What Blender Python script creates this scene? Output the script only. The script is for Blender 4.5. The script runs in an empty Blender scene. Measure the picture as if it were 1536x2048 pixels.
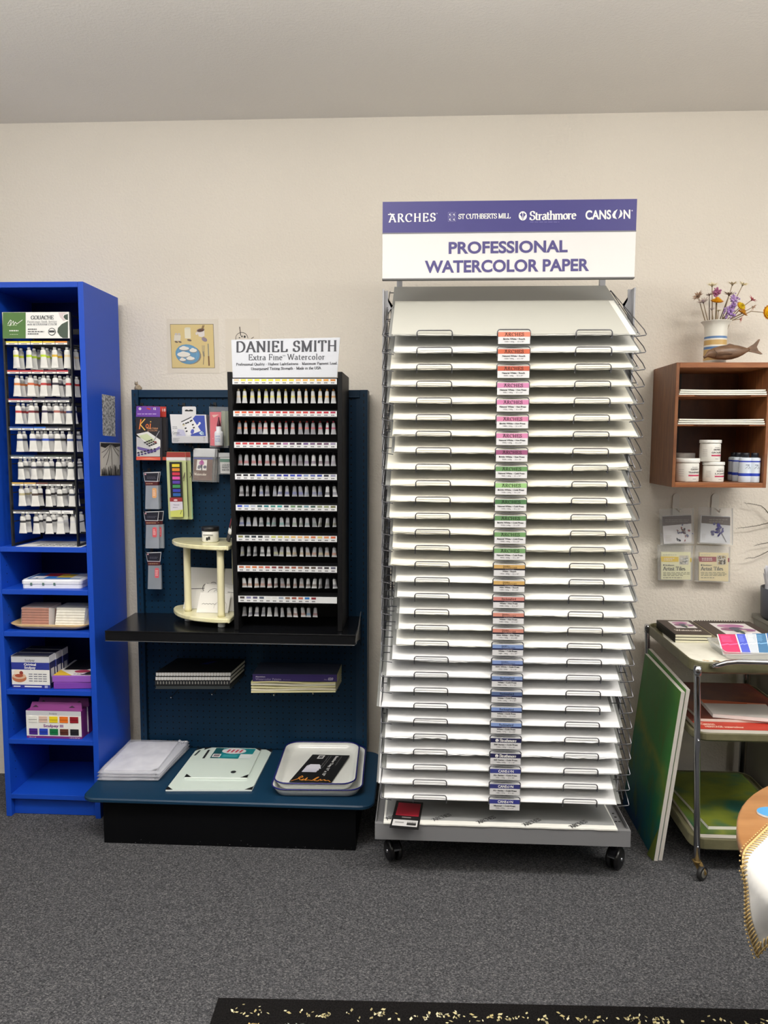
import bpy, math, random
from mathutils import Vector, Matrix
random.seed(7)
SC = bpy.context.scene
COL = SC.collection
R = math.radians

# ------------------------------------------------------------------ camera
FPX = 1500.0                                  # focal length in pixels of the 1536 x 2048 frame
CAM = Vector((0.0, -3.05, 1.45))
PITCH, YAW, ROLL = R(5.48), R(2.9), R(0.25)
def _basis():
    cy, sy, cp, sp = math.cos(YAW), math.sin(YAW), math.cos(PITCH), math.sin(PITCH)
    f = Vector((-sy*cp, cy*cp, -sp)); r = Vector((cy, sy, 0)); u = Vector((-sy*sp, cy*sp, cp))
    cr, sr = math.cos(ROLL), math.sin(ROLL)
    return cr*r + sr*u, cr*u - sr*r, f
RT, UP, FW = _basis()
cam = bpy.data.cameras.new('camera'); cam_o = bpy.data.objects.new('camera', cam); COL.objects.link(cam_o)
cam.sensor_fit = 'VERTICAL'; cam.sensor_height = 36.0; cam.lens = FPX/2048*36.0
cam.clip_start = 0.05
cam_o.matrix_world = Matrix(((RT.x, UP.x, -FW.x, CAM.x), (RT.y, UP.y, -FW.y, CAM.y), (RT.z, UP.z, -FW.z, CAM.z), (0, 0, 0, 1)))
SC.camera = cam_o
def at(px, py, X=None, Y=None, Z=None):
    """the point of the plane X=, Y= or Z= that the photograph shows at a pixel (measuring aid)"""
    d = FW + RT*((px-768)/FPX) - UP*((py-1024)/FPX)
    if Y is not None: t = (Y-CAM.y)/d.y
    elif Z is not None: t = (Z-CAM.z)/d.z
    else: t = (X-CAM.x)/d.x
    return CAM + d*t

# ------------------------------------------------------------------ light and exposure
SC.view_settings.view_transform = 'Standard'; SC.view_settings.look = 'None'
SC.view_settings.gamma = 1.0; SC.view_settings.use_curve_mapping = False
SC.view_settings.exposure = 0.0
w = bpy.data.worlds.new('world'); SC.world = w; w.use_nodes = True
w.node_tree.nodes['Background'].inputs[0].default_value = (0.9, 0.95, 1.0, 1)
w.node_tree.nodes['Background'].inputs[1].default_value = 0.12
def area(name, loc, sx, sy, power, col, rot=(0, 0, 0)):
    l = bpy.data.lights.new(name, 'AREA'); l.shape = 'RECTANGLE'; l.size = sx; l.size_y = sy
    l.energy = power; l.color = col
    o = bpy.data.objects.new(name, l); o.location = loc; o.rotation_euler = rot; COL.objects.link(o)
    return o
# ceiling troffers, added uplights without a real lamp and daylight from the side windows of the shop
WARM = (1.0, 0.965, 0.915)
DAY = (0.86, 0.93, 1.0)
for lx, ly, pw in ((-0.7, -1.75, 31), (1.8, -1.85, 31*1.15)):
    area('ceiling_troffer', (lx, ly, 2.695), 1.2, 0.35, pw, WARM)
for lx, ly in ((-1.7, -2.1), (0.0, -2.1), (1.7, -2.1), (-0.9, -3.9), (0.9, -3.9)):      # unseen uplights added only to brighten the ceiling
    area('added_uplight', (lx, ly, 2.15), 1.2, 0.3, 28, WARM, (R(180), 0, 0))
area('side_window_daylight', (-2.55, -2.1, 1.75), 2.4, 1.5, 13, DAY, (R(90), 0, R(-90)))
area('side_window_daylight', (2.35, -2.1, 1.75), 2.4, 1.5, 13, DAY, (R(90), 0, R(90)))

# ------------------------------------------------------------------ materials
def lin(c):
    c = c/255.0
    return c/12.92 if c <= 0.04045 else ((c+0.055)/1.055)**2.4
def rgb(c): return (lin(c[0]), lin(c[1]), lin(c[2]), 1)
MATS = {}
def M(name, c=(128, 128, 128), rough=0.5, metal=0.0, spec=0.5):
    if name in MATS: return MATS[name]
    m = bpy.data.materials.new(name); m.use_nodes = True
    b = m.node_tree.nodes['Principled BSDF']
    b.inputs['Base Color'].default_value = rgb(c); b.inputs['Roughness'].default_value = rough
    b.inputs['Metallic'].default_value = metal; b.inputs['Specular IOR Level'].default_value = spec
    MATS[name] = m
    return m
def C(r, g, b, rough=0.55):
    return M('ink_%d_%d_%d_%d' % (r, g, b, int(rough*100)), (r, g, b), rough)
def nodes(m): return m.node_tree.nodes, m.node_tree.links, m.node_tree.nodes['Principled BSDF']
def tex_coord(m, kind='Object'):
    n, l, b = nodes(m); t = n.new('ShaderNodeTexCoord'); return t.outputs[kind]
def noise(m, vec, scale, detail=2.0, rough=0.5):
    n, l, b = nodes(m); t = n.new('ShaderNodeTexNoise'); t.inputs['Scale'].default_value = scale
    t.inputs['Detail'].default_value = detail; t.inputs['Roughness'].default_value = rough
    l.new(vec, t.inputs['Vector']); return t
def ramp(m, fac, stops):
    n, l, b = nodes(m); r = n.new('ShaderNodeValToRGB')
    els = r.color_ramp.elements
    while len(els) < len(stops): els.new(0.5)
    for e, (p, c) in zip(els, stops): e.position = p; e.color = rgb(c)
    l.new(fac, r.inputs[0]); return r
def bump(m, h, strength, dist):
    n, l, b = nodes(m); t = n.new('ShaderNodeBump'); t.inputs['Strength'].default_value = strength
    t.inputs['Distance'].default_value = dist; l.new(h, t.inputs['Height']); l.new(t.outputs[0], b.inputs['Normal'])
def scaled(m, vec, s):
    n, l, b = nodes(m); t = n.new('ShaderNodeMapping'); t.inputs['Scale'].default_value = s
    l.new(vec, t.inputs['Vector']); return t.outputs[0]
def mottled(name, stops, scale, rough=0.6, stretch=(1, 1, 1), bumps=0.0, detail=4):
    if name in MATS: return MATS[name]
    m = M(name, stops[0][1], rough); n, l, b = nodes(m)
    v = scaled(m, tex_coord(m), stretch); t = noise(m, v, scale, detail, 0.6)
    l.new(ramp(m, t.outputs[0], stops).outputs[0], b.inputs['Base Color'])
    if bumps: bump(m, t.outputs[0], bumps, 0.002)
    return m
def textured_plaster(name, c, strength):
    m = M(name, c, 0.75, spec=0.3); v = tex_coord(m)
    n, l, b = nodes(m)
    t = noise(m, v, 105, 4, 0.6); r = ramp(m, t.outputs[0], [(0.4, (0, 0, 0)), (0.66, (255, 255, 255))])
    bump(m, r.outputs[0], strength, 0.0016)
    t2 = noise(m, v, 1.3, 2); r2 = ramp(m, t2.outputs[0], [(0.3, tuple(x-5 for x in c)), (0.7, c)])
    l.new(r2.outputs[0], b.inputs['Base Color'])
    return m
def clear_plastic(name, tint=(240, 243, 245), solid=0.14, rough=0.12, gloss=0.25):
    """thin clear film: mostly see-through, a little milky, glossy"""
    if name in MATS: return MATS[name]
    m = bpy.data.materials.new(name); m.use_nodes = True; n, l = m.node_tree.nodes, m.node_tree.links
    b = n['Principled BSDF']; b.inputs['Base Color'].default_value = rgb(tint); b.inputs['Roughness'].default_value = rough
    tr = n.new('ShaderNodeBsdfTransparent'); mx = n.new('ShaderNodeMixShader')
    fr = n.new('ShaderNodeLayerWeight'); fr.inputs[0].default_value = gloss
    ma = n.new('ShaderNodeMath'); ma.operation = 'MULTIPLY_ADD'; ma.inputs[1].default_value = 0.5; ma.inputs[2].default_value = solid
    ma.use_clamp = True
    l.new(fr.outputs['Fresnel'], ma.inputs[0])
    l.new(ma.outputs[0], mx.inputs[0]); l.new(tr.outputs[0], mx.inputs[1]); l.new(b.outputs[0], mx.inputs[2])
    l.new(mx.outputs[0], n['Material Output'].inputs[0])
    MATS[name] = m
    return m
WHITE = M('white_print', (238, 238, 234), 0.5)
BLACK = M('black_print', (22, 22, 24), 0.5)
CHROME = M('chrome', (205, 207, 212), 0.16, 1.0)
WIRE = M('zinc_wire', (118, 119, 124), 0.32, 1.0)
FILM = clear_plastic('clear_film')
PAPER = M('watercolour_paper', (232, 230, 219), 0.85, spec=0.2)

# ------------------------------------------------------------------ mesh builder
class MB:
    def __init__(s): s.v = []; s.f = []; s.m = []; s.sm = []; s.mats = []
    def mi(s, mat):
        if mat not in s.mats: s.mats.append(mat)
        return s.mats.index(mat)
    def add(s, vs, fs, mat, smooth=False):
        o = len(s.v); s.v += [Vector(p) for p in vs]; k = s.mi(mat)
        for f in fs: s.f.append([o+i for i in f]); s.m.append(k); s.sm.append(smooth)
        return s
    def poly(s, pts, mat): return s.add(pts, [list(range(len(pts)))], mat)
    def prism(s, pts, vec, mat, side=None, back=None):
        vec = Vector(vec); n = len(pts); a = [Vector(p) for p in pts]; b = [p+vec for p in a]
        s.add(a, [list(range(n))], mat)
        s.add(b, [list(range(n))[::-1]], back or side or mat)
        s.add(a+b, [[i, n+i, n+(i+1) % n, (i+1) % n] for i in range(n)], side or mat)
        return s
    def box(s, x0, x1, y0, y1, z0, z1, mat):
        vs = [(x, y, z) for z in (z0, z1) for y in (y0, y1) for x in (x0, x1)]
        return s.add(vs, [[0, 2, 3, 1], [4, 5, 7, 6], [0, 1, 5, 4], [1, 3, 7, 5], [3, 2, 6, 7], [2, 0, 4, 6]], mat)
    def obox(s, c, ax, ay, az, mat):
        c, ax, ay, az = Vector(c), Vector(ax), Vector(ay), Vector(az)
        vs = [c+ax*x+ay*y+az*z for z in (-1, 1) for y in (-1, 1) for x in (-1, 1)]
        return s.add(vs, [[0, 2, 3, 1], [4, 5, 7, 6], [0, 1, 5, 4], [1, 3, 7, 5], [3, 2, 6, 7], [2, 0, 4, 6]], mat)
    def loft(s, rings, mat, closed=True, caps=True, smooth=True, matf=None):
        n = len(rings[0]); o = len(s.v)
        for r in rings: s.v += [Vector(p) for p in r]
        for j in range(len(rings)-1):
            mm = s.mi(matf(j) if matf else mat)
            for i in range(n if closed else n-1):
                k = (i+1) % n
                s.f.append([o+j*n+i, o+j*n+k, o+(j+1)*n+k, o+(j+1)*n+i]); s.m.append(mm); s.sm.append(smooth)
        if caps and closed:
            s.f.append([o+i for i in range(n)][::-1]); s.m.append(s.mi(matf(0) if matf else mat)); s.sm.append(False)
            q = o+(len(rings)-1)*n
            s.f.append([q+i for i in range(n)]); s.m.append(s.mi(matf(len(rings)-2) if matf else mat)); s.sm.append(False)
        return s
    def tube(s, pts, r, mat, n=8, closed=False):
        pts = [Vector(p) for p in pts]; rings = []; N = len(pts); up = None
        rr = r if isinstance(r, (list, tuple)) else [r]*N
        for i in range(N):
            if closed: d = pts[(i+1) % N]-pts[i-1]
            else: d = pts[min(i+1, N-1)]-pts[max(i-1, 0)]
            if d.length < 1e-9: d = Vector((0, 0, 1))
            d.normalize()
            if up is None:
                up = Vector((0, 0, 1)) if abs(d.z) < 0.9 else Vector((1, 0, 0))
            a = d.cross(up)
            if a.length < 1e-4: a = d.cross(Vector((1, 0.3, 0)))
            a.normalize(); b = a.cross(d).normalized(); up = b
            rings.append([pts[i]+a*math.cos(t)*rr[i]+b*math.sin(t)*rr[i] for t in [2*math.pi*k/n for k in range(n)]])
        if closed: rings.append(rings[0])
        return s.loft(rings, mat, caps=not closed)
    def lathe(s, prof, c, mat, n=24, axis=(0, 0, 1), matf=None, ellipse=1.0):
        ax = Vector(axis).normalized(); a = ax.cross(Vector((0, 1, 0)) if abs(ax.y) < 0.9 else Vector((1, 0, 0))).normalized()
        b = ax.cross(a); c = Vector(c)
        rings = [[c+ax*z+a*math.cos(t)*r+b*math.sin(t)*r*ellipse for t in [2*math.pi*k/n for k in range(n)]] for r, z in prof]
        return s.loft(rings, mat, matf=matf)
    def ball(s, c, r, mat, n=10, m=6, rot=None):
        c = Vector(c); rx, ry, rz = (r, r, r) if not isinstance(r, (tuple, list)) else r
        rings = []
        for j in range(m+1):
            a = math.pi*(0.02+0.96*j/m)
            rings.append([Vector((rx*math.sin(a)*math.cos(t), ry*math.sin(a)*math.sin(t), -rz*math.cos(a))) for t in [2*math.pi*k/n for k in range(n)]])
        if rot: rings = [[rot @ p for p in q] for q in rings]
        return s.loft([[c+p for p in q] for q in rings], mat)
    def text(s, body, p0, p1, up, mat, font='sans', bold=False, off=(0, 0, 0)):
        p0, p1, up, off = Vector(p0), Vector(p1), Vector(up), Vector(off)
        vs, fs, wd = glyphs(body, font, bold)
        if font == 'serif' and len(body) > 2:      # room to spare goes between the letters first
            ratio = (p1-p0).length/max(up.length, 1e-6)
            if ratio > wd*1.2: vs, fs, wd = glyphs(body, font, bold, round((ratio/1.2-wd)/(len(body)-1), 2))
        ux = (p1-p0)/max(wd, 1e-6); nn = ux.cross(up).normalized()
        out = [p0+ux*x+up*y+off for x, y in vs]
        if font == 'serif':                       # overlapping pen strokes each lie a hair above the last
            for i, f in enumerate(fs):
                for j in f: out[j] = out[j]+nn*(i % 40)*6e-6
        return s.add(out, fs, mat)
    def build(s, name, parent=None, org=None, bevel=None, label=None):
        me = bpy.data.meshes.new(name)
        if org is None: org = ORG[parent] if parent else base_of(s.v)
        org = Vector(org)
        me.from_pydata([p-org for p in s.v], [], s.f)
        for m in s.mats: me.materials.append(m)
        me.polygons.foreach_set('material_index', s.m); me.polygons.foreach_set('use_smooth', s.sm)
        me.update()
        o = bpy.data.objects.new(name, me); COL.objects.link(o)
        if parent:
            o.parent = parent
            o.location = org-ORG[parent]
        else: o.location = org
        ORG[o] = org
        if label: o['label'] = label
        if bevel:
            b = o.modifiers.new('bevel', 'BEVEL'); b.width = bevel; b.segments = 2; b.limit_method = 'ANGLE'
        return o
ORG = {}
def base_of(vs):
    xs = [p.x for p in vs]; ys = [p.y for p in vs]
    return Vector(((min(xs)+max(xs))/2, (min(ys)+max(ys))/2, min(p.z for p in vs)))
def tag(o, label, cat, group=None, kind=None):
    o['label'] = label; o['category'] = cat
    if group: o['group'] = group
    if kind: o['kind'] = kind
    return o
def thing(name, org, label, cat, group=None):
    o = bpy.data.objects.new(name, None); COL.objects.link(o); o.location = org; o.empty_display_size = 0.02
    ORG[o] = Vector(org)
    return tag(o, label, cat, group)
def struct(o): o['kind'] = 'structure'; return o

# ------------------------------------------------------------------ lettering
def arc(cx, cy, rx, ry, a0, a1, n=9):
    return [(cx+rx*math.cos(R(a0+(a1-a0)*i/n)), cy+ry*math.sin(R(a0+(a1-a0)*i/n))) for i in range(n+1)]
def V(x, h=1.0, y=0.0): return [(x, y), (x, h)]
SERIF = {   # advance, strokes, serif feet
 'A': (.74, [[(.06, 0), (.36, 1)], [(.36, 1), (.68, 0)], [(.17, .34), (.56, .34)]], [(.06, 0), (.68, 0)]),
 'B': (.66, [V(.13), [(.1, 1), (.3, 1)]+arc(.3, .77, .22, .23, 90, -90)+[(.13, .54)], [(.3, .54)]+arc(.32, .27, .25, .27, 90, -90)+[(.1, 0)]], []),
 'C': (.72, [arc(.4, .5, .34, .5, 48, 312, 16), [(.63, .93), (.64, .68)]], []),
 'D': (.78, [V(.13), [(.08, 1), (.32, 1)]+arc(.32, .5, .38, .5, 90, -90, 14)+[(.08, 0)]], []),
 'E': (.64, [V(.13), [(.06, 1), (.53, 1), (.55, .82)], [(.13, .52), (.43, .52)], [(.43, .6), (.43, .42)], [(.06, 0), (.55, 0), (.58, .2)]], []),
 'F': (.6, [V(.13), [(.06, 1), (.53, 1), (.55, .82)], [(.13, .52), (.43, .52)], [(.43, .6), (.43, .42)]], [(.13, 0)]),
 'G': (.78, [arc(.4, .5, .34, .5, 48, 312, 16), [(.63, .93), (.64, .7)], [(.63, .42), (.63, .08)], [(.5, .42), (.72, .42)]], []),
 'H': (.78, [V(.14), V(.64), [(.14, .52), (.64, .52)]], [(.14, 0), (.14, 1), (.64, 0), (.64, 1)]),
 'I': (.3, [V(.15)], [(.15, 0), (.15, 1)]),
 'L': (.6, [V(.13), [(.06, 0), (.52, 0), (.55, .22)]], [(.13, 1)]),
 'M': (.94, [V(.15), [(.15, 1), (.46, .02)], [(.46, .02), (.79, 1)], V(.79)], [(.15, 0), (.1, 1), (.79, 0), (.84, 1)]),
 'N': (.8, [V(.14), [(.14, 1), (.66, 0)], V(.66)], [(.14, 0), (.08, 1), (.66, 1)]),
 'O': (.78, [arc(.39, .5, .33, .5, 0, 360, 20)], []),
 'P': (.6, [V(.13), [(.08, 1), (.3, 1)]+arc(.3, .75, .23, .25, 90, -90)+[(.13, .5)]], [(.13, 0)]),
 'Q': (.78, [arc(.39, .5, .33, .5, 0, 360, 20), [(.42, .05), (.72, -.2)]], []),
 'R': (.68, [V(.13), [(.08, 1), (.3, 1)]+arc(.3, .76, .22, .24, 90, -90)+[(.13, .52)], [(.32, .52), (.63, 0)]], [(.13, 0), (.64, 0)]),
 'S': (.56, [arc(.28, .75, .2, .25, 35, 255, 10)+arc(.27, .26, .23, .26, 78, -150, 12), [(.46, .95), (.47, .74)], [(.05, .28), (.05, .05)]], []),
 'T': (.68, [V(.34), [(.05, .8), (.06, 1), (.62, 1), (.63, .8)]], [(.34, 0)]),
 'U': (.76, [[(.13, 1), (.13, .3)]+arc(.37, .3, .24, .3, 180, 360, 10)+[(.61, 1)]], [(.13, 1), (.61, 1)]),
 'W': (1.0, [[(.05, 1), (.28, 0)], [(.28, 0), (.5, .95)], [(.5, .95), (.72, 0)], [(.72, 0), (.95, 1)]], [(.05, 1), (.5, .97), (.95, 1)]),
 'a': (.46, [arc(.22, .46, .14, .17, 150, 0)+[(.36, .1), (.44, .02)], arc(.2, .18, .15, .18, 60, 330)], []),
 'b': (.52, [V(.1), arc(.27, .31, .18, .31, 130, -150, 12)], [(.07, 1)]),
 'c': (.44, [arc(.25, .31, .19, .31, 45, 315, 12)], []),
 'd': (.54, [V(.42), arc(.25, .31, .18, .31, 50, 320, 12)], [(.39, 1), (.45, 0)]),
 'e': (.46, [[(.07, .36), (.41, .36)]+arc(.24, .31, .18, .31, 12, 315, 14)], []),
 'f': (.32, [[(.13, 0), (.13, .8)]+arc(.26, .8, .13, .2, 180, 50, 5), [(.03, .6), (.28, .6)]], [(.13, 0)]),
 'g': (.48, [arc(.22, .4, .15, .21, 0, 360, 12), [(.3, .57), (.44, .62)], arc(.22, .02, .19, .15, 100, -230, 12)], []),
 'h': (.54, [V(.1), [(.1, .42)]+arc(.27, .42, .16, .2, 160, 0, 7)+[(.43, 0)]], [(.07, 1), (.1, 0), (.43, 0)]),
 'i': (.25, [V(.12, .62), [(.09, .84), (.15, .84)]], [(.12, 0), (.09, .62)]),
 'k': (.52, [V(.1), [(.12, .28), (.42, .6)], [(.2, .36), (.46, 0)]], [(.07, 1), (.1, 0), (.46, 0)]),
 'l': (.25, [V(.12)], [(.12, 0), (.09, 1)]),
 'm': (.82, [V(.1, .62), [(.1, .44)]+arc(.25, .44, .15, .18, 160, 0, 7)+[(.4, 0)], [(.4, .44)]+arc(.55, .44, .15, .18, 160, 0, 7)+[(.7, 0)]], [(.07, .62), (.1, 0), (.4, 0), (.7, 0)]),
 'n': (.54, [V(.1, .62), [(.1, .42)]+arc(.27, .42, .16, .2, 160, 0, 7)+[(.43, 0)]], [(.07, .62), (.1, 0), (.43, 0)]),
 'o': (.5, [arc(.25, .31, .19, .31, 0, 360, 16)], []),
 'p': (.52, [V(.1, .62, -.28), arc(.27, .31, .18, .31, 130, -150, 12)], [(.07, .62), (.1, -.28)]),
 'q': (.54, [V(.42, .62, -.28), arc(.25, .31, .18, .31, 50, 320, 12)], [(.42, -.28)]),
 'r': (.38, [V(.1, .62), [(.1, .42)]+arc(.27, .4, .16, .2, 160, 60, 5)], [(.07, .62), (.1, 0)]),
 's': (.38, [arc(.19, .46, .13, .16, 35, 250, 8)+arc(.18, .16, .15, .16, 75, -150, 9)], []),
 't': (.34, [[(.13, .82), (.13, .14)]+arc(.25, .14, .12, .13, 180, 310, 5), [(.03, .6), (.28, .6)]], []),
 'u': (.54, [[(.1, .62), (.1, .2)]+arc(.26, .2, .16, .19, 180, 340, 7), V(.42, .62)], [(.07, .62), (.39, .62), (.45, 0)]),
 'w': (.72, [[(.05, .62), (.2, 0)], [(.2, 0), (.36, .58)], [(.36, .58), (.52, 0)], [(.52, 0), (.67, .62)]], [(.05, .62), (.67, .62)]),
 'x': (.5, [[(.06, .62), (.44, 0)], [(.06, 0), (.44, .62)]], [(.06, .62), (.44, .62), (.06, 0), (.44, 0)]),
 'y': (.5, [[(.05, .62), (.25, 0)], [(.46, .62), (.22, -.2), (.08, -.26)]], [(.05, .62), (.46, .62)]),
 '.': (.2, [[(.07, .04), (.13, .04)]], []), '*': (.36, [[(.13, .36), (.23, .36)], [(.13, .42), (.23, .42)], [(.13, .3), (.23, .3)]], []), ' ': (.3, [], []),
 '-': (.3, [[(.05, .3), (.25, .3)]], []), ',': (.2, [[(.1, .06), (.06, -.12)]], []),
}
_tc = {}
def glyphs(body, font, bold, track=0.0):
    """flat outlines of a line of lettering: cap height 1, starting at 0"""
    key = (body, font, bold, track)
    if key in _tc: return _tc[key]
    if font == 'serif':
        thick, thin = (.17, .06) if bold else (.125, .045)
        vs, fs, x = [], [], 0.0
        pen = Vector((math.cos(R(14)), math.sin(R(14))))
        def quad(a, b, wd):
            d = b-a
            if d.length < 1e-6: return
            d.normalize(); nn = Vector((-d.y, d.x))*wd/2; e = d*wd*0.12; o = len(vs)
            vs.extend([tuple(p) for p in (a-nn-e, b-nn+e, b+nn+e, a+nn-e)]); fs.append([o, o+1, o+2, o+3])
        for ch in body:
            adv, st, feet = SERIF.get(ch, SERIF[' '])
            for pl in st:
                for p, q in zip(pl, pl[1:]):
                    a, b = Vector((x+p[0], p[1])), Vector((x+q[0], q[1])); d = (b-a)
                    if d.length < 1e-6: continue
                    k = abs(d.x*pen.y-d.y*pen.x)/d.length
                    quad(a, b, thin+(thick-thin)*k)
            for fx, fy in feet:
                quad(Vector((x+fx-.095, fy)), Vector((x+fx+.095, fy)), thin*1.25)
            x += adv+track
        out = (vs, fs, max(x-.05-track, .1))
    else:
        cu = bpy.data.curves.new('line', 'FONT'); cu.body = body; cu.size = 1.0; cu.resolution_u = 5 if len(body) < 18 and body.isupper() else 2
        cu.offset = 0.03 if bold else 0.0
        if font == 'italic': cu.shear = 0.3
        ob = bpy.data.objects.new('line', cu); COL.objects.link(ob)
        dg = bpy.context.evaluated_depsgraph_get(); dg.update()
        me = bpy.data.meshes.new_from_object(ob.evaluated_get(dg))
        k = 1/0.73
        vs = [(v.co.x*k, v.co.y*k) for v in me.vertices]; fs = [list(p.vertices) for p in me.polygons]
        wd = max(v[0] for v in vs) if vs else 1.0
        COL.objects.unlink(ob); bpy.data.objects.remove(ob); bpy.data.curves.remove(cu); bpy.data.meshes.remove(me)
        out = (vs, fs, wd)
    _tc[key] = out
    return out

class Face:
    """a flat printed face: drawings on it lie a hair in front of it"""
    def __init__(s, mb, **plane):
        s.mb, s.pl, s.c = mb, plane, 0
        s.n = Vector((0, -1, 0)) if 'Y' in plane else Vector((0, 0, 1)) if 'Z' in plane else Vector((1, 0, 0))
    def p(s, q, l=1): return at(q[0], q[1], **s.pl)+s.n*0.0005*l
    def poly(s, pts, mat, l=1):
        s.c = (s.c+1) % 45; s.mb.poly([s.p(q, l+s.c*.015) for q in pts], mat); return s
    def rect(s, x0, y0, x1, y1, mat, l=1): return s.poly([(x0, y1), (x1, y1), (x1, y0), (x0, y0)], mat, l)
    def disc(s, cx, cy, rx, ry, mat, l=1, rot=0, n=20, a0=0, a1=360):
        c, q = math.cos(R(rot)), math.sin(R(rot)); pts = []
        for i in range(n):
            a = R(a0+(a1-a0)*i/(n-1 if a1-a0 < 360 else n)); u, v = rx*math.cos(a), -ry*math.sin(a)
            pts.append((cx+u*c-v*q, cy+u*q+v*c))
        return s.poly(pts, mat, l)
    def line(s, pts, wd, mat, l=1):
        for a, b in zip(pts, pts[1:]):
            d = Vector((b[0]-a[0], b[1]-a[1]))
            if d.length < 1e-6: continue
            d.normalize(); e = d*wd*.25; nx, ny = -d.y*wd/2, d.x*wd/2
            s.poly([(a[0]-nx-e.x, a[1]-ny-e.y), (b[0]-nx+e.x, b[1]-ny+e.y), (b[0]+nx+e.x, b[1]+ny+e.y), (a[0]+nx-e.x, a[1]+ny-e.y)], mat, l)
        return s
    def text(s, body, a, b, top, mat, font='sans', bold=False, l=2):
        p0, p1, pt = s.p(a, l), s.p(b, l), s.p(top, l)
        s.mb.text(body, p0, p1, pt-p0, mat, font, bold); return s
    def marks(s, x0, y0, x1, y1, rows, mat, l=2):
        """lines of print too small to read in the photograph: short dashes"""
        rnd = random.Random(int(x0*13+y0*7))
        h = (y1-y0)/rows
        for i in range(rows):
            x = x0
            end = x1-(x1-x0)*rnd.choice([0, .1, .25])
            while x < end-1:
                wq = min(rnd.uniform(2, 5)*(x1-x0)/30+.5, end-x)
                s.rect(x, y0+h*(i+.28), x+wq, y0+h*(i+.72), mat, l); x += wq+(x1-x0)/40+.4
        return s
def rrect(x0, x1, y0, y1, r, z, n=5):
    out = []
    for cx, cy, a in ((x1-r, y0+r, -90), (x1-r, y1-r, 0), (x0+r, y1-r, 90), (x0+r, y0+r, 180)):
        out += [(cx+r*math.cos(R(a+90*i/n)), cy+r*math.sin(R(a+90*i/n)), z) for i in range(n+1)]
    return out
ORD = ['first', 'second', 'third', 'fourth', 'fifth', 'sixth', 'seventh', 'eighth', 'ninth', 'tenth', 'eleventh', 'twelfth', 'thirteenth', 'fourteenth', 'fifteenth']
ORD2 = ORD+['sixteenth', 'seventeenth', 'eighteenth', 'nineteenth', 'twentieth']+['twenty-'+q for q in ORD[:9]]+['thirtieth', 'thirty-first']
# ================================================================== the room
CEIL = 2.702
m = MB(); m.box(-2.6, 2.4, 0, 0.1, 0, CEIL, textured_plaster('cream_wall_paint', (238, 231, 219), 0.5)); struct(m.build('wall_back'))
wm = textured_plaster('taupe_side_wall_paint', (150, 142, 130), 0.4)
m = MB(); m.box(-2.7, -2.6, -6, 0.1, 0, CEIL, wm); struct(m.build('wall_left'))
m = MB(); m.box(2.4, 2.5, -6, 0.1, 0, CEIL, wm); struct(m.build('wall_right'))
m = MB(); m.box(-2.7, 2.5, -6.1, -6, 0, CEIL, wm); struct(m.build('wall_front'))
m = MB(); m.box(-2.7, 2.5, -6.1, 0.1, CEIL, CEIL+.1, textured_plaster('ceiling_plaster', (232, 228, 222), 0.35)); struct(m.build('ceiling'))
cp = M('grey_loop_carpet', (78, 79, 82), 0.95, spec=0.1)
n, l, b = nodes(cp); v = tex_coord(cp)
t1 = noise(cp, scaled(cp, v, (1, 1.35, 1)), 205, 4, 0.8)
l.new(ramp(cp, t1.outputs[0], [(0.36, (36, 36, 39)), (0.48, (74, 75, 78)), (0.57, (98, 98, 101)), (0.68, (158, 156, 154))]).outputs[0], b.inputs['Base Color'])
bump(cp, t1.outputs[0], 0.6, 0.004)
m = MB(); m.box(-2.7, 2.5, -6.1, 0.1, -.1, 0, cp); struct(m.build('floor'))

# ================================================================== rug at the bottom edge
rugm = M('rug_black_pile', (24, 23, 23), 0.95, spec=0.1)
n, l, b = nodes(rugm); v = tex_coord(rugm)
t = noise(rugm, v, 260, 3, .7); l.new(ramp(rugm, t.outputs[0], [(.35, (12, 12, 12)), (.7, (38, 36, 36))]).outputs[0], b.inputs['Base Color']); bump(rugm, t.outputs[0], .8, .005)
m = MB(); c0, c1 = Vector((-.515, -1.2585, 0)), Vector((1.75, -1.196, 0)); dx = (c1-c0).normalized(); dy = Vector((dx.y, -dx.x, 0))
L, W_ = 2.2, 1.4
m.prism([c0+Vector((0, 0, .009)), c0+dy*W_+Vector((0, 0, .009)), c0+dy*W_+dx*L+Vector((0, 0, .009)), c0+dx*L+Vector((0, 0, .009))], (0, 0, -.008), rugm)
rnd = random.Random(3)
flk = [C(206, 196, 150, .9), C(186, 172, 120, .9), C(222, 214, 180, .9), C(160, 150, 110, .9)]
org = [C(206, 140, 60, .9), C(190, 176, 120, .9), C(150, 160, 150, .9), C(214, 186, 120, .9)]
def fleck(p, s, mat):
    a = rnd.uniform(0, 3.14); q = Vector((math.cos(a), math.sin(a), 0))*s; r2 = Vector((-q.y, q.x, 0))*rnd.uniform(.35, .8)
    m.poly([p-q, p+r2*.8-q*.3, p+q, p-r2+q*.2], mat)
for i in range(520):
    u = rnd.uniform(.04, L-.04)
    if rnd.random() < .25+.5*math.sin(u*19)**2: fleck(c0+dx*u+dy*(rnd.gauss(.045, .009))+Vector((0, 0, .0096)), rnd.uniform(.003, .0075), rnd.choice(flk))
for i in range(34):
    u0 = .1+i*.064+rnd.uniform(-.015, .015); mt = rnd.choice(org)
    for k in range(16): fleck(c0+dx*(u0+rnd.gauss(0, .011))+dy*(.084+abs(rnd.gauss(0, .012)))+Vector((0, 0, .0097)), rnd.uniform(.003, .007), mt)
tag(m.build('floor_rug'), 'black rug with cream and gold flecked border on the grey carpet', 'rug')
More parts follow.
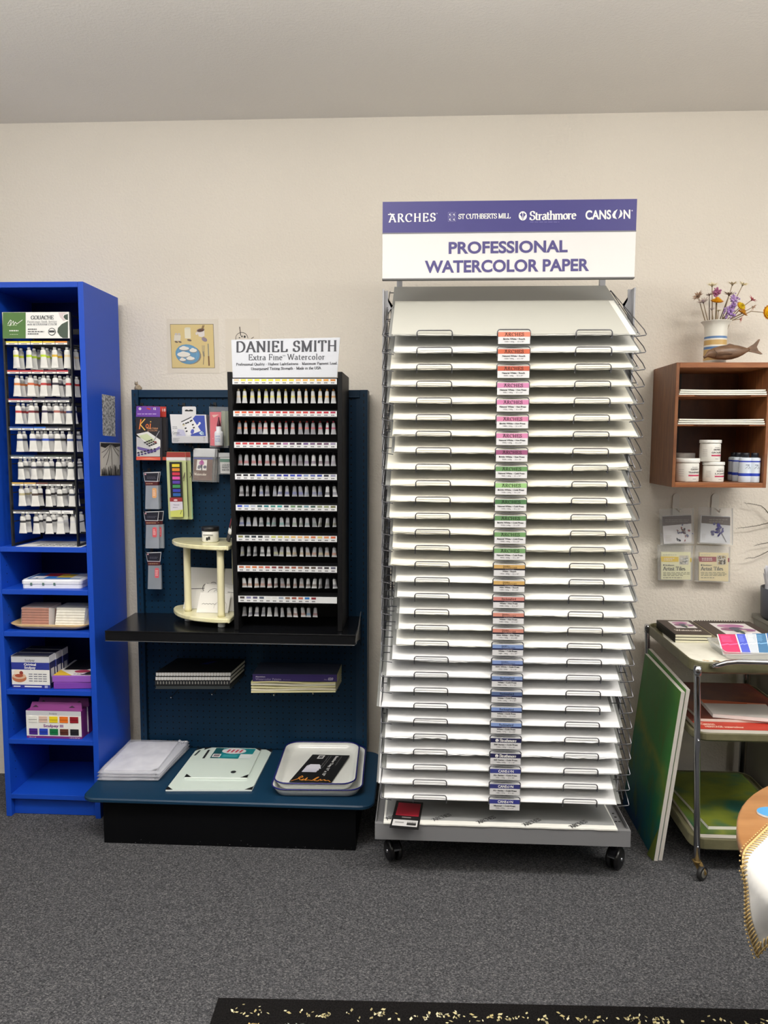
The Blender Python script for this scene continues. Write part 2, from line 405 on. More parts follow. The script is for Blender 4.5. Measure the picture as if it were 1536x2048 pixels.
# ================================================================== blue bookcase on the left
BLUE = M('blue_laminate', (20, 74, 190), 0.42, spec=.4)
BX0, BX1, BY0, BY1, BTOP = -1.589, -1.2175, -.36, -.05, 2.010
o = (-1.4, -.2, 0)
bk = thing('bookcase', o, 'tall blue bookcase with open shelves on the left, standing on the carpet', 'bookcase')
def part(name, parent, fn, bevel=None, label=None):
    m = MB(); fn(m); return m.build(name, parent, bevel=bevel, label=label)
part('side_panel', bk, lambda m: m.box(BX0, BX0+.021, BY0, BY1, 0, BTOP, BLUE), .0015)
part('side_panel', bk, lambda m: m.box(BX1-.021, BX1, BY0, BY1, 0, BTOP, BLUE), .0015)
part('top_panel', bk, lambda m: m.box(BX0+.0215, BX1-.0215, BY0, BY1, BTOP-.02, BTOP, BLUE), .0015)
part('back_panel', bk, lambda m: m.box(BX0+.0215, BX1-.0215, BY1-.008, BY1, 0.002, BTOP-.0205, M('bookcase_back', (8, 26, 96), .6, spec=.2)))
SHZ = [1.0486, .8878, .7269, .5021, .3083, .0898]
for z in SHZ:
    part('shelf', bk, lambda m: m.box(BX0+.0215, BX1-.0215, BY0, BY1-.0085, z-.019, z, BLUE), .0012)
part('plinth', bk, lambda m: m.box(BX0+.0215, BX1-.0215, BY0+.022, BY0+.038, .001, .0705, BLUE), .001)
# shelf pin holes are tiny dimples drilled in the side panel
m = MB()
for z in [.14+.032*i for i in range(28)]:
    m.lathe([(.0022, 0), (.0022, .0006)], (BX0+.0212, BY0+.04, z), C(4, 12, 70), 8, (1, 0, 0))
m.build('pin_holes', bk)

# ------------------------------------------------------------------ gouache rack in the top bay
SB = M('black_steel', (17, 18, 21), 0.4)
rk = thing('paint_rack', (-1.405, -.23, 1.0486), 'tall black steel rack of white gouache tubes in the bookcase', 'display rack')
GX0, GX1, GZ = -1.531, -1.281, 1.9056
hd = MB()
hd.box(GX0+.004, GX1+.001, -.347, -.344, 1.8121, GZ, WHITE)
f = Face(hd, Y=-.347)
f.rect(5.6, 624.8, 51.5, 676.6, C(84, 122, 62), 1)
f.line([(16, 648), (21, 640), (23, 641), (20, 652), (27, 642), (28, 650), (31, 644), (34, 648), (45, 640)], 1.0, WHITE, 2).marks(15, 649, 42, 652, 1, C(190, 210, 170), 2)
f.marks(19, 659, 39, 664, 1, WHITE, 2).marks(20, 668, 40, 670, 1, C(200, 214, 180), 2)
f.text('GOUACHE', (62, 639), (107, 638.5), (62, 631.5), C(70, 74, 78), 'serif', True)
f.text('Paintings look better', (55, 645.4), (114, 645), (55, 641.5), C(140, 142, 146), 'serif', True)
f.text('with M.GRAHAM COLOR', (55, 650.6), (114, 650.4), (55, 646.7), C(140, 142, 146), 'serif', True)
f.marks(56, 656, 80, 661, 1, C(96, 96, 100)).marks(56, 661, 92, 665.5, 1, C(96, 96, 100)).marks(56, 665.5, 80, 670, 1, C(96, 96, 100))
f.disc(104, 663.5, 7.6, 7.6, C(70, 74, 76)).disc(104, 663.5, 6.2, 6.2, WHITE, 2).rect(98.5, 661, 109.5, 665, C(60, 62, 66), 3)
f.poly([(136, 628), (129, 630), (127, 634), (131, 639), (136, 640)], C(62, 76, 66)).poly([(136, 642), (124, 648), (116, 656), (115, 664), (120, 672), (126, 676), (136, 676)], C(72, 86, 74))
f.poly([(117, 625), (120, 634), (127, 642), (131, 641), (126, 634), (127, 629), (136, 626), (136, 625)], C(214, 200, 200))
hd.build('header_sign', rk, label='white and green header sign lettered GOUACHE')
for x in (GX0, GX1):
    part('post', rk, lambda m: m.box(x, x+.006, -.344, -.33, 1.0495, GZ, SB))
    part('post', rk, lambda m: m.box(x, x+.006, -.13, -.122, 1.0495, GZ-.02, SB))
part('back_grid', rk, lambda m: [m.box(GX0+.006, GX1, -.126, -.124, z, z+.02, SB) for z in [1.07+.0605*i for i in range(14)]])
for x in (GX0, GX1): part('foot_rail', rk, lambda m: m.box(x, x+.006, -.33, -.13, 1.0495, 1.058, SB))
part('side_rail', rk, lambda m: [m.tube([(x+.003, -.33, z), (x+.003, -.13, z)], .002, SB, 6) for x in (GX0, GX1) for z in [1.14+.108*i for i in range(8)]])
STRIPC = [[(236, 214, 60), (238, 220, 60), (240, 214, 50), (236, 190, 50), (226, 140, 50)],
          [(196, 60, 50), (190, 50, 60), (196, 44, 50), (150, 40, 50), (186, 44, 60)],
          [(150, 34, 50), (150, 34, 60), (60, 50, 70), (70, 56, 80), (56, 56, 76)],
          [(40, 80, 150), (30, 80, 170), (36, 100, 190), (50, 56, 76), (64, 66, 72)],
          [(56, 76, 90), (50, 80, 110), (56, 62, 70), (56, 70, 60), (50, 60, 54)],
          [(200, 160, 70), (206, 166, 90), (110, 64, 50), (66, 52, 44), (56, 48, 46)],
          [(60, 60, 62), (52, 52, 54), (44, 44, 46), (226, 226, 226), (232, 232, 232)]]
BANDC = [[(206, 214, 60), (190, 220, 60), (200, 226, 60), (226, 186, 60), (230, 210, 170)],
         [(220, 130, 70), (216, 110, 70), (190, 60, 60), (56, 50, 60), (196, 50, 50)],
         [(190, 60, 60), (130, 50, 56), (60, 50, 80), (176, 110, 100), (50, 60, 110)],
         [(46, 60, 110), (50, 70, 150), (60, 90, 190), (56, 60, 70), (60, 80, 140)],
         [(76, 80, 84), (70, 74, 90), (66, 76, 84), (60, 70, 70), (76, 84, 84)],
         [(190, 180, 140), (86, 70, 60), (70, 66, 64), (72, 70, 66), (60, 66, 80)],
         [(66, 66, 66), (50, 50, 52), (40, 40, 44), (206, 206, 206), (222, 222, 222)]]
COLX = [-1.4926, -1.442, -1.392, -1.347, -1.3004]
STRIPY = [682, 740, 797, 853, 910, 964.5, 1020]; TUBEY = [690.7, 747, 803, 859.5, 915.5, 970, 1025]
def paint_tube(name, x, y, ztop, h, w, body, band, capc, label, cat, group, lean=0.0, turn=0.0, squash=1.0, bandat=(.28, .4)):
    """a metal paint tube hanging cap up: round shoulder, flat folded crimp at the bottom"""
    m = MB(); caph = h*.11; hb = h-caph; z1 = ztop-caph; N = 12
    prof = [(.0, .34, .34), (.06, .62, .62), (.14, .68, .6), (.28, .7, .55), (.4, .73, .5), (.55, .77, .42), (.8, .88, .24), (.95, .97, .06), (.955, 1.0, .07), (1.0, 1.0, .07)]
    def ring(k, a, b):
        q = []
        for t in range(N):
            an = 2*math.pi*t/N; u, v = a*w/2*math.cos(an), b*w/2*math.sin(an)*squash
            u, v = u*math.cos(turn)-v*math.sin(turn), u*math.sin(turn)+v*math.cos(turn)
            q.append((x+u+lean*k*h, y+v, z1-hb*k))
        return q
    rings = [ring(*p) for p in prof][::-1]; ks = [p[0] for p in prof][::-1]
    m.loft(rings, body, matf=lambda j: band if bandat[0]-.01 <= ks[j+1] and ks[j] <= bandat[1]+.01 else body)
    o = m.build(name, org=(x, y, ztop-h)); tag(o, label, cat, group)
    c = MB(); c.lathe([(w*.19, 0), (w*.19, caph*.5), (w*.16, caph), (w*.05, caph)], (x, y, z1+.0004), capc, 10); c.build('cap', o)
    return o
GT = M('white_tube_lacquer', (232, 231, 226), 0.35)
CAPW = M('white_cap', (222, 222, 218), .4)
for r in range(7):
    z = at(80, STRIPY[r], Y=-.345).z; zt = at(80, TUBEY[r], Y=-.345).z
    m = MB(); m.box(GX0+.007, GX1-.001, -.346, -.3435, z-.014, z, SB)
    ff = m
    sx = GX0+.012; wd = (GX1-GX0-.02)/5
    for c in range(5):
        x0 = sx+c*wd+.001; x1 = x0+wd-.002; y = -.3465
        m.poly([(x0, y, z-.013), (x1, y, z-.013), (x1, y, z-.001), (x0, y, z-.001)], WHITE)
        m.poly([(x0, y-.0004, z-.0065), (x1, y-.0004, z-.0065), (x1, y-.0004, z-.001), (x0, y-.0004, z-.001)], C(*STRIPC[r][c]))
        m.poly([(x0+.01, y-.0004, z-.0108), (x1-.012, y-.0004, z-.0108), (x1-.012, y-.0004, z-.009), (x0+.01, y-.0004, z-.009)], C(90, 90, 92))
    m.build('label_strip', rk)
    m = MB()
    for c in range(5):
        m.tube([(COLX[c], -.132, zt-.0015), (COLX[c], -.339, zt-.0015), (COLX[c], -.342, zt+.003)], .0012, SB, 5)
    m.box(GX0+.006, GX1, -.134, -.131, zt-.006, zt+.004, SB); m.build('hook_rail', rk)
    for c in range(5):
        for d in range(3):
            if d == 2 and (r+c) % 3 == 0: continue
            x = COLX[c]+random.uniform(-.0015, .0015); y = -.327+.034*d
            lab = 'white gouache tube, %s of the %s stack in the %s rack row' % (['front', 'middle', 'rear'][d], ORD[c], ORD[r])
            paint_tube('gouache_tube', x, y, zt-.004-random.uniform(0, .002), .0765, .0315, GT, C(*BANDC[r][c]), CAPW, lab, 'paint tube', 'gouache tubes on the black rack', lean=random.uniform(-.03, .03), turn=random.uniform(-.25, .35), squash=.7)
m = MB(); zz = SHZ[0]+.0011
pts = [at(24, 1094, Z=zz), at(150, 1093.5, Z=zz), at(185, 1086, Z=zz), at(60, 1081, Z=zz)]
pts = [Vector((-1.512, -.352, zz)), Vector((-1.262, -.35, zz)), Vector((-1.262, -.2, zz)), Vector((-1.5, -.2, zz))]
m.prism(pts, (0, 0, -.0008), WHITE)
for i in range(7):
    for j in range(3):
        x = -1.44+i*.025; y = -.335+j*.02
        m.poly([(x, y, zz+.0003), (x+.018, y, zz+.0003), (x+.018, y+.009, zz+.0003), (x, y+.009, zz+.0003)], C(70, 72, 76))
tag(m.build('price_sheet'), 'white printed sheet lying under the gouache rack', 'paper')

# ------------------------------------------------------------------ pictures taped to the side of the bookcase
xs = BX1+.0008
m = MB(); q = [at(*p, X=xs) for p in [(206, 871), (231, 873), (230, 793), (204, 788)]]
m.prism(q, (-.0007, 0, 0), mottled('speckled_grey_print', [(.36, (70, 72, 76)), (.5, (150, 152, 156)), (.64, (206, 206, 208))], 95, .7, detail=3))
tag(m.build('art_card'), 'small speckled grey print taped to the blue bookcase side', 'picture')
m = MB(); q = [at(*p, X=xs) for p in [(201, 952), (240, 950), (240, 886), (200, 884)]]
m.prism(q, (-.0007, 0, 0), C(176, 172, 168))
f = Face(m, X=xs)
dk = C(36, 34, 34); md = C(110, 106, 104); lt = C(206, 203, 198)
f.rect(201.5, 888, 239.5, 949, lt, 1)
f.poly([(201, 886), (240, 887), (240, 892), (230, 895), (220, 889), (210, 896), (201, 893)], dk, 2)
for a, b in (((221, 889), (203, 905)), ((221, 889), (206, 915)), ((221, 889), (212, 930)), ((223, 889), (238, 902)), ((223, 889), (237, 912)), ((222, 890), (224, 935))):
    f.line([a, ((a[0]*.45+b[0]*.55), (a[1]*.35+b[1]*.65)), b], 1.0, md, 3)
rr = random.Random(5)
for i in range(17):
    x = 202.5+i*2.2; f.poly([(x, 951), (x+rr.uniform(1, 2.4), 951), (x+rr.uniform(.5, 2), 932+rr.uniform(-4, 10)), (x+rr.uniform(-.4, .5), 932+rr.uniform(-3, 8))], dk, 3)
tag(m.build('art_card'), 'black and white print of a draped curtain and hands on the blue bookcase side', 'picture')

# ------------------------------------------------------------------ things on the lower shelves
z = SHZ[1]+.0006
t = thing('pencil_tin', (-1.42, -.29, z), 'flat white metal pencil tin with a colourful lid on the second shelf', 'tin')
ca = Vector((math.cos(R(3)), math.sin(R(3)), 0)); cb = Vector((-ca.y, ca.x, 0)); c0 = Vector((-1.393, -.262, z))
def rr3(c, hx, hy, r, zz): return [c+ca*p[0]+cb*p[1]+Vector((0, 0, zz)) for p in rrect(-hx, hx, -hy, hy, r, 0)]
tinw = M('white_enamel_tin', (232, 234, 240), .3)
m = MB(); m.loft([rr3(c0, .112, .072, .012, 0), rr3(c0, .112, .072, .012, .0165)], tinw, smooth=False); m.build('base', t)
m = MB(); m.loft([rr3(c0, .114, .074, .013, .017), rr3(c0, .114, .074, .013, .028), rr3(c0, .11, .07, .012, .033)], tinw, smooth=False)
for (u0, v0, u1, v1, col) in [(-.1, -.055, .1, .065, (40, 110, 190)), (-.06, .0, .02, .06, (190, 40, 50)), (.0, -.03, .06, .04, (220, 190, 70)), (-.09, -.05, -.04, .0, (230, 232, 236)), (.06, -.05, .1, .05, (200, 206, 216)), (-.07, -.04, -.062, -.05, (40, 80, 70))]:
    l_ = globals().get('l_', .0334)+.0002
    m.poly([c0+ca*u+cb*v_+Vector((0, 0, l_)) for u, v_ in ((u0, v0), (u1, v0), (u1, v1), (u0, v1))], C(*col))
m.build('lid', t, label='lid printed blue, red and yellow')
m = MB()
for u in (-.075, -.03, .012): m.obox(c0+ca*u-cb*.0745+Vector((0, 0, .017)), ca*.0035, cb*.0012, (0, 0, .005), C(90, 120, 110))
m.build('clasps', t)

z = SHZ[2]+.0006
WOODT = mottled('pale_wood', [(.35, (206, 172, 120)), (.65, (226, 196, 146))], 30, .45, (1, 6, 1))
m = MB(); cx, cy = -1.405, -.262
def bowlring(hx, hy, zz): return [(cx+p[0], cy+p[1], z+zz) for p in rrect(-hx, hx, -hy, hy, min(hx, hy)*.5, 0, 6)]
m.loft([bowlring(.10, .055, 0), bowlring(.135, .075, .008), bowlring(.158, .088, .024), bowlring(.153, .083, .0245), bowlring(.128, .068, .011), bowlring(.09, .045, .0085)], WOODT)
tag(m.build('wooden_tray'), 'shallow pale wooden tray holding two clay blocks on the third shelf', 'tray')
def clay(x0, x1, y, colr, label, lean):
    t = thing('clay_block', ((x0+x1)/2, y+.05, z+.012), label, 'modelling clay', 'wrapped clay blocks in the wooden tray')
    mt = mottled('clay_%d' % colr[0], [(.3, tuple(int(q*.92) for q in colr)), (.7, colr)], 60, .7)
    m = MB(); H = .07
    rows = 7; vs = []
    for i in range(rows*2+1):
        zz = z+.012+H*i/(rows*2); d = .0 if i % 2 else .0022; k = i/(rows*2)
        vs.append((zz, d+lean*k))
    ring = lambda x, sgn: None
    fr = [[Vector((xx, y+d+(.0 if s == 0 else 0), zz)) for zz, d in vs] for s, xx in ((0, x0), (1, x1))]
    bkx = [[Vector((xx, y+.1, zz)) for zz, d in vs] for xx in (x0, x1)]
    sh = [lean*.3*i/(rows*2) for i in range(rows*2+1)]
    for q in fr+bkx:
        for i, p in enumerate(q): p.x += sh[i]
    nn = len(vs)
    for i in range(nn-1):
        m.poly([fr[0][i], fr[1][i], fr[1][i+1], fr[0][i+1]], mt); m.poly([fr[1][i], bkx[1][i], bkx[1][i+1], fr[1][i+1]], mt)
        m.poly([bkx[0][i], fr[0][i], fr[0][i+1], bkx[0][i+1]], mt); m.poly([bkx[1][i], bkx[0][i], bkx[0][i+1], bkx[1][i+1]], mt)
    m.poly([fr[0][-1], fr[1][-1], bkx[1][-1], bkx[0][-1]], mt); m.poly([fr[0][0], bkx[0][0], bkx[1][0], fr[1][0]], mt)
    m.build('clay', t)
    m = MB(); e = .0015; rx = random.Random(int(colr[0]))
    g = lambda x, yy, zz: Vector((x+rx.uniform(-.001, .001), yy, zz))
    x2 = x1+.028
    top = z+.012+H+e
    rings = [[g(x0-e, y-e, z+.012), g(x0-e+sh[-1], y-e+lean, top), g(x0-e+sh[-1], y+.1, top), g(x0-e, y+.1, z+.012)],
             [g(x1+e, y-e, z+.012), g(x1+e+sh[-1], y-e+lean, top), g(x1+e+sh[-1], y+.1, top), g(x1+e, y+.1, z+.012)],
             [g(x1+.014, y+.02, z+.015), g(x1+.014, y+.026, top-.006), g(x1+.014, y+.08, top-.006), g(x1+.014, y+.08, z+.015)],
             [g(x2, y+.03, z+.025), g(x2, y+.035, top-.02), g(x2, y+.07, top-.02), g(x2, y+.07, z+.025)]]
    m.loft(rings, clear_plastic('wrap_film', solid=.05, rough=.08, gloss=.4), smooth=False, caps=False)
    m.build('wrapper', t, label='clear plastic wrapping')
clay(-1.517, -1.412, -.325, (176, 112, 88), 'terracotta clay block wrapped in clear plastic on the wooden tray', .004)
clay(-1.388, -1.277, -.325, (240, 236, 222), 'white clay block wrapped in clear plastic on the wooden tray', .014)

z = SHZ[3]+.0006
NAVY = C(44, 56, 150); SIL = C(206, 208, 214, .35)
def sculpey(i, x0, y0):
    yb = y0+.045
    m = MB(); x1 = x0+.148; h = .127
    m.box(x0, x1, y0, yb, z, z+h, SIL)
    f = Face(m, Y=y0)
    a = lambda u, v_, l=1: Vector((x0+u*(x1-x0), y0-.0004*l, z+h*(1-v_)))
    rect = lambda u0, v0, u1, v1, mt, l=1: m.poly([a(u0, v1, l), a(u1, v1, l), a(u1, v0, l), a(u0, v0, l)], mt)
    rect(.0, .2, 1, .42, NAVY); rect(0, .42, 1, .88, WHITE); rect(0, .88, 1, 1, NAVY)
    tx = lambda s_, u0, u1, v_, hh, mt, b=False: m.text(s_, a(u0, v_, 2), a(u1, v_, 2), Vector((0, 0, h*hh)), mt, 'sans', b)
    tx('Sculpey', .36, .62, .16, .07, C(80, 80, 90)); tx('Original', .33, .65, .295, .075, WHITE, True); tx('Sculpey', .34, .64, .39, .075, WHITE, True)
    for k, (u, v_, ru, rv, cc) in enumerate([(.2, .68, .19, .13, (196, 120, 84)), (.2, .62, .18, .09, (226, 190, 160)), (.16, .5, .1, .08, (240, 226, 206)), (.26, .52, .05, .06, (150, 60, 50)), (.2, .6, .11, .05, (176, 84, 60))]):
        m.poly([a(u+ru*math.cos(R(q*24)), v_+rv*math.sin(R(q*24)), 2+k) for q in range(15)][::-1], C(*cc))
    for k in range(4):
        for uu in (.45, .58, .7, .82): rect(uu, .54+.07*k, uu+.1, .565+.07*k, C(110, 112, 130), 2)
    rect(.04, .92, .22, .95, WHITE, 2); rect(.33, .915, .78, .955, WHITE, 2); rect(.86, .9, .94, .97, C(170, 176, 210), 2)
    rect(0, 0, 1, .015, BLACK, 3)
    for v0 in (0.2,):
        m.poly([Vector((x1+.0004, y0, z)), Vector((x1+.0004, yb, z)), Vector((x1+.0004, yb, z+h*.8)), Vector((x1+.0004, y0, z+h*.8))], C(30, 36, 84))
        m.poly([Vector((x1+.0006, y0+.01, z+.02)), Vector((x1+.0006, yb-.01, z+.02)), Vector((x1+.0006, yb-.01, z+h*.6)), Vector((x1+.0006, y0+.01, z+h*.6))], C(196, 198, 206))
        m.poly([Vector((x0+.002, y0+.001, z+h+.0003)), Vector((x1-.002, y0+.001, z+h+.0003)), Vector((x1-.002, yb-.001, z+h+.0003)), Vector((x0+.002, yb-.001, z+h+.0003))], C(26, 28, 52))
    tag(m.build('clay_box'), ['silver and navy clay box with bowl picture, front of its row', 'silver and navy clay box behind the front one on the fourth shelf', 'silver and navy clay box rearmost of its row on the fourth shelf'][i], 'box', 'silver and navy clay boxes')
for i in range(3): sculpey(i, -1.552+.003*i, -.345+.047*i)
PUR = C(150, 92, 190); PURD = C(126, 66, 168)
for i in range(2):
    m = MB(); c = Vector((-1.328, -.235, z+.0005+i*.0255)); a1 = Vector((math.cos(R(6-3*i)), math.sin(R(6-3*i)), 0)); b1 = Vector((-a1.y, a1.x, 0))
    m.obox(c+Vector((0, 0, .0125)), a1*.0735, b1*.105, (0, 0, .0125), [PURD, PUR][i])
    tp = lambda u, v_, l: c+a1*u+b1*v_+Vector((0, 0, .0253+.0003*l))
    m.poly([tp(-.072, -.1, 0), tp(.072, -.1, 0), tp(.072, .1, 0), tp(-.072, .1, 0)], C(236, 232, 226))
    m.poly([tp(-.072, -.1, 1), tp(.0, -.1, 1), tp(-.072, -.03, 1)], C(226, 186, 60)); m.poly([tp(-.06, -.03, 2), tp(.03, -.03, 2), tp(.072, .03, 2), tp(.072, .1, 2), tp(-.06, .1, 2)], C(28, 26, 34))
    m.poly([tp(.02+.03*math.cos(R(q*30)), -.05+.018*math.sin(R(q*30)), 3) for q in range(12)], C(170, 60, 90)); m.poly([tp(.03, -.095, 3), tp(.072, -.095, 3), tp(.072, -.04, 3), tp(.05, -.05, 3)], C(40, 36, 44))
    for k in range(4): m.poly([tp(.0+.012*k, -.088, 4), tp(.009+.012*k, -.088, 4), tp(.009+.012*k, -.082, 4), tp(.0+.012*k, -.082, 4)], PURD)
    tag(m.build('clay_box', bevel=.002), ['purple clay box lying flat underneath the other purple box', 'purple clay box with black, white and yellow top, lying on another'][i], 'box', 'purple boxes lying on the fourth shelf')

z = SHZ[4]+.0006
for i in range(2):
    y0 = -.345+i*.0515; x0 = -1.503+.004*i; x1 = x0+.215; h = .108; yb = y0+.05
    t = thing('clay_box', ((x0+x1)/2, (y0+yb)/2, z), ['purple and white clay set box with ten colour windows on the fifth shelf', 'purple clay set box standing behind the one with ten colour windows'][i], 'box')
    mg = C(128, 44, 122)
    m = MB(); m.box(x0, x1, y0, yb, z, z+h, mg)
    a = lambda u, v_, l=1: Vector((x0+u*(x1-x0), y0-.0004*l, z+h*(1-v_)))
    rect = lambda u0, v0, u1, v1, mt, l=1: m.poly([a(u0, v1, l), a(u1, v1, l), a(u1, v0, l), a(u0, v0, l)], mt)
    rect(0, 0, 1, .17, SIL); rect(0, .17, 1, .92, WHITE)
    m.text('Sculpey', a(.42, .12, 2), a(.57, .12, 2), (0, 0, h*.06), C(90, 80, 100)); m.text('Sculpey III', a(.31, .59, 2), a(.67, .59, 2), (0, 0, h*.1), C(120, 40, 130), 'sans', True)
    m.text('10 x 1 oz', a(.04, .985, 2), a(.17, .985, 2), (0, 0, h*.04), WHITE); m.text('1.25 lb (567 g)', a(.77, .985, 2), a(.96, .985, 2), (0, 0, h*.04), WHITE)
    m.build('carton', t)
    for k, cc in enumerate([(236, 236, 230), (226, 196, 180), (240, 214, 40), (236, 120, 36), (150, 26, 40), (76, 40, 140), (40, 70, 190), (20, 120, 70), (96, 52, 40), (36, 36, 44)]):
        u = .05+.187*(k % 5); v0 = .2 if k < 5 else .65
        w_ = MB(); w_.box(a(u, 0).x, a(u+.15, 0).x, y0-.0022, y0-.0004, a(0, v0+.22).z, a(0, v0).z, C(*cc, .4)); w_.box(a(u, 0).x, a(u+.15, 0).x, y0-.0027, y0-.0021, a(0, v0+.13).z, a(0, v0+.1).z, C(*[int(q*.8) for q in cc], .4))
        w_.build('colour_window', t, label='%s clay bar window' % ['white', 'pale pink', 'yellow', 'orange', 'dark red', 'purple', 'blue', 'green', 'brown', 'black'][k])
    m = MB(); m.prism([Vector((x0+.012, y0+.004, z+h+.0002)), Vector((x1+.002, y0+.004, z+h+.0002)), Vector((x1-.006, y0+.018, z+h+.028)), Vector((x0+.016, y0+.018, z+h+.028))], (0, .003, 0), mg)
    for u in (.16, .82): m.prism([Vector((x0+u*.215-.012, y0+.0085, z+h+.0115)), Vector((x0+u*.215+.012, y0+.0085, z+h+.0115)), Vector((x0+u*.215, y0+.0115, z+h+.0185))], (0, -.0006, 0), C(40, 14, 40))
    m.build('hang_flap', t)
# ================================================================== pegboard gondola shelving
TEAL = M('teal_enamel', (14, 48, 74), 0.45, spec=.3)
PY = -.10                                        # front of the pegboard
def pegboard_mat():
    m = M('teal_pegboard', (12, 46, 72), 0.5, spec=.2); n, l, b = nodes(m)
    v = tex_coord(m)
    sb = n.new('ShaderNodeVectorMath'); sb.operation = 'MULTIPLY_ADD'; sb.inputs[1].default_value = (1/.0254, 0, 1/.0254); sb.inputs[2].default_value = (.35, 0, .22)
    l.new(v, sb.inputs[0])
    fr = n.new('ShaderNodeVectorMath'); fr.operation = 'FRACTION'; l.new(sb.outputs[0], fr.inputs[0])
    ds = n.new('ShaderNodeVectorMath'); ds.operation = 'DISTANCE'; ds.inputs[1].default_value = (.5, 0, .5); l.new(fr.outputs[0], ds.inputs[0])
    lt = n.new('ShaderNodeMath'); lt.operation = 'LESS_THAN'; lt.inputs[1].default_value = .115; l.new(ds.outputs['Value'], lt.inputs[0])
    mx = n.new('ShaderNodeMix'); mx.data_type = 'RGBA'; l.new(lt.outputs[0], mx.inputs['Factor'])
    mx.inputs['A'].default_value = rgb((12, 46, 72)); mx.inputs['B'].default_value = rgb((2, 3, 5)); l.new(mx.outputs['Result'], b.inputs['Base Color'])
    return m
gd = thing('gondola_shelving', (-.69, -.3, 0), 'dark teal pegboard display unit with low deck against the wall', 'shelving')
GL, GRX, GTOP = -1.1495, -.2145, 1.6435
part('pegboard_panel', gd, lambda m: m.box(GL+.03, GRX-.045, PY, PY+.012, .183, GTOP-.03, pegboard_mat()))
def upright(m, x0, x1):
    m.box(x0, x1, PY-.012, -.02, .183, GTOP, TEAL)
    for i in range(56):
        zz = .22+i*.0254
        m.box((x0+x1)/2-.0018, (x0+x1)/2+.0018, PY-.0127, PY-.0121, zz, zz+.012, M('slot_dark', (4, 5, 7), .7))
part('upright', gd, lambda m: upright(m, GL, GL+.026))
part('upright', gd, lambda m: upright(m, GRX-.03, GRX))
part('end_strip', gd, lambda m: m.box(GRX-.045, GRX-.0305, PY-.004, PY+.012, .183, GTOP-.03, TEAL))
part('top_rail', gd, lambda m: [m.box(GL+.0265, GRX-.0305, PY-.008, -.02, GTOP-.026, GTOP, TEAL), m.box(GL+.0265, GRX-.0305, PY-.011, PY-.008, GTOP-.03, GTOP-.024, TEAL)], .002)
DZ = .18
DECKM = M('teal_deck_laminate', (16, 52, 78), 0.45, spec=.35)
def deck(m):
    r = .05
    a = [(p[0], p[1], DZ) for p in rrect(-1.204, -.158, -.556, -.09, r, 0, 6)]
    lo = [Vector(p)-Vector((0, 0, .014)) for p in a]
    inn = lambda q, d, zz: [Vector((-.681+(p[0]+.681)*(1-d/.52), -.32+(p[1]+.32)*(1-d/.23), zz)) for p in q]
    m.loft([inn(a, .004, DZ-.016), [Vector((p[0], p[1], DZ-.012)) for p in a], [Vector((p[0], p[1], DZ-.004)) for p in a], inn(a, .004, DZ)], DECKM, smooth=False)
part('base_deck', gd, deck)
m = MB(); rr = random.Random(11)
m.box(-1.133, -.2235, -.525, -.09, 0, .1635, M('black_kickplate', (5, 6, 9), .6, spec=.15))
for i in range(46):
    x = rr.uniform(-1.125, -.23); zz = abs(rr.gauss(0, .006))+.002 if rr.random() < .75 else rr.uniform(.14, .16); s = rr.uniform(.0008, .003)
    m.poly([(x, -.5254, zz), (x+s*1.6, -.5254, zz+.0005), (x+s, -.5254, zz+s*.8)], C(120, 122, 122))
m.build('kickplate', gd)

# ------------------------------------------------------------------ black metal shelf hooked onto the pegboard
SZ = .748
BSH = M('black_gloss_enamel', (16, 17, 20), 0.22)
sh = thing('metal_shelf', (-.69, -.25, SZ-.035), 'glossy black metal shelf hooked onto the teal pegboard, carrying the tube display', 'shelf')
part('shelf_tray', sh, lambda m: m.box(-1.158, -.236, -.402, -.113, SZ-.004, SZ, BSH), .001)
def lip(m):
    m.box(-1.158, -.236, -.405, -.4022, SZ-.034, SZ, BSH)
    m.box(-1.158, -.236, -.408, -.4022, SZ-.003, SZ+.0015, BSH); m.box(-1.158, -.236, -.410, -.3955, SZ-.036, SZ-.0335, BSH); m.box(-1.157, -.237, -.4102, -.3955, SZ-.0375, SZ-.0361, M('lip_edge_highlight', (150, 152, 156), .3, .8))  # pale strip stands in for the highlight along the lip's lower edge
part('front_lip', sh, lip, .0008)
for x in (-1.158, -.2365): part('bracket', sh, lambda m: m.prism([Vector((x, -.40, SZ-.004)), Vector((x, -.113, SZ-.004)), Vector((x, -.113, SZ-.12)), Vector((x, -.2, SZ-.07)), Vector((x, -.40, SZ-.03))], (-.0025, 0, 0), BSH))
part('end_cap', sh, lambda m: m.prism([Vector((-.2335, -.404, SZ-.034)), Vector((-.2335, -.30, SZ-.01)), Vector((-.2335, -.20, SZ+.04)), Vector((-.2335, -.33, SZ+.001)), Vector((-.2335, -.404, SZ))], (.002, 0, 0), M('grey_bracket', (90, 90, 92), .4)))

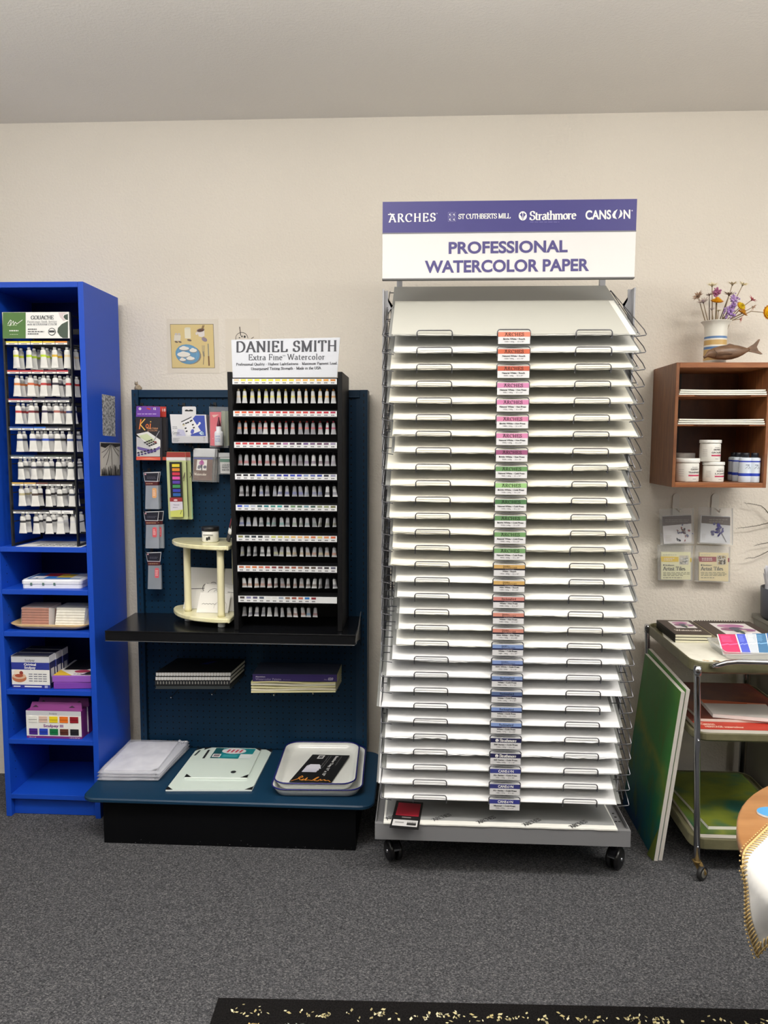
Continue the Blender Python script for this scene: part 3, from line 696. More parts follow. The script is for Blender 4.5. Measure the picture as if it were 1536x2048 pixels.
# ------------------------------------------------------------------ little cat figure on the pegboard
FIG = mottled('figurine_stone', [(.3, (120, 104, 84)), (.7, (186, 172, 148))], 120, .7)
ct = at(275, 778, Y=-.06); cz = GTOP+.0005; cx = ct.x
t = thing('cat_figurine', (cx, -.06, cz), 'tiny beige stone cat figure sitting on top of the pegboard', 'figurine')
m = MB(); m.lathe([(.004, 0), (.0135, .002), (.0145, .008), (.012, .016), (.008, .021), (.004, .023)], (cx+.002, -.06, cz), FIG, 14); m.build('body', t)
m = MB(); m.ball((cx-.004, -.062, cz+.0265), (.0075, .0065, .0062), FIG)
for s in (-1, 1): m.lathe([(.0028, 0), (.0005, .006)], (cx-.004+s*.0045, -.062, cz+.031), FIG, 6)
m.build('head', t)
m = MB(); m.tube([(cx+.012, -.058, cz+.003), (cx+.018, -.06, cz+.006), (cx+.017, -.062, cz+.013)], .002, FIG, 6); m.build('tail', t)

# ------------------------------------------------------------------ goods hanging on peg hooks
def hook(px, py, ln, label, yb=PY, mat=BLACK):
    p = at(px, py, Y=yb)
    m = MB(); m.tube([(p.x, yb-.001, p.z), (p.x, yb-ln, p.z-.002), (p.x, yb-ln-.006, p.z+.006)], .0019, mat, 8)
    m.obox((p.x, yb-.0025, p.z), (.006, 0, 0), (0, .0015, 0), (0, 0, .011), mat)
    return tag(m.build('peg_hook'), label, 'hook', 'peg hooks on the teal board')
def pack(name, pts, Y, th, mat, label, cat, group=None, draw=None, side=None):
    """a flat package hanging parallel to the board: outline in the plane Y, thickness going back"""
    m = MB(); m.prism([at(*p, Y=Y) for p in pts], (0, th, 0), mat, side)
    if draw: draw(Face(m, Y=Y))
    return tag(m.build(name), label, cat, group)
RED = C(196, 60, 48)
# two pocket watercolour sketch sets
def setbox(Y, dx, front):
    hx0, hx1 = 273.6+dx, 319.7+dx
    t = thing('watercolour_set', at(298+dx, 918, Y=Y), ['black watercolour set box behind the front one, with red hanger', 'black watercolour set box with purple hanger, hung at upper left of board'][front], 'paint set', 'hanging black watercolour sets')
    hc = C(112, 66, 168) if front else RED
    m = MB(); m.prism([at(*p, Y=Y) for p in [(272+dx, 833.4), (320+dx, 834), (320+dx, 813.5), (273+dx, 812)]], (0, .0012, 0), hc)
    f = Face(m, Y=Y)
    if front:
        f.disc(280, 817.5, 2.6, 2.6, WHITE).disc(280, 817.5, 1, 1, hc, 2); f.text('12', (306, 819.5), (312, 819.5), (306, 815), WHITE, 'sans', True).marks(275, 826, 318, 830, 1, C(190, 160, 220))
        f.poly([(293, 815), (302, 817), (300, 820), (294, 818)], RED)
    else: f.text('18', (321+dx-10, 823), (329+dx-10, 823), (321+dx-10, 817), WHITE)
    m.build('hanger', t)
    m = MB(); q = [(273+dx, 920), (321+dx, 920.5), (320+dx, 835), (271.5+dx, 834.4)]
    m.prism([at(*p, Y=Y-.002) for p in q], (0, .022, 0), C(38, 34, 38), C(96, 96, 106))
    f = Face(m, Y=Y-.002)
    if front:
        KO, KY = C(232, 120, 52), C(240, 190, 90)
        f.line([(282, 839), (279, 858)], 2.2, KO, 1).line([(290, 838), (280.5, 849), (290, 860)], 2.0, KY, 1).disc(294.5, 852, 3.2, 4.2, KO, 1).disc(294.5, 852, 1.6, 2.6, C(38, 34, 38), 2).line([(301, 847.5), (300, 857)], 2, KO, 1).disc(301.4, 843.5, 1.2, 1.2, KY, 1)
        f.text('Water Colors', (293, 858), (316, 858), (293, 854.5), C(206, 150, 110), 'sans', True).text('12 COLORS', (294.5, 862.5), (315, 862.5), (294.5, 859), C(206, 150, 110))
        f.poly([(273, 913), (320, 913), (320, 893), (273, 873)], C(196, 196, 196), 1).poly([(273, 868), (296, 863), (321, 880), (321, 895), (308, 900), (294, 888)], C(226, 226, 222), 2)
        f.poly([(277, 872), (294, 867), (310, 880), (298, 886)], C(206, 216, 176), 3)
        for i in range(4):
            for j in range(3): f.poly([(287.5+i*4.2+j*4.4, 884.5-i*1.7+j*3.2), (291+i*4.2+j*4.4, 883.2-i*1.7+j*3.2), (293.6+i*4.2+j*4.4, 885.4-i*1.7+j*3.2), (290+i*4.2+j*4.4, 886.8-i*1.7+j*3.2)], C(34, 30, 34), 4)
        f.disc(311, 884, 3, 1.8, C(150, 80, 70), 4).line([(309, 880), (319, 862)], 1.5, C(150, 150, 156), 5)
        f.poly([(275, 893), (306, 900), (320, 892), (320, 898), (300, 906), (275, 898)], C(110, 96, 160), 3)
        for i in range(6): f.poly([(274+i*6.5, 905+i*-1.5), (278+i*6.5, 903.6+i*-1.5), (280.5+i*6.5, 906+i*-1.5), (276+i*6.5, 907.4+i*-1.5)], C(40, 36, 60), 4).poly([(275+i*6.5, 909.5+i*-1.5), (279+i*6.5, 908+i*-1.5), (281+i*6.5, 910.5+i*-1.5), (277+i*6.5, 912+i*-1.5)], C(60, 50, 110), 4)
    f.poly([(273+dx, 920), (321+dx, 920.5), (321+dx, 914), (273+dx, 913.2)], C(222, 90, 70), 3).poly([(276+dx, 919), (318+dx, 919), (300+dx, 915.5), (286+dx, 917)], C(232, 140, 110), 4)
    m.build('box', t)
setbox(-.16, 0, 1); setbox(-.131, 12.2, 0); hook(284, 811.5, .062, 'black peg hook through the purple hanger of the black watercolour set')
t = thing('watercolour_set', at(378, 886, Y=-.155), 'white watercolour box with picture of a paint palette on the pegboard', 'paint set')
wp = C(226, 226, 228)
m = MB(); m.prism([at(*p, Y=-.1545) for p in [(364.2, 830), (392, 830), (392, 815), (390, 813), (366, 813), (364.2, 815)]], (0, .001, 0), wp)
Face(m, Y=-.1545).poly([(370, 820), (374, 819), (377, 820.5), (381, 819), (386, 820), (386, 822.6), (370, 822.6)], BLACK); m.build('hang_tab', t)
m = MB(); m.prism([at(*p, Y=-.155) for p in [(345, 886), (416, 886), (412, 829.2), (339.6, 828.6)]], (0, .04, 0), wp, C(176, 178, 186))
f = Face(m, Y=-.155)
f.poly([(382, 872), (412, 872), (409, 831), (391, 831), (378, 846)], C(64, 84, 180)).poly([(344, 885.5), (416, 885.5), (415.6, 873), (343.5, 873)], C(206, 206, 210), 1)
f.poly([(352, 872), (372, 872), (368, 860), (356, 858)], C(196, 196, 222), 1)
f.poly([(376, 871), (402, 862), (384, 835), (361, 846)], C(238, 238, 240), 2)
f.poly([(393, 851), (400, 844.5), (402, 847), (396, 853)], C(238, 238, 240), 2).disc(399.5, 846, 2, 2, C(238, 238, 240), 3).poly([(398, 866), (404, 862), (408, 866), (408, 869.5), (402, 870)], C(200, 226, 236), 2).disc(406, 866, 2.6, 2.6, C(70, 110, 180), 3).disc(406, 866, 1.2, 1.2, C(220, 235, 240), 4)
f.line([(363, 843.5), (383, 834)], 1.4, C(60, 60, 64), 3)
for px, py in [(368, 848.5), (373, 846.5), (377, 845), (382, 842.3), (372, 856.5), (386.5, 849.5), (388.5, 855.5), (374, 862.5), (384, 841)]:
    f.poly([(px-1.8, py+1.9), (px+1.7, py+.5), (px+.6, py-2), (px-2.8, py-.6)], C(40, 40, 46), 3)
f.poly([(366.5, 852.5), (371, 850.7), (369.6, 848), (365, 849.8)], C(216, 206, 170), 4).disc(385, 863, 3.4, 5, C(86, 96, 190), 3, 20)
f.text('Cotman', (345, 867.5), (359, 867.5), (345, 862.5), C(90, 92, 98)).marks(345.5, 852, 355, 858, 2, C(150, 152, 158)).marks(346, 868.7, 366, 870.4, 1, C(150, 152, 158)).marks(346.5, 876, 360, 884, 4, C(140, 140, 146)).text('15', (406, 877), (410, 877), (406, 873.8), C(90, 90, 96))
f.disc(408.3, 880.5, 2, 2, C(150, 150, 156)).disc(408.3, 880.5, 1.5, 1.5, C(206, 206, 210), 2)
m.build('box', t); hook(368, 811.5, .062, 'black peg hook through the tab of the white watercolour box')
# bag with pink sheet, bottle in front
t = thing('dropper_set', at(436, 895, Y=-.15), 'clear bag with pink card hung beside the white watercolour box', 'art supply bag')
m = MB(); m.prism([at(*p, Y=-.148) for p in [(420.5, 891), (441, 893), (442, 824), (420, 824)]], (0, .003, 0), C(226, 84, 104))
Face(m, Y=-.148).poly([(424, 830), (438, 829), (432, 833), (427, 835)], C(240, 190, 180)).disc(426, 877, .8, .8, C(240, 200, 200)); m.build('pink_card', t)
m = MB(); m.prism([at(*p, Y=-.1505) for p in [(419.5, 895), (456.5, 896), (456, 814), (418, 813)]], (0, .006, 0), FILM); m.build('bag', t, label='clear zip bag')
t2 = thing('dropper_bottle', at(438.3, 891, Y=-.17), 'small white bottle with long dark red tip hung before the pink card', 'bottle')
bb = at(438.3, 891.5, Y=-.17); H = (at(438.3, 834, Y=-.17)-bb).z; rb = (at(447, 891, Y=-.17)-at(429.5, 891, Y=-.17)).x/2
m = MB(); m.lathe([(rb*.9, 0), (rb, .003), (rb, H*.43), (rb*.9, H*.49), (rb*.6, H*.52), (rb*.62, H*.66), (rb*.6, H*.67)], bb, M('white_bottle', (230, 232, 236), .35), 18)
yf_ = bb.y-rb-.0005
for k in range(3): m.text(['WINTER', 'masking', 'fluid 30ml'][k], (bb.x-rb*.55, yf_, bb.z+H*(.3-.08*k)), (bb.x+rb*.5, yf_, bb.z+H*(.3-.08*k)), (0, 0, H*.055), C(90, 130, 190), 'sans')
m.build('body', t2)
m = MB(); m.lathe([(rb*.45, H*.672), (rb*.4, H*.76), (rb*.2, H*.9), (rb*.12, H)], bb, C(96, 30, 50, .4), 14); m.build('cap', t2)
for i, (x, c_) in enumerate([(447, (150, 156, 120)), (451, (110, 126, 80)), (455.5, (166, 170, 130))]):
    pack('paper_pack', [(x-4, 892-i*.6), (x+4, 892.6-i*.6), (x+3.4, 822), (x-4.4, 822)], -.142+.006*i, .003, C(*c_), 'slim greenish pack, %s of three behind the dropper bottle' % ['leftmost', 'middle one', 'rightmost'][i], 'package')
hook(430, 810.5, .055, 'black peg hook carrying the clear bag with the pink card')
# pan palettes on long green cards
def palette(Y, dx, front):
    t = thing('pan_palette', at(356+dx, 1038, Y=Y), ['second palette card on the same hook, behind the long palette', 'long black paint palette of bright pans on pale green card, front one'][front], 'paint set', 'long palette cards')
    gx = lambda p: (p[0]+dx, p[1])
    m = MB(); m.prism([at(*gx(p), Y=Y) for p in [(337.5, 1037), (339, 1038.8), (374, 1038.8), (376, 1037), (371.5, 915.5), (370.5, 904), (334, 903.6), (332.4, 915)]], (0, .0012, 0), C(196, 206, 150), C(230, 230, 220))
    f = Face(m, Y=Y)
    f.poly([gx(p) for p in [(332.6, 914.5), (371.2, 914.5), (370.4, 904.3), (333.6, 904)]], C(160, 56, 50)).poly([gx(p) for p in [(333, 921), (371.6, 921), (371.2, 914.6), (332.6, 914.6)]], C(226, 222, 224))
    if not front:
        f.poly([gx(p) for p in [(374, 1037), (376, 1036), (373, 980), (371.8, 980)]], C(140, 190, 150)); f.line([gx((370.3, 945)), gx((373, 950)), gx((370, 955))], 1.2, C(90, 74, 60), 2)
    m.build('card', t)
    f2 = MB(); f2.prism([at(*gx(p), Y=Y-.012) for p in [(343, 1034), (366, 1034), (362, 924), (338.5, 924)]], (0, .0115, 0), C(40, 40, 44, .3)); f = Face(f2, Y=Y-.012)
    f.poly([gx(p) for p in [(341.5, 1034), (366.5, 1034), (365, 1003), (340, 1003)]], C(214, 210, 220)).poly([gx(p) for p in [(341.5, 1034), (366.5, 1034), (366, 1019), (341, 1022)]], C(206, 212, 110), 2).poly([gx(p) for p in [(340, 1003), (365, 1003), (364.6, 995), (339.6, 995)]], C(150, 44, 50), 3)
    f.disc(351.5+dx, 1000.2, 4, 1.8, C(226, 200, 206), 4).text('Watercolor', gx((347, 1011)), gx((359, 1011)), gx((347, 1008)), C(120, 110, 140)).marks(346+dx, 1013, 358+dx, 1016.5, 1, C(150, 140, 160)).line([gx((361, 1028)), gx((363.5, 1021))], .8, C(90, 90, 70), 4)
    if front: f.line([gx((367.6, 962)), gx((370, 945)), gx((366.5, 957))], 1.2, C(90, 74, 60), 2)
    f2.build('palette_tray', t)
    for k, c_ in enumerate([(224, 204, 60), (226, 142, 52), (206, 60, 80), (226, 90, 170), (96, 70, 170), (70, 150, 96), (60, 70, 176), (50, 100, 170)]):
        y = 928+k*8.35; x = 344+k*.3
        q = MB(); q.prism([at(*gx(p), Y=Y-.0135) for p in [(x, y+6), (x+15, y+6), (x+14.8, y), (x-.2, y)]], (0, .001, 0), C(*c_, .35)); q.build('paint_pan', t, label='%s paint pan' % ['yellow', 'orange', 'red', 'pink', 'violet', 'green', 'blue violet', 'blue'][k])
palette(-.165, 0, 1); palette(-.139, 10, 0); hook(341, 901.5, .06, 'black peg hook holding the long palette cards')
# small watercolour pads in bags
PADB = C(112, 78, 60)
for i in range(3):
    Y = -.165+.018*i; dx = 4.5*i; ttl = ['front brown watercolour pad in a clear bag with tulip picture', 'second bagged brown pad close behind the one with the tulip', 'rearmost bagged brown pad behind the one with the tulip'][i]
    t = thing('paper_pad', at(408+dx, 962, Y=Y), ttl, 'paper pad', 'bagged brown watercolour pads')
    q = lambda x, y: (x+dx, y)
    m = MB(); m.prism([at(*q(*p), Y=Y) for p in [(386.5, 960.5), (424, 961.5), (425.5, 915), (388.5, 914.5)]], (0, .008, 0), PADB, C(206, 200, 186)); f = Face(m, Y=Y)
    f.poly([q(387, 918), q(425.4, 919), q(425.5, 915), q(388.5, 914.5)], C(70, 76, 150))
    if i == 0:
        f.poly([(392.6, 940), (413, 941), (414.5, 920), (394.5, 919.5)], C(236, 232, 226), 2)
        f.disc(403.5, 926, 5.2, 5, C(196, 120, 170), 3).disc(404, 924, 2.6, 4, C(170, 90, 150), 4).disc(398.5, 934, 3, 4, C(110, 104, 120), 3, 20).disc(410, 934, 3.4, 3, C(100, 96, 116), 3, -20).line([(404, 929), (403.5, 940)], 1.6, C(70, 76, 80), 4).disc(403, 933, 2, 3.6, C(90, 90, 100), 4)
        f.text('Watercolor', (388.5, 950.5), (413, 951), (388.6, 945.5), C(236, 222, 206), 'serif', True).marks(388.5, 943, 399, 944.5, 1, C(200, 180, 160)).marks(388.5, 953, 400, 955, 1, C(170, 140, 120))
    m.build('pad', t)
    m = MB(); m.prism([at(*q(*p), Y=Y-.002) for p in [(384.5, 963), (428, 964.5), (430.3, 897), (387, 896.5)]], (0, .0125, 0), FILM)
    Face(m, Y=Y-.002).poly([q(386.6, 913.5), q(429.5, 914), q(430.2, 897.3), q(387, 896.8)], clear_plastic('silver_film', (236, 238, 240), .62, .25)); m.build('bag', t)
hook(398, 896, .075, 'black peg hook carrying the bagged brown pads'); hook(381, 889, .07, 'bare black peg hook just above the bagged brown pads')
t = thing('powder_packet', at(448, 948, Y=-.15), 'small clear packet with green striped white label beside the tube display', 'package')
m = MB(); m.prism([at(*p, Y=-.15) for p in [(441, 946.5), (461, 947), (461, 915), (440, 914.6)]], (0, .006, 0), C(214, 214, 212)); f = Face(m, Y=-.15)
f.poly([(440, 924), (461, 924.4), (461, 918), (440, 917.6)], C(50, 116, 90)); [f.text(s_, (444, 931.5+5*k), (459, 931.5+5*k), (444, 928+5*k), C(84, 84, 90), 'sans', True) for k, s_ in enumerate(['LIQUID', 'FRISKET', 'REMOVER'])]; m.build('label_card', t)
m = MB(); m.prism([at(*p, Y=-.1525) for p in [(437, 948.6), (462, 949), (462, 905.5), (436.6, 905)]], (0, .01, 0), FILM); Face(m, Y=-.1525).poly([(437.4, 914), (461.6, 914), (461.6, 905.8), (437.2, 905.4)], clear_plastic('silver_film')); m.build('bag', t)
hook(445.5, 902.5, .06, 'black peg hook carrying the green striped packet')
# brush packs on three hooks
def brush_pack(Y, x, y, s, dx, tip, label):
    t = thing('brush_pack', at(x+dx+14, y+74, Y=Y), label, 'brush pack', 'clear brush packs on the left of the board')
    q = lambda a, b_: (x+a+dx, y+b_)
    m = MB(); m.prism([at(*q(*p), Y=Y) for p in [(3, 19), (29, 19.5), (31, 0), (0, 1)]], (0, .001, 0), C(206, 206, 210)); f = Face(m, Y=Y)
    f.poly([q(3.6, 17.6), q(28, 18), q(30, 1.6), q(1, 2.4)], C(26, 26, 40)).disc(x+dx+4.4, y+4.6, 1.8, 1.4, C(226, 170, 180), 2).marks(x+dx+8, y+9, x+dx+26, y+14, 2, C(96, 96, 110)).poly([q(4.6, 27), q(29, 27), q(29, 19.6), q(3.4, 19.2)], C(84, 30, 34), 2).marks(x+dx+6, y+21.5, x+dx+25, y+25, 1, C(190, 150, 120), 3)
    m.build('header_card', t)
    m = MB(); m.prism([at(*q(*p), Y=Y-.002) for p in [(4, 74), (31, 74.5), (30, 27), (5, 27)]], (0, .012, 0), clear_plastic('brush_film', (220, 228, 238), .36, .1, .35)); m.build('bag', t)
    m = MB(); f = MB(); f.prism([at(*q(*p), Y=Y+.003) for p in [(8, 73), (13, 73), (16, 30), (10, 30)]], (0, .003, 0), C(96, 110, 136)); f.build('brush_handle', t)
    m.prism([at(*q(*p), Y=Y-.0028) for p in [(18, 50), (19.5, 52), (25, 52), (26.4, 50), (26.4, 34), (24.5, 32), (19.5, 32), (18, 34)]], (0, .0006, 0), C(*tip)); Face(m, Y=Y-.0028).marks(x+dx+19.6, y+36, x+dx+25.5, y+48, 4, C(240, 226, 220), 1); m.build('sticker', t)
hy = [(286.5, 944), (287, 1022.5), (291.5, 1104)]
for i, (x, y) in enumerate(hy):
    tip = [(230, 170, 110), (226, 96, 104), (226, 104, 116)][i]
    brush_pack(-.15, x, y, 1, 0, tip, 'clear brush pack with %s, front one on the %s hook' % (['an orange sticker', 'a red sticker', 'a pink-red sticker'][i], ['top left', 'middle left', 'lowest left'][i]))
    if i < 2: brush_pack(-.128, x, y-.5, 1, 9.5 if i else 3.5, tip, 'second clear brush pack behind the front one on the %s hook' % ['top left', 'middle left'][i])
    hook(x+12, y-2, .058, 'short peg hook above the %s brush pack' % ['topmost', 'middle', 'lowest'][i])

# ------------------------------------------------------------------ prints on the wall above the pegboard
m = MB(); m.prism([at(*p, Y=-.0012) for p in [(335, 746), (438.5, 746.5), (436.5, 638), (333, 637.5)]], (0, .0008, 0), C(226, 218, 204)); f = Face(m, Y=-.0012)
f.poly([(344, 736.4), (430, 736.2), (426.8, 648), (340, 648.4)], C(90, 84, 70)).poly([(344.7, 735.6), (429.2, 735.5), (426.1, 648.8), (340.8, 649.2)], C(222, 200, 140), 2)
BL = C(104, 158, 196)
f.disc(377.5, 709.5, 25.5, 19, C(150, 138, 120), 3, 12).disc(375.5, 708.5, 24.5, 19.5, BL, 4, 12).disc(375.5, 708.5, 20, 15.5, C(130, 178, 208), 5, 12).disc(375.5, 708.8, 19, 14.6, BL, 6, 12)
cl = C(238, 234, 224); cs = C(150, 156, 160)
for cx_, cy_, rx, ry in [(369, 697, 10, 3.4), (387, 701, 7.5, 3.6), (368, 709, 13, 5), (381.5, 717, 8.5, 3.2), (366, 719.5, 6.5, 2.6)]:
    f.disc(cx_+.8, cy_+1.6, rx, ry, cs, 7).disc(cx_, cy_, rx, ry, cl, 8).disc(cx_-1, cy_-2, rx*.5, ry*.8, cl, 8)
f.poly([(370, 677), (382, 677), (381, 656), (369, 657)], C(236, 230, 206), 3).disc(375.5, 656.5, 6, 1.8, C(226, 222, 200), 4).disc(379, 680.5, 4.5, 2, C(120, 104, 96), 3, 15)
for dx in (0, 6): f.poly([(348+dx, 681), (355+dx, 682), (356+dx, 671), (349+dx, 670)], C(226, 220, 206), 3).disc(352.4+dx, 668.5, 2.6, 2.4, C(206, 200, 196), 4).disc(353+dx*1.2, 684, 3.4, 1.6, C(120, 104, 96), 3, 15)
f.disc(409, 679, 6, 4, C(150, 136, 150), 3, 30).poly([(394, 662), (409, 660), (409.5, 672), (404, 674.5), (398, 673)], C(232, 224, 218), 4).disc(401.6, 660.5, 8, 3.6, C(150, 132, 130), 5, -10).disc(401.6, 661, 6.6, 2.8, C(92, 64, 54), 6, -10).line([(403, 660), (406.5, 651)], 1.2, C(120, 90, 60), 7).line([(405, 660), (409, 651)], 1.2, C(120, 90, 60), 7).disc(393.5, 667, 2.2, 3, C(226, 216, 210), 3)
f.line([(408, 712), (407, 729)], 1.5, C(150, 132, 110), 3).line([(407, 704), (408, 712)], 3.6, C(150, 140, 120), 3)
for dx in (-2.2, 0, 2.2): f.line([(407+dx, 691), (407+dx*.8, 704)], .9, C(160, 150, 130), 3)
f.line([(416.5, 688), (417.5, 713)], 2.2, C(150, 146, 130), 3).line([(417.5, 713), (418.5, 731)], 2.8, C(120, 86, 60), 3)
tag(m.build('wall_print'), 'square print of a blue plate, cup, fork and knife on yellow, fixed to the wall', 'picture')
m = MB(); m.prism([at(*p, Y=-.0012) for p in [(452, 760), (520, 759), (518, 637), (450, 638)]], (0, .0008, 0), C(228, 220, 206)); f = Face(m, Y=-.0012)
f.line([(472+0, 682)]+[(483.5-12*math.cos(R(a)), 676-11*math.sin(R(a))) for a in range(0, 190, 15)], .9, C(60, 56, 54), 2).line([(479.5, 654), (481.5, 671)], 1.6, C(70, 60, 54), 2)
f.disc(484, 673, 1.2, 2, BLACK, 2).disc(489.5, 673.5, 2, 2.4, BLACK, 2).disc(479, 675.5, 1.6, 1, BLACK, 2).line([(503, 677), (507.5, 674)], 1, C(70, 60, 54), 2)
tag(m.build('wall_print'), 'pale sheet with a small ink drawing half hidden by the white tube display header', 'picture')
# ================================================================== cream corner stand on the black shelf
CREAM = mottled('cream_marbled_laminate', [(.3, (214, 208, 160)), (.5, (236, 230, 186)), (.7, (240, 236, 200))], 9, .16, (1, 2.2, 1))
CREAMP = M('cream_plastic', (236, 230, 190), .35); GREYP = M('pale_grey_plastic', (206, 208, 206), .4)
st = thing('corner_stand', (-.85, -.24, SZ), 'two-tier cream corner stand with round posts on the black shelf', 'shelf stand')
def quarter(z, th):
    """rounded triangle plate: straight back and right side, bowed front left edge"""
    pts = []
    ctl = [(-.716, -.352), (-.742, -.358), (-.80, -.347), (-.87, -.318), (-.935, -.262), (-.972, -.195), (-.978, -.155), (-.965, -.132), (-.93, -.122), (-.72, -.122), (-.709, -.13), (-.706, -.15), (-.706, -.34)]
    n_ = len(ctl)
    for i in range(n_):
        p0, p1, p2, p3 = [Vector(ctl[(i+k) % n_]) for k in (-1, 0, 1, 2)]
        for t_ in (0, .34, .67):
            q = .5*((2*p1)+(p2-p0)*t_+(2*p0-5*p1+4*p2-p3)*t_*t_+(3*p1-p0-3*p2+p3)*t_**3); pts.append(q)
    c = Vector((-.82, -.22))
    ring = lambda d, zz: [Vector((c.x+(p.x-c.x)*(1-d), c.y+(p.y-c.y)*(1-d), zz)) for p in pts][::-1]
    m = MB(); m.loft([ring(.02, z), ring(0, z+.003), ring(0, z+th-.003), ring(.02, z+th)], CREAM, smooth=False); return m
quarter(1.0435, .0165).build('top_plate', st); quarter(.771, .0165).build('lower_plate', st)
PZ = [(-.902, -.232), (-.748, -.318), (-.735, -.15)]
for x, y in PZ:
    part('post', st, lambda m: m.lathe([(.0145, .788), (.0135, .80), (.0135, 1.03), (.0145, 1.043)], (x, y, 0), CREAMP, 18))
    part('foot', st, lambda m: m.lathe([(.0125, SZ+.0006), (.014, SZ+.002), (.0135, .7705)], (x, y, 0), GREYP, 16))
JW = M('jar_white_plastic', (234, 234, 226), .35)
jc = at(421, 1079, Y=-.24); jz = 1.0605
t = thing('ground_jar', (jc.x, -.24, jz), 'white jar with black lid on top of the cream corner stand', 'jar')
m = MB(); m.lathe([(.029, 0), (.0315, .003), (.0315, .0405), (.03, .042)], (jc.x, -.24, jz), JW, 24)
for k in range(2): m.obox((jc.x-.004+.008*k, -.2727, jz+.014+.003*k), (.0035, 0, 0), (0, .0004, 0), (0, 0, .006), BLACK)
m.obox((jc.x, -.2723, jz+.029), (.019, 0, 0), (0, .0003, 0), (0, 0, .0012), C(90, 90, 90)); m.build('body', t)
part('lid', t, lambda m: m.lathe([(.033, .0425), (.0335, .044), (.0335, .0565), (.032, .058), (.028, .0575)], (jc.x, -.24, jz), M('black_lid', (24, 23, 24), .4), 24))
# three pens leaning on the tube display
for i, (px, ln, bodyc, lab) in enumerate([(449.5, .092, (150, 40, 44), 'short pen with red barrel, leftmost of three on the corner stand'), (453.5, .1, (40, 40, 44), 'dark barrelled pen in the middle of three on the corner stand'), (459.5, .112, (236, 236, 236), 'white pen beside the tube display on the corner stand')]):
    b0 = at(px, 1084, Z=jz); b0 = Vector((b0.x, -.21+.028*i*(-1), jz+.003)); d = Vector((.018+.004*i, .016, ln)).normalized()
    t = thing('pen', b0, lab, 'pen', 'pens on the corner stand')
    m = MB(); m.tube([b0, b0+d*.028], .0048, C(60, 58, 60), 10); m.tube([b0+d*.028, b0+d*.048], .0046, WHITE, 10); m.build('cap', t)
    m = MB(); m.tube([b0+d*.0483, b0+d*ln*.93, b0+d*ln], [.0042, .004, .001], C(*bodyc), 10); m.build('barrel', t)
# white cards leaning on the lower tier
CARDW = C(236, 234, 228)
def leaning(name, p, Yb, Yt, label, draw=None):
    """p: four pixel corners (bottom left, bottom right, top right, top left); bottom stands at Yb, top leans back to Yt"""
    q = [at(p[0][0], p[0][1], Y=Yb), at(p[1][0], p[1][1], Y=Yb), at(p[2][0], p[2][1], Y=Yt), at(p[3][0], p[3][1], Y=Yt)]
    zb = .7885
    q[0].z = q[1].z = zb
    m = MB(); m.prism(q, (0, .0025, .0006), CARDW)
    nrm = (q[1]-q[0]).cross(q[3]-q[0]).normalized()
    if nrm.y > 0: nrm = -nrm
    def L(pts, wd, mat, l=1):
        P = [q[0]+(q[1]-q[0])*u+(q[3]-q[0])*v_+nrm*.0006*l for u, v_ in pts]
        for a, b_ in zip(P, P[1:]):
            d = (b_-a).normalized(); s_ = d.cross(nrm)*wd/2
            m.poly([a-s_, b_-s_, b_+s_, a+s_], mat)
    if draw: draw(L)
    return tag(m.build(name), label, 'card', 'white cards on the cream corner stand')
leaning('note_card', [(366, 1214), (466, 1216), (467, 1138), (381, 1134.5)], -.20, -.135, 'largest white card leaning at the back of the lower tier', lambda L: [L([(.02, .47), (.4, .49)], .0022, C(60, 56, 56)), L([(.41+.09*math.cos(R(a)), .51+.1*math.sin(R(a))) for a in range(80, 260, 20)], .002, C(60, 56, 56)), L([(.72, .5), (.7, .98)], .0022, C(50, 46, 46)), L([(.62, .97), (.66, 1), (.71, .97)], .002, C(50, 46, 46)), L([(.52+.06*math.cos(R(a)), .6+.04*math.sin(R(a))) for a in range(20, 160, 20)], .002, C(60, 56, 56))])
leaning('note_card', [(399, 1220), (468, 1221), (469, 1170), (411, 1167.5)], -.235, -.19, 'middle white card leaning on the largest one, with a small sketch', lambda L: [L([(.3+.18*math.cos(R(a)), .62+.2*math.sin(R(a))) for a in range(10, 190, 20)], .0016, C(70, 68, 70)), L([(.35+.05*math.cos(R(a)), .7+.06*math.sin(R(a))) for a in range(20, 190, 20)], .0012, C(70, 68, 70)), L([(.7, .7), (.9, .68)], .0016, C(80, 76, 76))])
leaning('note_card', [(392.5, 1221.5), (456, 1225), (462, 1187), (401, 1185)], -.265, -.232, 'front white card with faint writing, leaning on the lower tier', lambda L: [L([(.12+.05*i, .42+.04*(i % 2)), (.17+.05*i, .42+.04*((i+1) % 2))], .0014, C(120, 116, 112)) for i in range(9)]+[L([(.72+.2*math.cos(R(a)), .28+.32*math.sin(R(a))) for a in range(-10, 200, 20)], .0008, C(150, 146, 140))])

# ================================================================== black tube display
BKD = M('black_display_board', (16, 16, 18), .5, spec=.25)
DY = -.36; D0, D1 = -.1155, SZ+.0006
dx0t, dx1t, dx0b, dx1b = -.7015, -.2872, -.689, -.2882
DT = at(570, 743.5, Y=DY).z
dd = thing('tube_display', (-.49, -.24, SZ+.0006), 'tall black display of small paint tubes with white header sign on the black shelf', 'display rack')
for xt, xb in ((dx0t, dx0b), (dx1t-.0165, dx1b-.0165)):
    part('side_panel', dd, lambda m: m.loft([[(xb, DY, D1), (xb+.0165, DY, D1), (xb+.0165, D0, D1), (xb, D0, D1)], [(xt, DY, DT), (xt+.0165, DY, DT), (xt+.0165, D0, DT), (xt, D0, DT)]], BKD, smooth=False), .001)
inx = lambda z: (dx0b+.017+(dx0t-dx0b)*(z-D1)/(DT-D1), dx1b-.017+(dx1t-dx1b)*(z-D1)/(DT-D1))
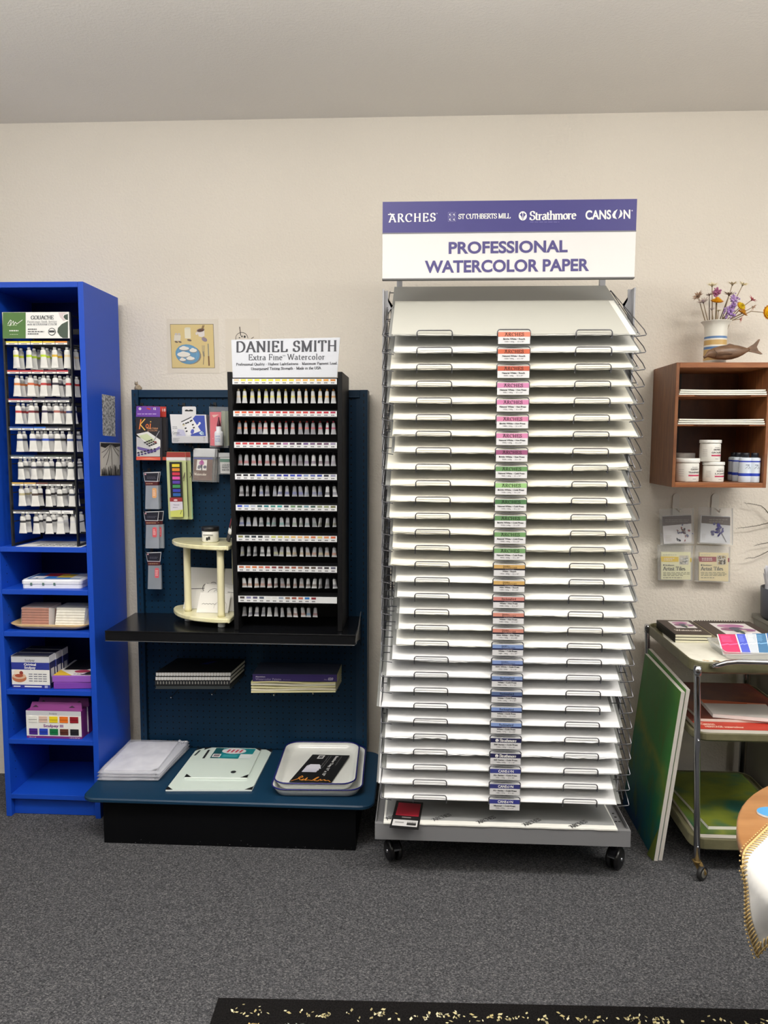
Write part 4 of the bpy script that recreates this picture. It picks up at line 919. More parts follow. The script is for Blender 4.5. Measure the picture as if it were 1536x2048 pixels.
part('back_panel', dd, lambda m: m.loft([[(inx(D1)[0], D0-.012, D1), (inx(D1)[1], D0-.012, D1), (inx(D1)[1], D0, D1), (inx(D1)[0], D0, D1)], [(inx(DT)[0], D0-.012, DT-.01), (inx(DT)[1], D0-.012, DT-.01), (inx(DT)[1], D0, DT-.01), (inx(DT)[0], D0, DT-.01)]], BKD, smooth=False))
hm = MB(); HQ = [at(*p, Y=DY+.006) for p in [(465.5, 756), (674, 754), (680, 675), (462.5, 679.5)]]
hm.prism(HQ, (0, .004, 0), M('header_card_white', (216, 220, 228), .4)); f = Face(hm, Y=DY+.006); DK = C(70, 72, 80)
f.text('DANIEL SMITH', (472, 704.2), (672.5, 702), (472, 683.5), DK, 'serif', True)
f.text('Extra Fine', (497, 720.3), (564, 719.8), (497, 709), DK, 'serif').text('TM', (564.8, 713), (570.6, 713), (564.8, 710), DK, 'sans').text('Watercolor', (575, 719.6), (649, 719), (575, 708.2), DK, 'serif')
f.text('Professional Quality * Highest Lightfastness * Maximum Pigment Load', (472.5, 731.2), (673, 728.8), (472.5, 726.2), C(60, 62, 70), 'serif', True)
f.text('Unsurpassed Tinting Strength * Made in the USA', (502.3, 740), (641.6, 738.4), (502.3, 734.8), C(60, 62, 70), 'serif', True)
hm.build('header_sign', dd, label='white header sign lettered DANIEL SMITH')
STY = [(757.5, 768.5), (822, 833), (884.5, 896), (948, 959.5), (1010, 1021.5), (1071, 1083), (1132, 1144), (1193, 1205.5)]
TBY = [(777, 805.5), (841, 867.5), (905.5, 930.5), (968, 992), (1031.5, 1052.5), (1090, 1112), (1153, 1175), (1211.5, 1233)]
SW = [[(226, 206, 170), (236, 226, 90), (240, 226, 80), (240, 226, 50), (240, 230, 60), (236, 226, 70), (236, 220, 80), (236, 210, 60), (236, 220, 60), (236, 190, 120), (236, 180, 90), (226, 196, 100), (232, 180, 70), (230, 160, 60), (206, 130, 50)],
      [(226, 110, 60), (220, 90, 50), (214, 80, 60), (214, 70, 60), (220, 90, 80), (206, 50, 50), (200, 50, 60), (206, 50, 50), (200, 70, 60), (206, 90, 80), (206, 60, 60), (190, 50, 60), (200, 40, 60), (190, 30, 56), (176, 40, 80)],
      [(200, 60, 60), (206, 70, 80), (200, 60, 70), (190, 50, 60), (186, 50, 60), (170, 60, 50), (84, 50, 70), (170, 110, 160), (90, 60, 90), (60, 40, 60), (110, 80, 140), (120, 90, 130), (100, 60, 90), (110, 80, 110), (160, 150, 180)],
      [(56, 50, 60), (40, 40, 50), (46, 46, 56), (70, 90, 190), (46, 50, 90), (140, 150, 190), (60, 70, 160), (50, 60, 170), (60, 80, 190), (60, 70, 190), (130, 150, 200), (100, 110, 180), (50, 70, 160), (40, 44, 60), (150, 150, 180)],
      [(60, 80, 190), (130, 160, 220), (180, 190, 210), (60, 90, 100), (50, 130, 140), (70, 140, 130), (60, 160, 160), (50, 60, 70), (110, 150, 110), (80, 110, 90), (110, 150, 160), (60, 90, 80), (140, 150, 120), (150, 160, 120), (120, 120, 80)],
      [(140, 140, 90), (70, 80, 80), (40, 50, 60), (46, 50, 54), (150, 150, 150), (190, 196, 110), (196, 190, 110), (206, 190, 120), (220, 180, 110), (226, 180, 120), (210, 150, 90), (206, 120, 80), (214, 190, 110), (216, 140, 90), (206, 100, 60)],
      [(190, 120, 90), (210, 130, 90), (206, 120, 70), (206, 120, 90), (190, 90, 80), (130, 60, 60), (120, 60, 50), (130, 80, 70), (150, 80, 60), (160, 110, 90), (90, 70, 60), (84, 70, 60), (110, 100, 110), (60, 56, 60), (100, 100, 120)],
      [(70, 60, 60), (130, 130, 170), (84, 80, 110), (80, 90, 110), (226, 226, 226), (222, 222, 222), (150, 160, 180), (140, 110, 90), (150, 80, 70), (190, 110, 90), (50, 120, 190), (130, 40, 50)]]
STW = M('strip_white', (232, 234, 236), .4)
SILV = [M('tube_silver_light', (206, 208, 210), .34), M('tube_silver', (178, 180, 184), .32), M('tube_silver_dark', (152, 154, 160), .32)]
for r in range(8):
    zt = at(572, STY[r][0], Y=DY-.002).z; zb = at(572, STY[r][1], Y=DY-.002).z; x0, x1 = inx(zt); x0 += .001; x1 -= .001
    m = MB(); m.box(x0, x1, DY, DY+.0035, zb-.004, zt+.004, BKD); m.box(x0, x1, DY+.0036, DY+.06, zt+.0005, zt+.004, BKD)
    m.box(x0+.001, x1-.001, DY-.0022, DY-.0002, zb, zt, STW)
    nn = len(SW[r]); pw = (x1-x0-.006)/15
    for i in range(nn):
        xa = x0+.004+i*pw; h = zt-zb; y = DY-.0026
        m.poly([(xa+.003, y, zt-h*.42), (xa+pw-.004, y, zt-h*.42), (xa+pw-.004, y, zt-h*.08), (xa+.003, y, zt-h*.08)], C(*SW[r][i]))
        for k in range(4):
            xx = xa+.005+k*.0032
            m.poly([(xx, y, zb+h*.16), (xx+.0024, y, zb+h*.16), (xx+.0024, y, zb+h*.36), (xx, y, zb+h*.36)], C(90, 92, 96))
    m.build('label_strip', dd)
    a_, b_ = at(572, TBY[r][0], Y=-.33).z, at(572, TBY[r][1], Y=-.33).z; hh = a_-b_
    m = MB(); m.box(x0, x1, D0-.06, D0-.0125, a_-.002, a_+.006, BKD)
    for i in range(15): m.tube([(x0+.0145+i*pw, D0-.055, a_+.001), (x0+.0145+i*pw, DY+.012, a_+.001)], .0009, SB, 5)
    m.build('hook_rail', dd)
    for i in range(nn):
        c_ = SW[r][i]; x = x0+.0145+i*pw+random.uniform(-.002, .002)
        light = r == 0 or r == 6 and random.random() < .5
        body = SILV[0 if light or random.random() < .25 else random.choice([1, 1, 2])]
        band = C(*[int(q*.6+80) for q in c_]) if r < 2 else C(*[int(q*.35+110) for q in c_])
        cap = C(*c_) if r < 2 else M('black_cap', (24, 24, 26), .4)
        paint_tube('watercolour_tube', x, -.327+random.uniform(-.004, .004), a_-.002, hh, .0195 if random.random() < .8 else .016, body, band, cap,
                   'small silver tube, %s from left in the %s row of the black display' % (ORD[i], ORD[r]), 'paint tube', 'small paint tubes in the black display',
                   lean=random.choice([0, 0, .03, -.03, .09 if r > 2 else 0, -.08 if r > 2 else 0]), turn=random.choice([0, .1, -.2, .5 if r > 2 else .2, .9 if r > 2 else .1]), squash=.8, bandat=(.4, .55) if r < 2 else (.55, .8))

# ================================================================== books held by the lower peg hooks
zz = .566
BOOKB = M('black_book_cloth', (14, 14, 17), .55)
for i in range(4):
    zt = zz-.0168*i; dxs = [0, -.002, -.004, -.003][i]
    q = [Vector((-1.008+dxs, -.312, zt)), Vector((-.722+dxs, -.294, zt)), Vector((-.706+dxs, -.117, zt)), Vector((-.985+dxs, -.125, zt))]
    lab = ['topmost black hardbound sketchbook of the stack on the pegboard hooks', 'black sketchbook second from the top of the hooked stack', 'black sketchbook third from the top of the hooked stack, with a dark spiral', 'plain dark sketchbook at the bottom of the hooked stack'][i]
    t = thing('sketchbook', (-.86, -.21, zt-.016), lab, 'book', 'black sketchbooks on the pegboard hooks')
    up = Vector((0, 0, 1)); ins = lambda k, d: [Vector((p.x+(-.855-p.x)*d, p.y+(-.215-p.y)*d, zt-k)) for p in q]
    m = MB(); m.prism(q, (0, 0, -.0022), BOOKB); 
    if i == 0: m.poly([Vector((-.87, -.2, zt+.0004)), Vector((-.84, -.2, zt+.0004)), Vector((-.81, -.16, zt+.0004)), Vector((-.83, -.16, zt+.0004))], C(24, 34, 110)); m.poly([Vector((-.79, -.15, zt+.0004)), Vector((-.76, -.15, zt+.0004)), Vector((-.757, -.147, zt+.0004)), Vector((-.787, -.147, zt+.0004))], C(90, 92, 100))
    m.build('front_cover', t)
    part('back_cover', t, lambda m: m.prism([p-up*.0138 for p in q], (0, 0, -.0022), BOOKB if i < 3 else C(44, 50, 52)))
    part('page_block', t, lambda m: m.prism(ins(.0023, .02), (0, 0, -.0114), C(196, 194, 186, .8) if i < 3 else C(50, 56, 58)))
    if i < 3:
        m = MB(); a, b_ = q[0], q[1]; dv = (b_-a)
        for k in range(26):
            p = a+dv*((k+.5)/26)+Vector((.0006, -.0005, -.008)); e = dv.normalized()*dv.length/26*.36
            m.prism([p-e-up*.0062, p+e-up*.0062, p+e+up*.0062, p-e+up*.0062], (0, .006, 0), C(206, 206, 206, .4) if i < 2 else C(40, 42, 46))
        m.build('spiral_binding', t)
PURC = C(72, 58, 120); PADP = [C(232, 226, 170), C(238, 234, 214), C(232, 226, 176), C(238, 232, 206), C(236, 228, 180)]
q0 = [at(505, 1343, Y=-.27), at(674, 1343, Y=-.255), at(683, 1333, Y=-.12), at(520, 1332, Y=-.12)]
zt = .553
qq = [Vector((p.x, p.y, zt)) for p in q0]; qq[2].y = qq[3].y = -.118
t = thing('palette_pad', (-.49, -.19, zt-.028), 'purple covered paper palette pad on top of its stack on the pegboard', 'paper pad')
m = MB(); m.prism(qq, (0, 0, -.0008), C(64, 70, 88)); P = lambda p, k: Vector((p.x, p.y-.0004, zt-k))
m.prism([P(qq[0], .0285), P(qq[1], .0285), P(qq[1], .0005), P(qq[0], .0005)], (0, .0015, 0), C(58, 44, 110))
e = qq[1]-qq[0]; off = Vector((0, -.0006, 0))
m.text('Watercolor Palette', P(qq[0]+e*.035, .0235), P(qq[0]+e*.34, .0235), (0, 0, .008), C(190, 180, 214), 'sans', False, off); m.text('Aluminium', P(qq[0]+e*.035, .0125), P(qq[0]+e*.15, .0125), (0, 0, .005), C(220, 214, 230), 'sans', True, off)
m.text('30 sheets', P(qq[0]+e*.36, .0235), P(qq[0]+e*.45, .0235), (0, 0, .004), C(150, 140, 180), 'sans', False, off); m.text('No.', P(qq[0]+e*.845, .0225), P(qq[0]+e*.885, .0225), (0, 0, .005), C(190, 180, 210), 'italic', False, off); m.text('020', P(qq[0]+e*.89, .0225), P(qq[0]+e*.955, .0225), (0, 0, .0105), C(206, 200, 220), 'italic', True, off)
m.build('cover', t); part('sheets', t, lambda m: m.prism([Vector((p.x, p.y+.0025, zt-.001)) for p in qq], (0, -.0005, -.0275), PADP[0]))
z1 = zt-.030
for i in range(5):
    m = MB(); N = 16; th = .0078; rings = []
    s0, s1 = qq[0]+Vector((-.006, -.002, 0)), qq[1]+Vector((-.006, .002, 0)); b0, b1 = qq[3], qq[2]
    for k in range(N+1):
        u = k/N; sag = .0022*math.sin(u*6.3+i*1.1)*(i < 4)*(.8 if i else 1.4)
        zz_ = z1-i*.0088-.006*(1-u)*(i > 1)*.4
        f0, bk0 = s0.lerp(s1, u), b0.lerp(b1, u)
        rings.append([(f0.x, f0.y, zz_+sag), (bk0.x, bk0.y, zz_), (bk0.x, bk0.y, zz_-th*.8), (f0.x, f0.y, zz_-th*.8+sag)])
    m.loft(rings, PADP[i], smooth=False)
    tag(m.build('paper_pad'), 'cream edged paper pad, %s below the purple covered one on the pegboard' % ORD[i], 'paper pad', 'cream pads under the purple pad')
for px, py, Yf, lab in [(342, 1394, -.25, 'outer left prong under the black sketchbooks'), (424, 1388, -.25, 'right prong under the black sketchbooks'), (548, 1390, -.2, 'left prong under the cream paper pads'), (626, 1387, -.2, 'right prong under the cream paper pads')]:
    p = at(px, py, Y=Yf); zb_ = .4975 if px < 500 else .474
    p.z = min(p.z, zb_)
    m = MB(); m.tube([(p.x, PY-.001, p.z), (p.x, Yf, p.z-.003), (p.x, Yf-.006, p.z+.003)], .0026, CHROME, 8); m.obox((p.x, PY-.0025, p.z), (.006, 0, 0), (0, .0015, 0), (0, 0, .011), CHROME)
    tag(m.build('peg_hook'), 'chrome peg hook, '+lab, 'hook', 'chrome peg hooks')

# ================================================================== goods on the low deck
zb = DZ+.0008
SHEETW = mottled('folded_white_cloth', [(.35, (222, 222, 230)), (.65, (246, 246, 250))], 14, .7)
BAGF = clear_plastic('bag_film', (236, 238, 246), .2, .14, .4)
for i in range(3):
    z0 = zb+i*.0125; d = .003*i
    t = thing('canvas_pack', (-1.09, -.27, z0), ['white folded cloth in a clear bag, lowest of the pile on the deck', 'white folded cloth in a clear bag, middle of the pile on the deck', 'white folded cloth in a clear bag, on top of the pile on the deck'][i], 'package', 'bagged white cloths on the deck')
    q = [Vector((-1.188+d, -.408+d, 0)), Vector((-.99+d, -.40+d, 0)), Vector((-.99, -.125, 0)), Vector((-1.182, -.128, 0))]
    m = MB(); NX, NY = 10, 14; rr = random.Random(20+i); vs = []
    for jy in range(NY+1):
        for jx in range(NX+1):
            u, v_ = jx/NX, jy/NY; p = q[0].lerp(q[1], u).lerp(q[3].lerp(q[2], u), v_)
            cre = .0011*abs(math.sin(u*math.pi*4))*abs(math.sin(v_*math.pi*4))+rr.uniform(-.0003, .0003)
            edge = min(u, 1-u, v_, 1-v_) < .001
            vs.append(Vector((p.x, p.y, z0+(.0085 if edge else .0095+cre))))
    m.add(vs, [[jy*(NX+1)+jx, jy*(NX+1)+jx+1, (jy+1)*(NX+1)+jx+1, (jy+1)*(NX+1)+jx] for jy in range(NY) for jx in range(NX)], SHEETW, True)
    m.prism([Vector((p.x, p.y, z0+.0085)) for p in q], (0, 0, -.0075), SHEETW); m.build('cloth', t)
    o2 = [Vector((-1.2, -.421-.004*(i == 0), 0)), Vector((-.968+.004*i, -.412, 0)), Vector((-.945, -.112, 0)), Vector((-1.196, -.114, 0))]
    rg = lambda k, zz_: [Vector((p.x+(-1.08-p.x)*k+rr.uniform(-.002, .002), p.y+(-.27-p.y)*k+rr.uniform(-.002, .002), zz_)) for p in [o2[0].lerp(o2[1], s/6) for s in range(6)]+[o2[1].lerp(o2[2], s/6) for s in range(6)]+[o2[2].lerp(o2[3], s/6) for s in range(6)]+[o2[3].lerp(o2[0], s/6) for s in range(6)]]
    m = MB(); m.loft([rg(.06, z0+.0004), rg(0, z0+.005), rg(.05, z0+.0116)], BAGF, caps=True); m.build('clear_bag', t, label='clear plastic bag')
t = MB(); rr = random.Random(4); p0 = Vector((-.985, -.128, zb+.014))
t.tube([p0+Vector((.004*k, .003*math.sin(k*2.1), .012+.009*math.sin(k*1.3)+.004*(k % 3))) for k in range(9)], [.004, .007, .005, .009, .006, .008, .005, .009, .003], BAGF, 7)
tag(t.build('twisted_bag_end'), 'crumpled clear plastic bag end at the back of the white cloth pile', 'plastic bag')
# two glass palettes
GLP = M('palette_glass', (214, 228, 220), .14); CRN = M('corner_protector', (26, 26, 28), .3)
def glass(q, z0, th, label, extra):
    t = thing('glass_palette', (sum(p.x for p in q)/4, sum(p.y for p in q)/4, z0), label, 'palette')
    m = MB(); m.prism([Vector((p.x, p.y, z0+th)) for p in q], (0, 0, -th), GLP, M('glass_edge', (236, 244, 240), .2))
    extra(m, z0+th); m.build('glass', t)
    for i in range(4):
        a, b_, c_ = q[i], q[(i+1) % 4], q[i-1]
        e1 = a+(b_-a).normalized()*.026; e2 = a+(c_-a).normalized()*.026; zt_ = z0+th+.0006
        k = MB(); V3 = lambda p: Vector((p.x, p.y, zt_))
        o_ = (a-(e1+e2)/2).normalized()*.001
        k.prism([V3(a+o_), V3(e1), V3(e2)], (0, 0, -.0004), CRN) if True else None
        k.build('corner', t)
vec2 = lambda a, b_: Vector((a, b_, 0))
glass([vec2(-.9175, -.487), vec2(-.606, -.468), vec2(-.601, -.115), vec2(-.912, -.118)], zb, .006, 'large pale green glass palette lying flat on the deck', lambda m, z: m.poly([(-.905, -.19, z+.0004), (-.897, -.19, z+.0004), (-.89, -.14, z+.0004), (-.899, -.14, z+.0004)], C(60, 70, 70)))
def sticker(m, z):
    L = lambda u, v_, l=1: Vector((-.874+u*.226, -.394+v_*.27, z+.0004*l))
    m.poly([L(.2, .62), L(.9, .62), L(.92, .98), L(.2, .98)], C(26, 132, 140)); m.poly([L(.2, .62, 2), L(.34, .62, 2), L(.34, .98, 2), L(.2, .98, 2)], C(20, 84, 90))
    m.poly([L(.22, .65, 3), L(.36, .65, 3), L(.36, .76, 3), L(.22, .76, 3)], WHITE); m.poly([L(.24, .67, 4), L(.345, .67, 4), L(.345, .74, 4), L(.24, .74, 4)], C(130, 120, 126))
    m.poly([L(.55+.22*math.cos(R(a)), .88+.1*math.sin(R(a)), 2) for a in range(0, 360, 20)], C(222, 226, 226))
    for k in range(4): m.poly([L(.42+.075*k, .83, 3), L(.46+.075*k, .83, 3), L(.49+.075*k, .93, 3), L(.45+.075*k, .93, 3)], C(206, 76, 96))
    m.poly([L(.7, .62, 2), L(.9, .62, 2), L(.92, .78, 2), L(.7, .78, 2)], C(216, 226, 226)); m.poly([L(.4, .66, 3), L(.66, .66, 3), L(.66, .74, 3), L(.4, .74, 3)], C(60, 160, 166))
    m.poly([L(.07, .6, 2), L(.11, .6, 2), L(.11, .9, 2), L(.07, .9, 2)], C(40, 44, 46)); m.poly([L(.75+.045*math.cos(R(a)), .18+.04*math.sin(R(a)), 2) for a in range(0, 360, 20)], C(40, 44, 46))
glass([vec2(-.876, -.398), vec2(-.642, -.388), vec2(-.645, -.122), vec2(-.874, -.125)], zb+.0073, .006, 'small glass palette with teal sticker lying on the large glass one', sticker)
# two white enamel trays
ENA = M('white_enamel', (228, 230, 226), .2); RIM = M('cobalt_rim', (30, 32, 110), .25)
def tray(cx, cy, hx, hy, z0, hgt, rot, label):
    t = thing('enamel_tray', (cx, cy, z0), label, 'tray')
    a1 = Vector((math.cos(rot), math.sin(rot), 0)); b1 = Vector((-a1.y, a1.x, 0))
    rg = lambda d, zz_, r: [Vector((cx, cy, z0+zz_))+a1*p[0]+b1*p[1] for p in rrect(-hx+d, hx-d, -hy+d, hy-d, max(r-d*.5, .01), 0, 6)]
    m = MB(); m.loft([rg(.024, .0, .05), rg(.016, .002, .05), rg(.0065, hgt*.6, .05), rg(.002, hgt-.001, .05), rg(.004, hgt-.0005, .05), rg(.0105, hgt*.6, .05), rg(.02, .005, .05), rg(.028, .003, .05)], ENA); m.build('basin', t)
    m = MB(); m.tube(rg(-.0005, hgt, .05), .0026, RIM, 6, True); m.build('rim', t, label='cobalt blue rim')
    return lambda u, v_, zz_: Vector((cx, cy, z0+zz_))+a1*u+b1*v_
tray(-.374, -.312, .163, .197, zb, .032, R(2.2), 'larger white enamel tray with blue rim, underneath the other on the deck')
tl = tray(-.3845, -.3, .148, .185, zb+.0125, .031, R(2.2), 'smaller white enamel tray with blue rim nested in the larger tray')
m = MB(); q = [tl(-.098, -.122, .0075), tl(.058, -.126, .0075), tl(.112, .105, .011), tl(-.036, .11, .011)]
m.prism(q, (0, 0, -.0008), BLACK)
L = lambda u, v_, l=1: q[0]+(q[1]-q[0])*u+(q[3]-q[0])*v_+((q[2]-q[1])-(q[3]-q[0]))*u*v_+Vector((0, 0, .0004*l))
pl = lambda pts, mt, l=1: m.poly([L(u, v_, l) for u, v_ in pts], mt)
for k, (u, v_) in enumerate([(.1, .34), (.13, .4), (.16, .46)]): pl([(u, v_), (u+.36, v_), (u+.36-.06*k, v_+.24-.04*k), (u, v_+.24-.04*k)], C(206+10*k, 206+10*k, 222+8*k), 1+k)
pl([(.2, .84), (.36, .84), (.36, .97), (.2, .97)], C(214, 214, 214), 1); pl([(.23, .865), (.33, .865), (.33, .945), (.23, .945)], C(90, 90, 92), 2)
LT = lambda s_, u, v0, v1, h, mat, b=False: m.text(s_, L(u, v0, 2), L(u, v1, 2), (L(u+h, v0, 2)-L(u, v0, 2)), mat, 'sans', b)
LT('Butcher Tray 11" x 15"', .655, .95, .22, .075, C(226, 226, 226), True); LT('white porcelain', .52, .95, .5, .028, C(150, 150, 150)); LT('on steel for watercolor', .46, .95, .45, .028, C(150, 150, 150)); LT('easy to clean palette', .8, .95, .6, .04, C(120, 120, 122))
GO = C(226, 150, 60)
sig = [(.04, .02), (.14, .08), (.24, .16), (.2, .2), (.15, .13), (.24, .05), (.3, .1), (.27, .04), (.33, .06), (.36, .14), (.36, .04), (.42, .06), (.52, .04), (.58, .15), (.62, .17), (.56, .05), (.66, .03), (.7, .1), (.73, .04), (.8, .09), (.83, .04), (.9, .06), (.97, .01)]
for a, b_ in zip(sig, sig[1:]):
    p, p2 = L(*a, 3), L(*b_, 3); d = (p2-p).normalized(); s_ = Vector((-d.y, d.x, 0))*.0017; m.poly([p-s_, p2-s_, p2+s_, p+s_], GO)
tag(m.build('product_card'), 'black printed card with gold signature lying in the upper enamel tray', 'card')
m = MB(); m.prism([tl(.1345, -.075, -.0035), tl(.146, -.075, -.0035), tl(.147, .06, -.0035), tl(.1345, .06, -.0035)], (0, 0, -.0008), BLACK)
tag(m.build('product_card'), 'black card showing as a sliver between the two nested enamel trays', 'card')
# ================================================================== watercolour paper rack
GREYM = M('grey_powder_coat', (146, 147, 150), .38, .35)
rack = thing('paper_rack', (.272, -.45, 0), 'tall wheeled wire rack of watercolour paper with a big header sign', 'display rack')
RX0, RX1, RY = -.145, .687, -.69
N30 = 30; Z1, Z30 = 1.7705, .2735                 # front wires of the top and bottom shelf
SL = R(28); DV = Vector((0, math.cos(SL), math.sin(SL))); NV = Vector((0, -math.sin(SL), math.cos(SL)))
YF = -.682
CXR = .2775
# header sign on two posts
SGY = -.50
sx0, sx1, sz0, sz1 = -.138, .6862, 1.984, 2.2298
def sign():
    m = MB(); PURP = M('sign_purple', (60, 56, 126), .45); SW_ = M('sign_white', (222, 222, 221), .45)
    m.box(sx0, sx1, SGY, SGY+.022, sz0, sz1, SW_)
    f = Face(m, Y=SGY)
    m.poly([(sx0, SGY-.0005, 2.131), (sx1, SGY-.0005, 2.131), (sx1, SGY-.0005, sz1), (sx0, SGY-.0005, sz1)], PURP)
    m.box(sx0-.0005, sx1+.0005, SGY-.0012, SGY+.023, 2.1275, 2.131, C(120, 120, 130)); m.box(sx0-.001, sx1+.001, SGY-.001, SGY+.023, sz0-.004, sz0, C(110, 110, 112))
    f.text('PROFESSIONAL', (896, 507), (1135, 503.5), (896, 483.5), C(78, 72, 130), 'sans', True)
    f.text('WATERCOLOR PAPER', (851, 545), (1178, 541), (851, 521), C(78, 72, 130), 'sans', True)
    f.text('ARCHES', (778, 444.5), (870, 442.5), (778, 428.5), WHITE, 'serif', True).line([(776.5, 429.4), (789, 429)], 1.8, WHITE, 3).line([(783, 429), (780, 426.5)], 1.2, WHITE, 3)
    f.disc(874, 427, 1.2, 1.2, C(180, 178, 210), 2)
    f.text('ST CUTHBERTS MILL', (917, 438), (1020.5, 436.6), (917, 428.4), WHITE, 'serif', True)
    for i in range(2):
        for j in range(2):
            x, y = 896+i*8.2, 424.6+j*9.8
            f.rect(x, y, x+7.4, y+9, C(150, 148, 196), 2).rect(x+.5, y+.5, x+6.9, y+8.5, PURP, 3).poly([(x+2, y+4.5), (x+4.6, y+2), (x+4.6, y+7)], C(230, 230, 240), 4).line([(x+3, y+6.5), (x+5.6, y+6.5)], .8, C(230, 230, 240), 4)
    f.disc(1045.5, 432, 8.2, 9.2, WHITE, 2).poly([(1045.5, 440.5), (1042.6, 433), (1038.8, 428.5), (1041.6, 428.6), (1043, 425), (1045.5, 429), (1048, 425), (1049.4, 428.6), (1052.2, 428.5), (1048.4, 433)], PURP, 3).line([(1045.5, 425), (1045.5, 438)], 1.2, WHITE, 4)
    f.text('Strathmore', (1059.5, 440.2), (1151, 438), (1059.5, 423), WHITE, 'serif', True).marks(1060, 443, 1125, 445.4, 1, C(120, 116, 176))
    f.text('CANS', (1170.5, 438.8), (1222, 437.8), (1170.5, 420.6), WHITE, 'sans', True).text('N', (1246, 437.2), (1260.5, 436.8), (1246, 419.4), WHITE, 'sans', True)
    f.poly([(1234, 438.5), (1226, 436), (1224, 430), (1228, 423), (1235, 418.5), (1231.5, 426), (1230, 431), (1231.5, 435)], WHITE, 2).poly([(1236, 437.8), (1243, 433), (1245, 427), (1242.5, 421.5), (1239.5, 419.5), (1240.5, 426), (1238.6, 431.5)], WHITE, 2).disc(1264, 421.5, 1.4, 1.4, C(190, 188, 216), 2)
    return m
sign().build('header_sign', rack, label='purple and white sign lettered PROFESSIONAL WATERCOLOR PAPER')
# frame
POSTM = M('grey_post', (160, 161, 166), .4, .1)
for x, s in ((-.1385, 1), (.699, -1)):
    def post(m):
        m.box(min(x, x+.005*s), max(x, x+.005*s), -.475, -.445, .19, 1.955, POSTM); m.box(min(x, x+.017*s), max(x, x+.017*s), -.4445, -.4405, .19, 1.955, POSTM)
        m.prism([Vector((x, -.475, 1.955)), Vector((x, -.44, 1.955)), Vector((x, -.44, 1.85))], (.003*s, 0, 0), POSTM)
        m.prism([Vector((x, -.4448, 1.955)), Vector((x-s*.002, -.4448, 1.85)), Vector((x+s*.034, -.4448, 1.905)), Vector((x+s*.03, -.4448, 1.893))], (0, .002, 0), POSTM)
    part('post', rack, post)
part('back_post', rack, lambda m: [m.box(x, x+.02, -.215, -.197, .19, 2.06, POSTM) for x in (-.1, .64)])
part('sign_bracket', rack, lambda m: [m.tube([(x, -.4, 2.02), (x, -.478, 2.02)], .0035, WIRE, 6) for x in (-.1, .65)]+[m.tube([(x, -.206, 2.05), (x, -.4, 2.02)], .0035, WIRE, 6) for x in (-.1, .65)])
# side ladders of thin rods at the back corners
part('side_rods', rack, lambda m: [m.tube([(x+dx_, -.28-.05*k, .2), (x+dx_, -.28-.05*k, 1.94-.06*k)], .0016, WIRE, 5) for x, sg in ((-.118, 1), (.668, -1)) for k in range(3) for dx_ in (0, sg*.012)])
# base on casters
def base(m):
    m.box(RX0, RX1, RY, RY+.003, .1365, .1915, GREYM); m.box(RX0, RX0+.003, RY+.0031, -.19, .1365, .1915, GREYM); m.box(RX1-.003, RX1, RY+.0031, -.19, .1365, .1915, GREYM)
    m.box(RX0+.0031, RX1-.0031, RY+.0031, -.19, .172, .175, GREYM); m.box(RX0, RX1, -.1899, -.187, .1365, .1915, GREYM)
    m.box(RX0+.0031, RX1-.0031, RY+.0031, RY+.014, .1885, .1914, GREYM)
    for x, y in ((.662, -.60), (.668, -.57), (.6735, -.60), (.666, -.545)): m.box(x-.004, x+.004, y-.003, y+.003, .1753, .1762, BLACK)
part('base_tray', rack, base, .001)
for i, (x, y, a) in enumerate([(-.083, -.585, 25), (.662, -.588, -35), (-.083, -.25, 40), (.66, -.25, 10)]):
    cs = MB(); ca, sa = math.cos(R(a)), math.sin(R(a)); ax = Vector((ca, sa, 0)); fw = Vector((-sa, ca, 0))
    wc = Vector((x, y, .0375))+fw*.012
    for s in (-1, 1): cs.lathe([(.012, -.009), (.031, -.009), (.0365, -.005), (.0365, .005), (.031, .009), (.012, .009)], wc+ax*s*.0135, M('caster_rubber', (20, 20, 22), .3), 20, ax)
    cs.lathe([(.006, -.026), (.006, .026)], wc, CHROME, 8, ax)
    hood = [[wc+ax*u+fw*(.0405*math.cos(R(t)))+Vector((0, 0, .0405*math.sin(R(t)))) for u in (-.012, .012)] for t in range(20, 161, 20)]
    cs.loft(hood, M('caster_hood', (30, 30, 34), .2), closed=False, caps=False)
    cs.lathe([(.014, .079), (.014, .1), (.02, .102), (.02, .136)], (x, y, 0), M('caster_stem', (70, 70, 74), .3, .8), 12)
    cs.build('caster', rack, label='black twin-wheel caster')
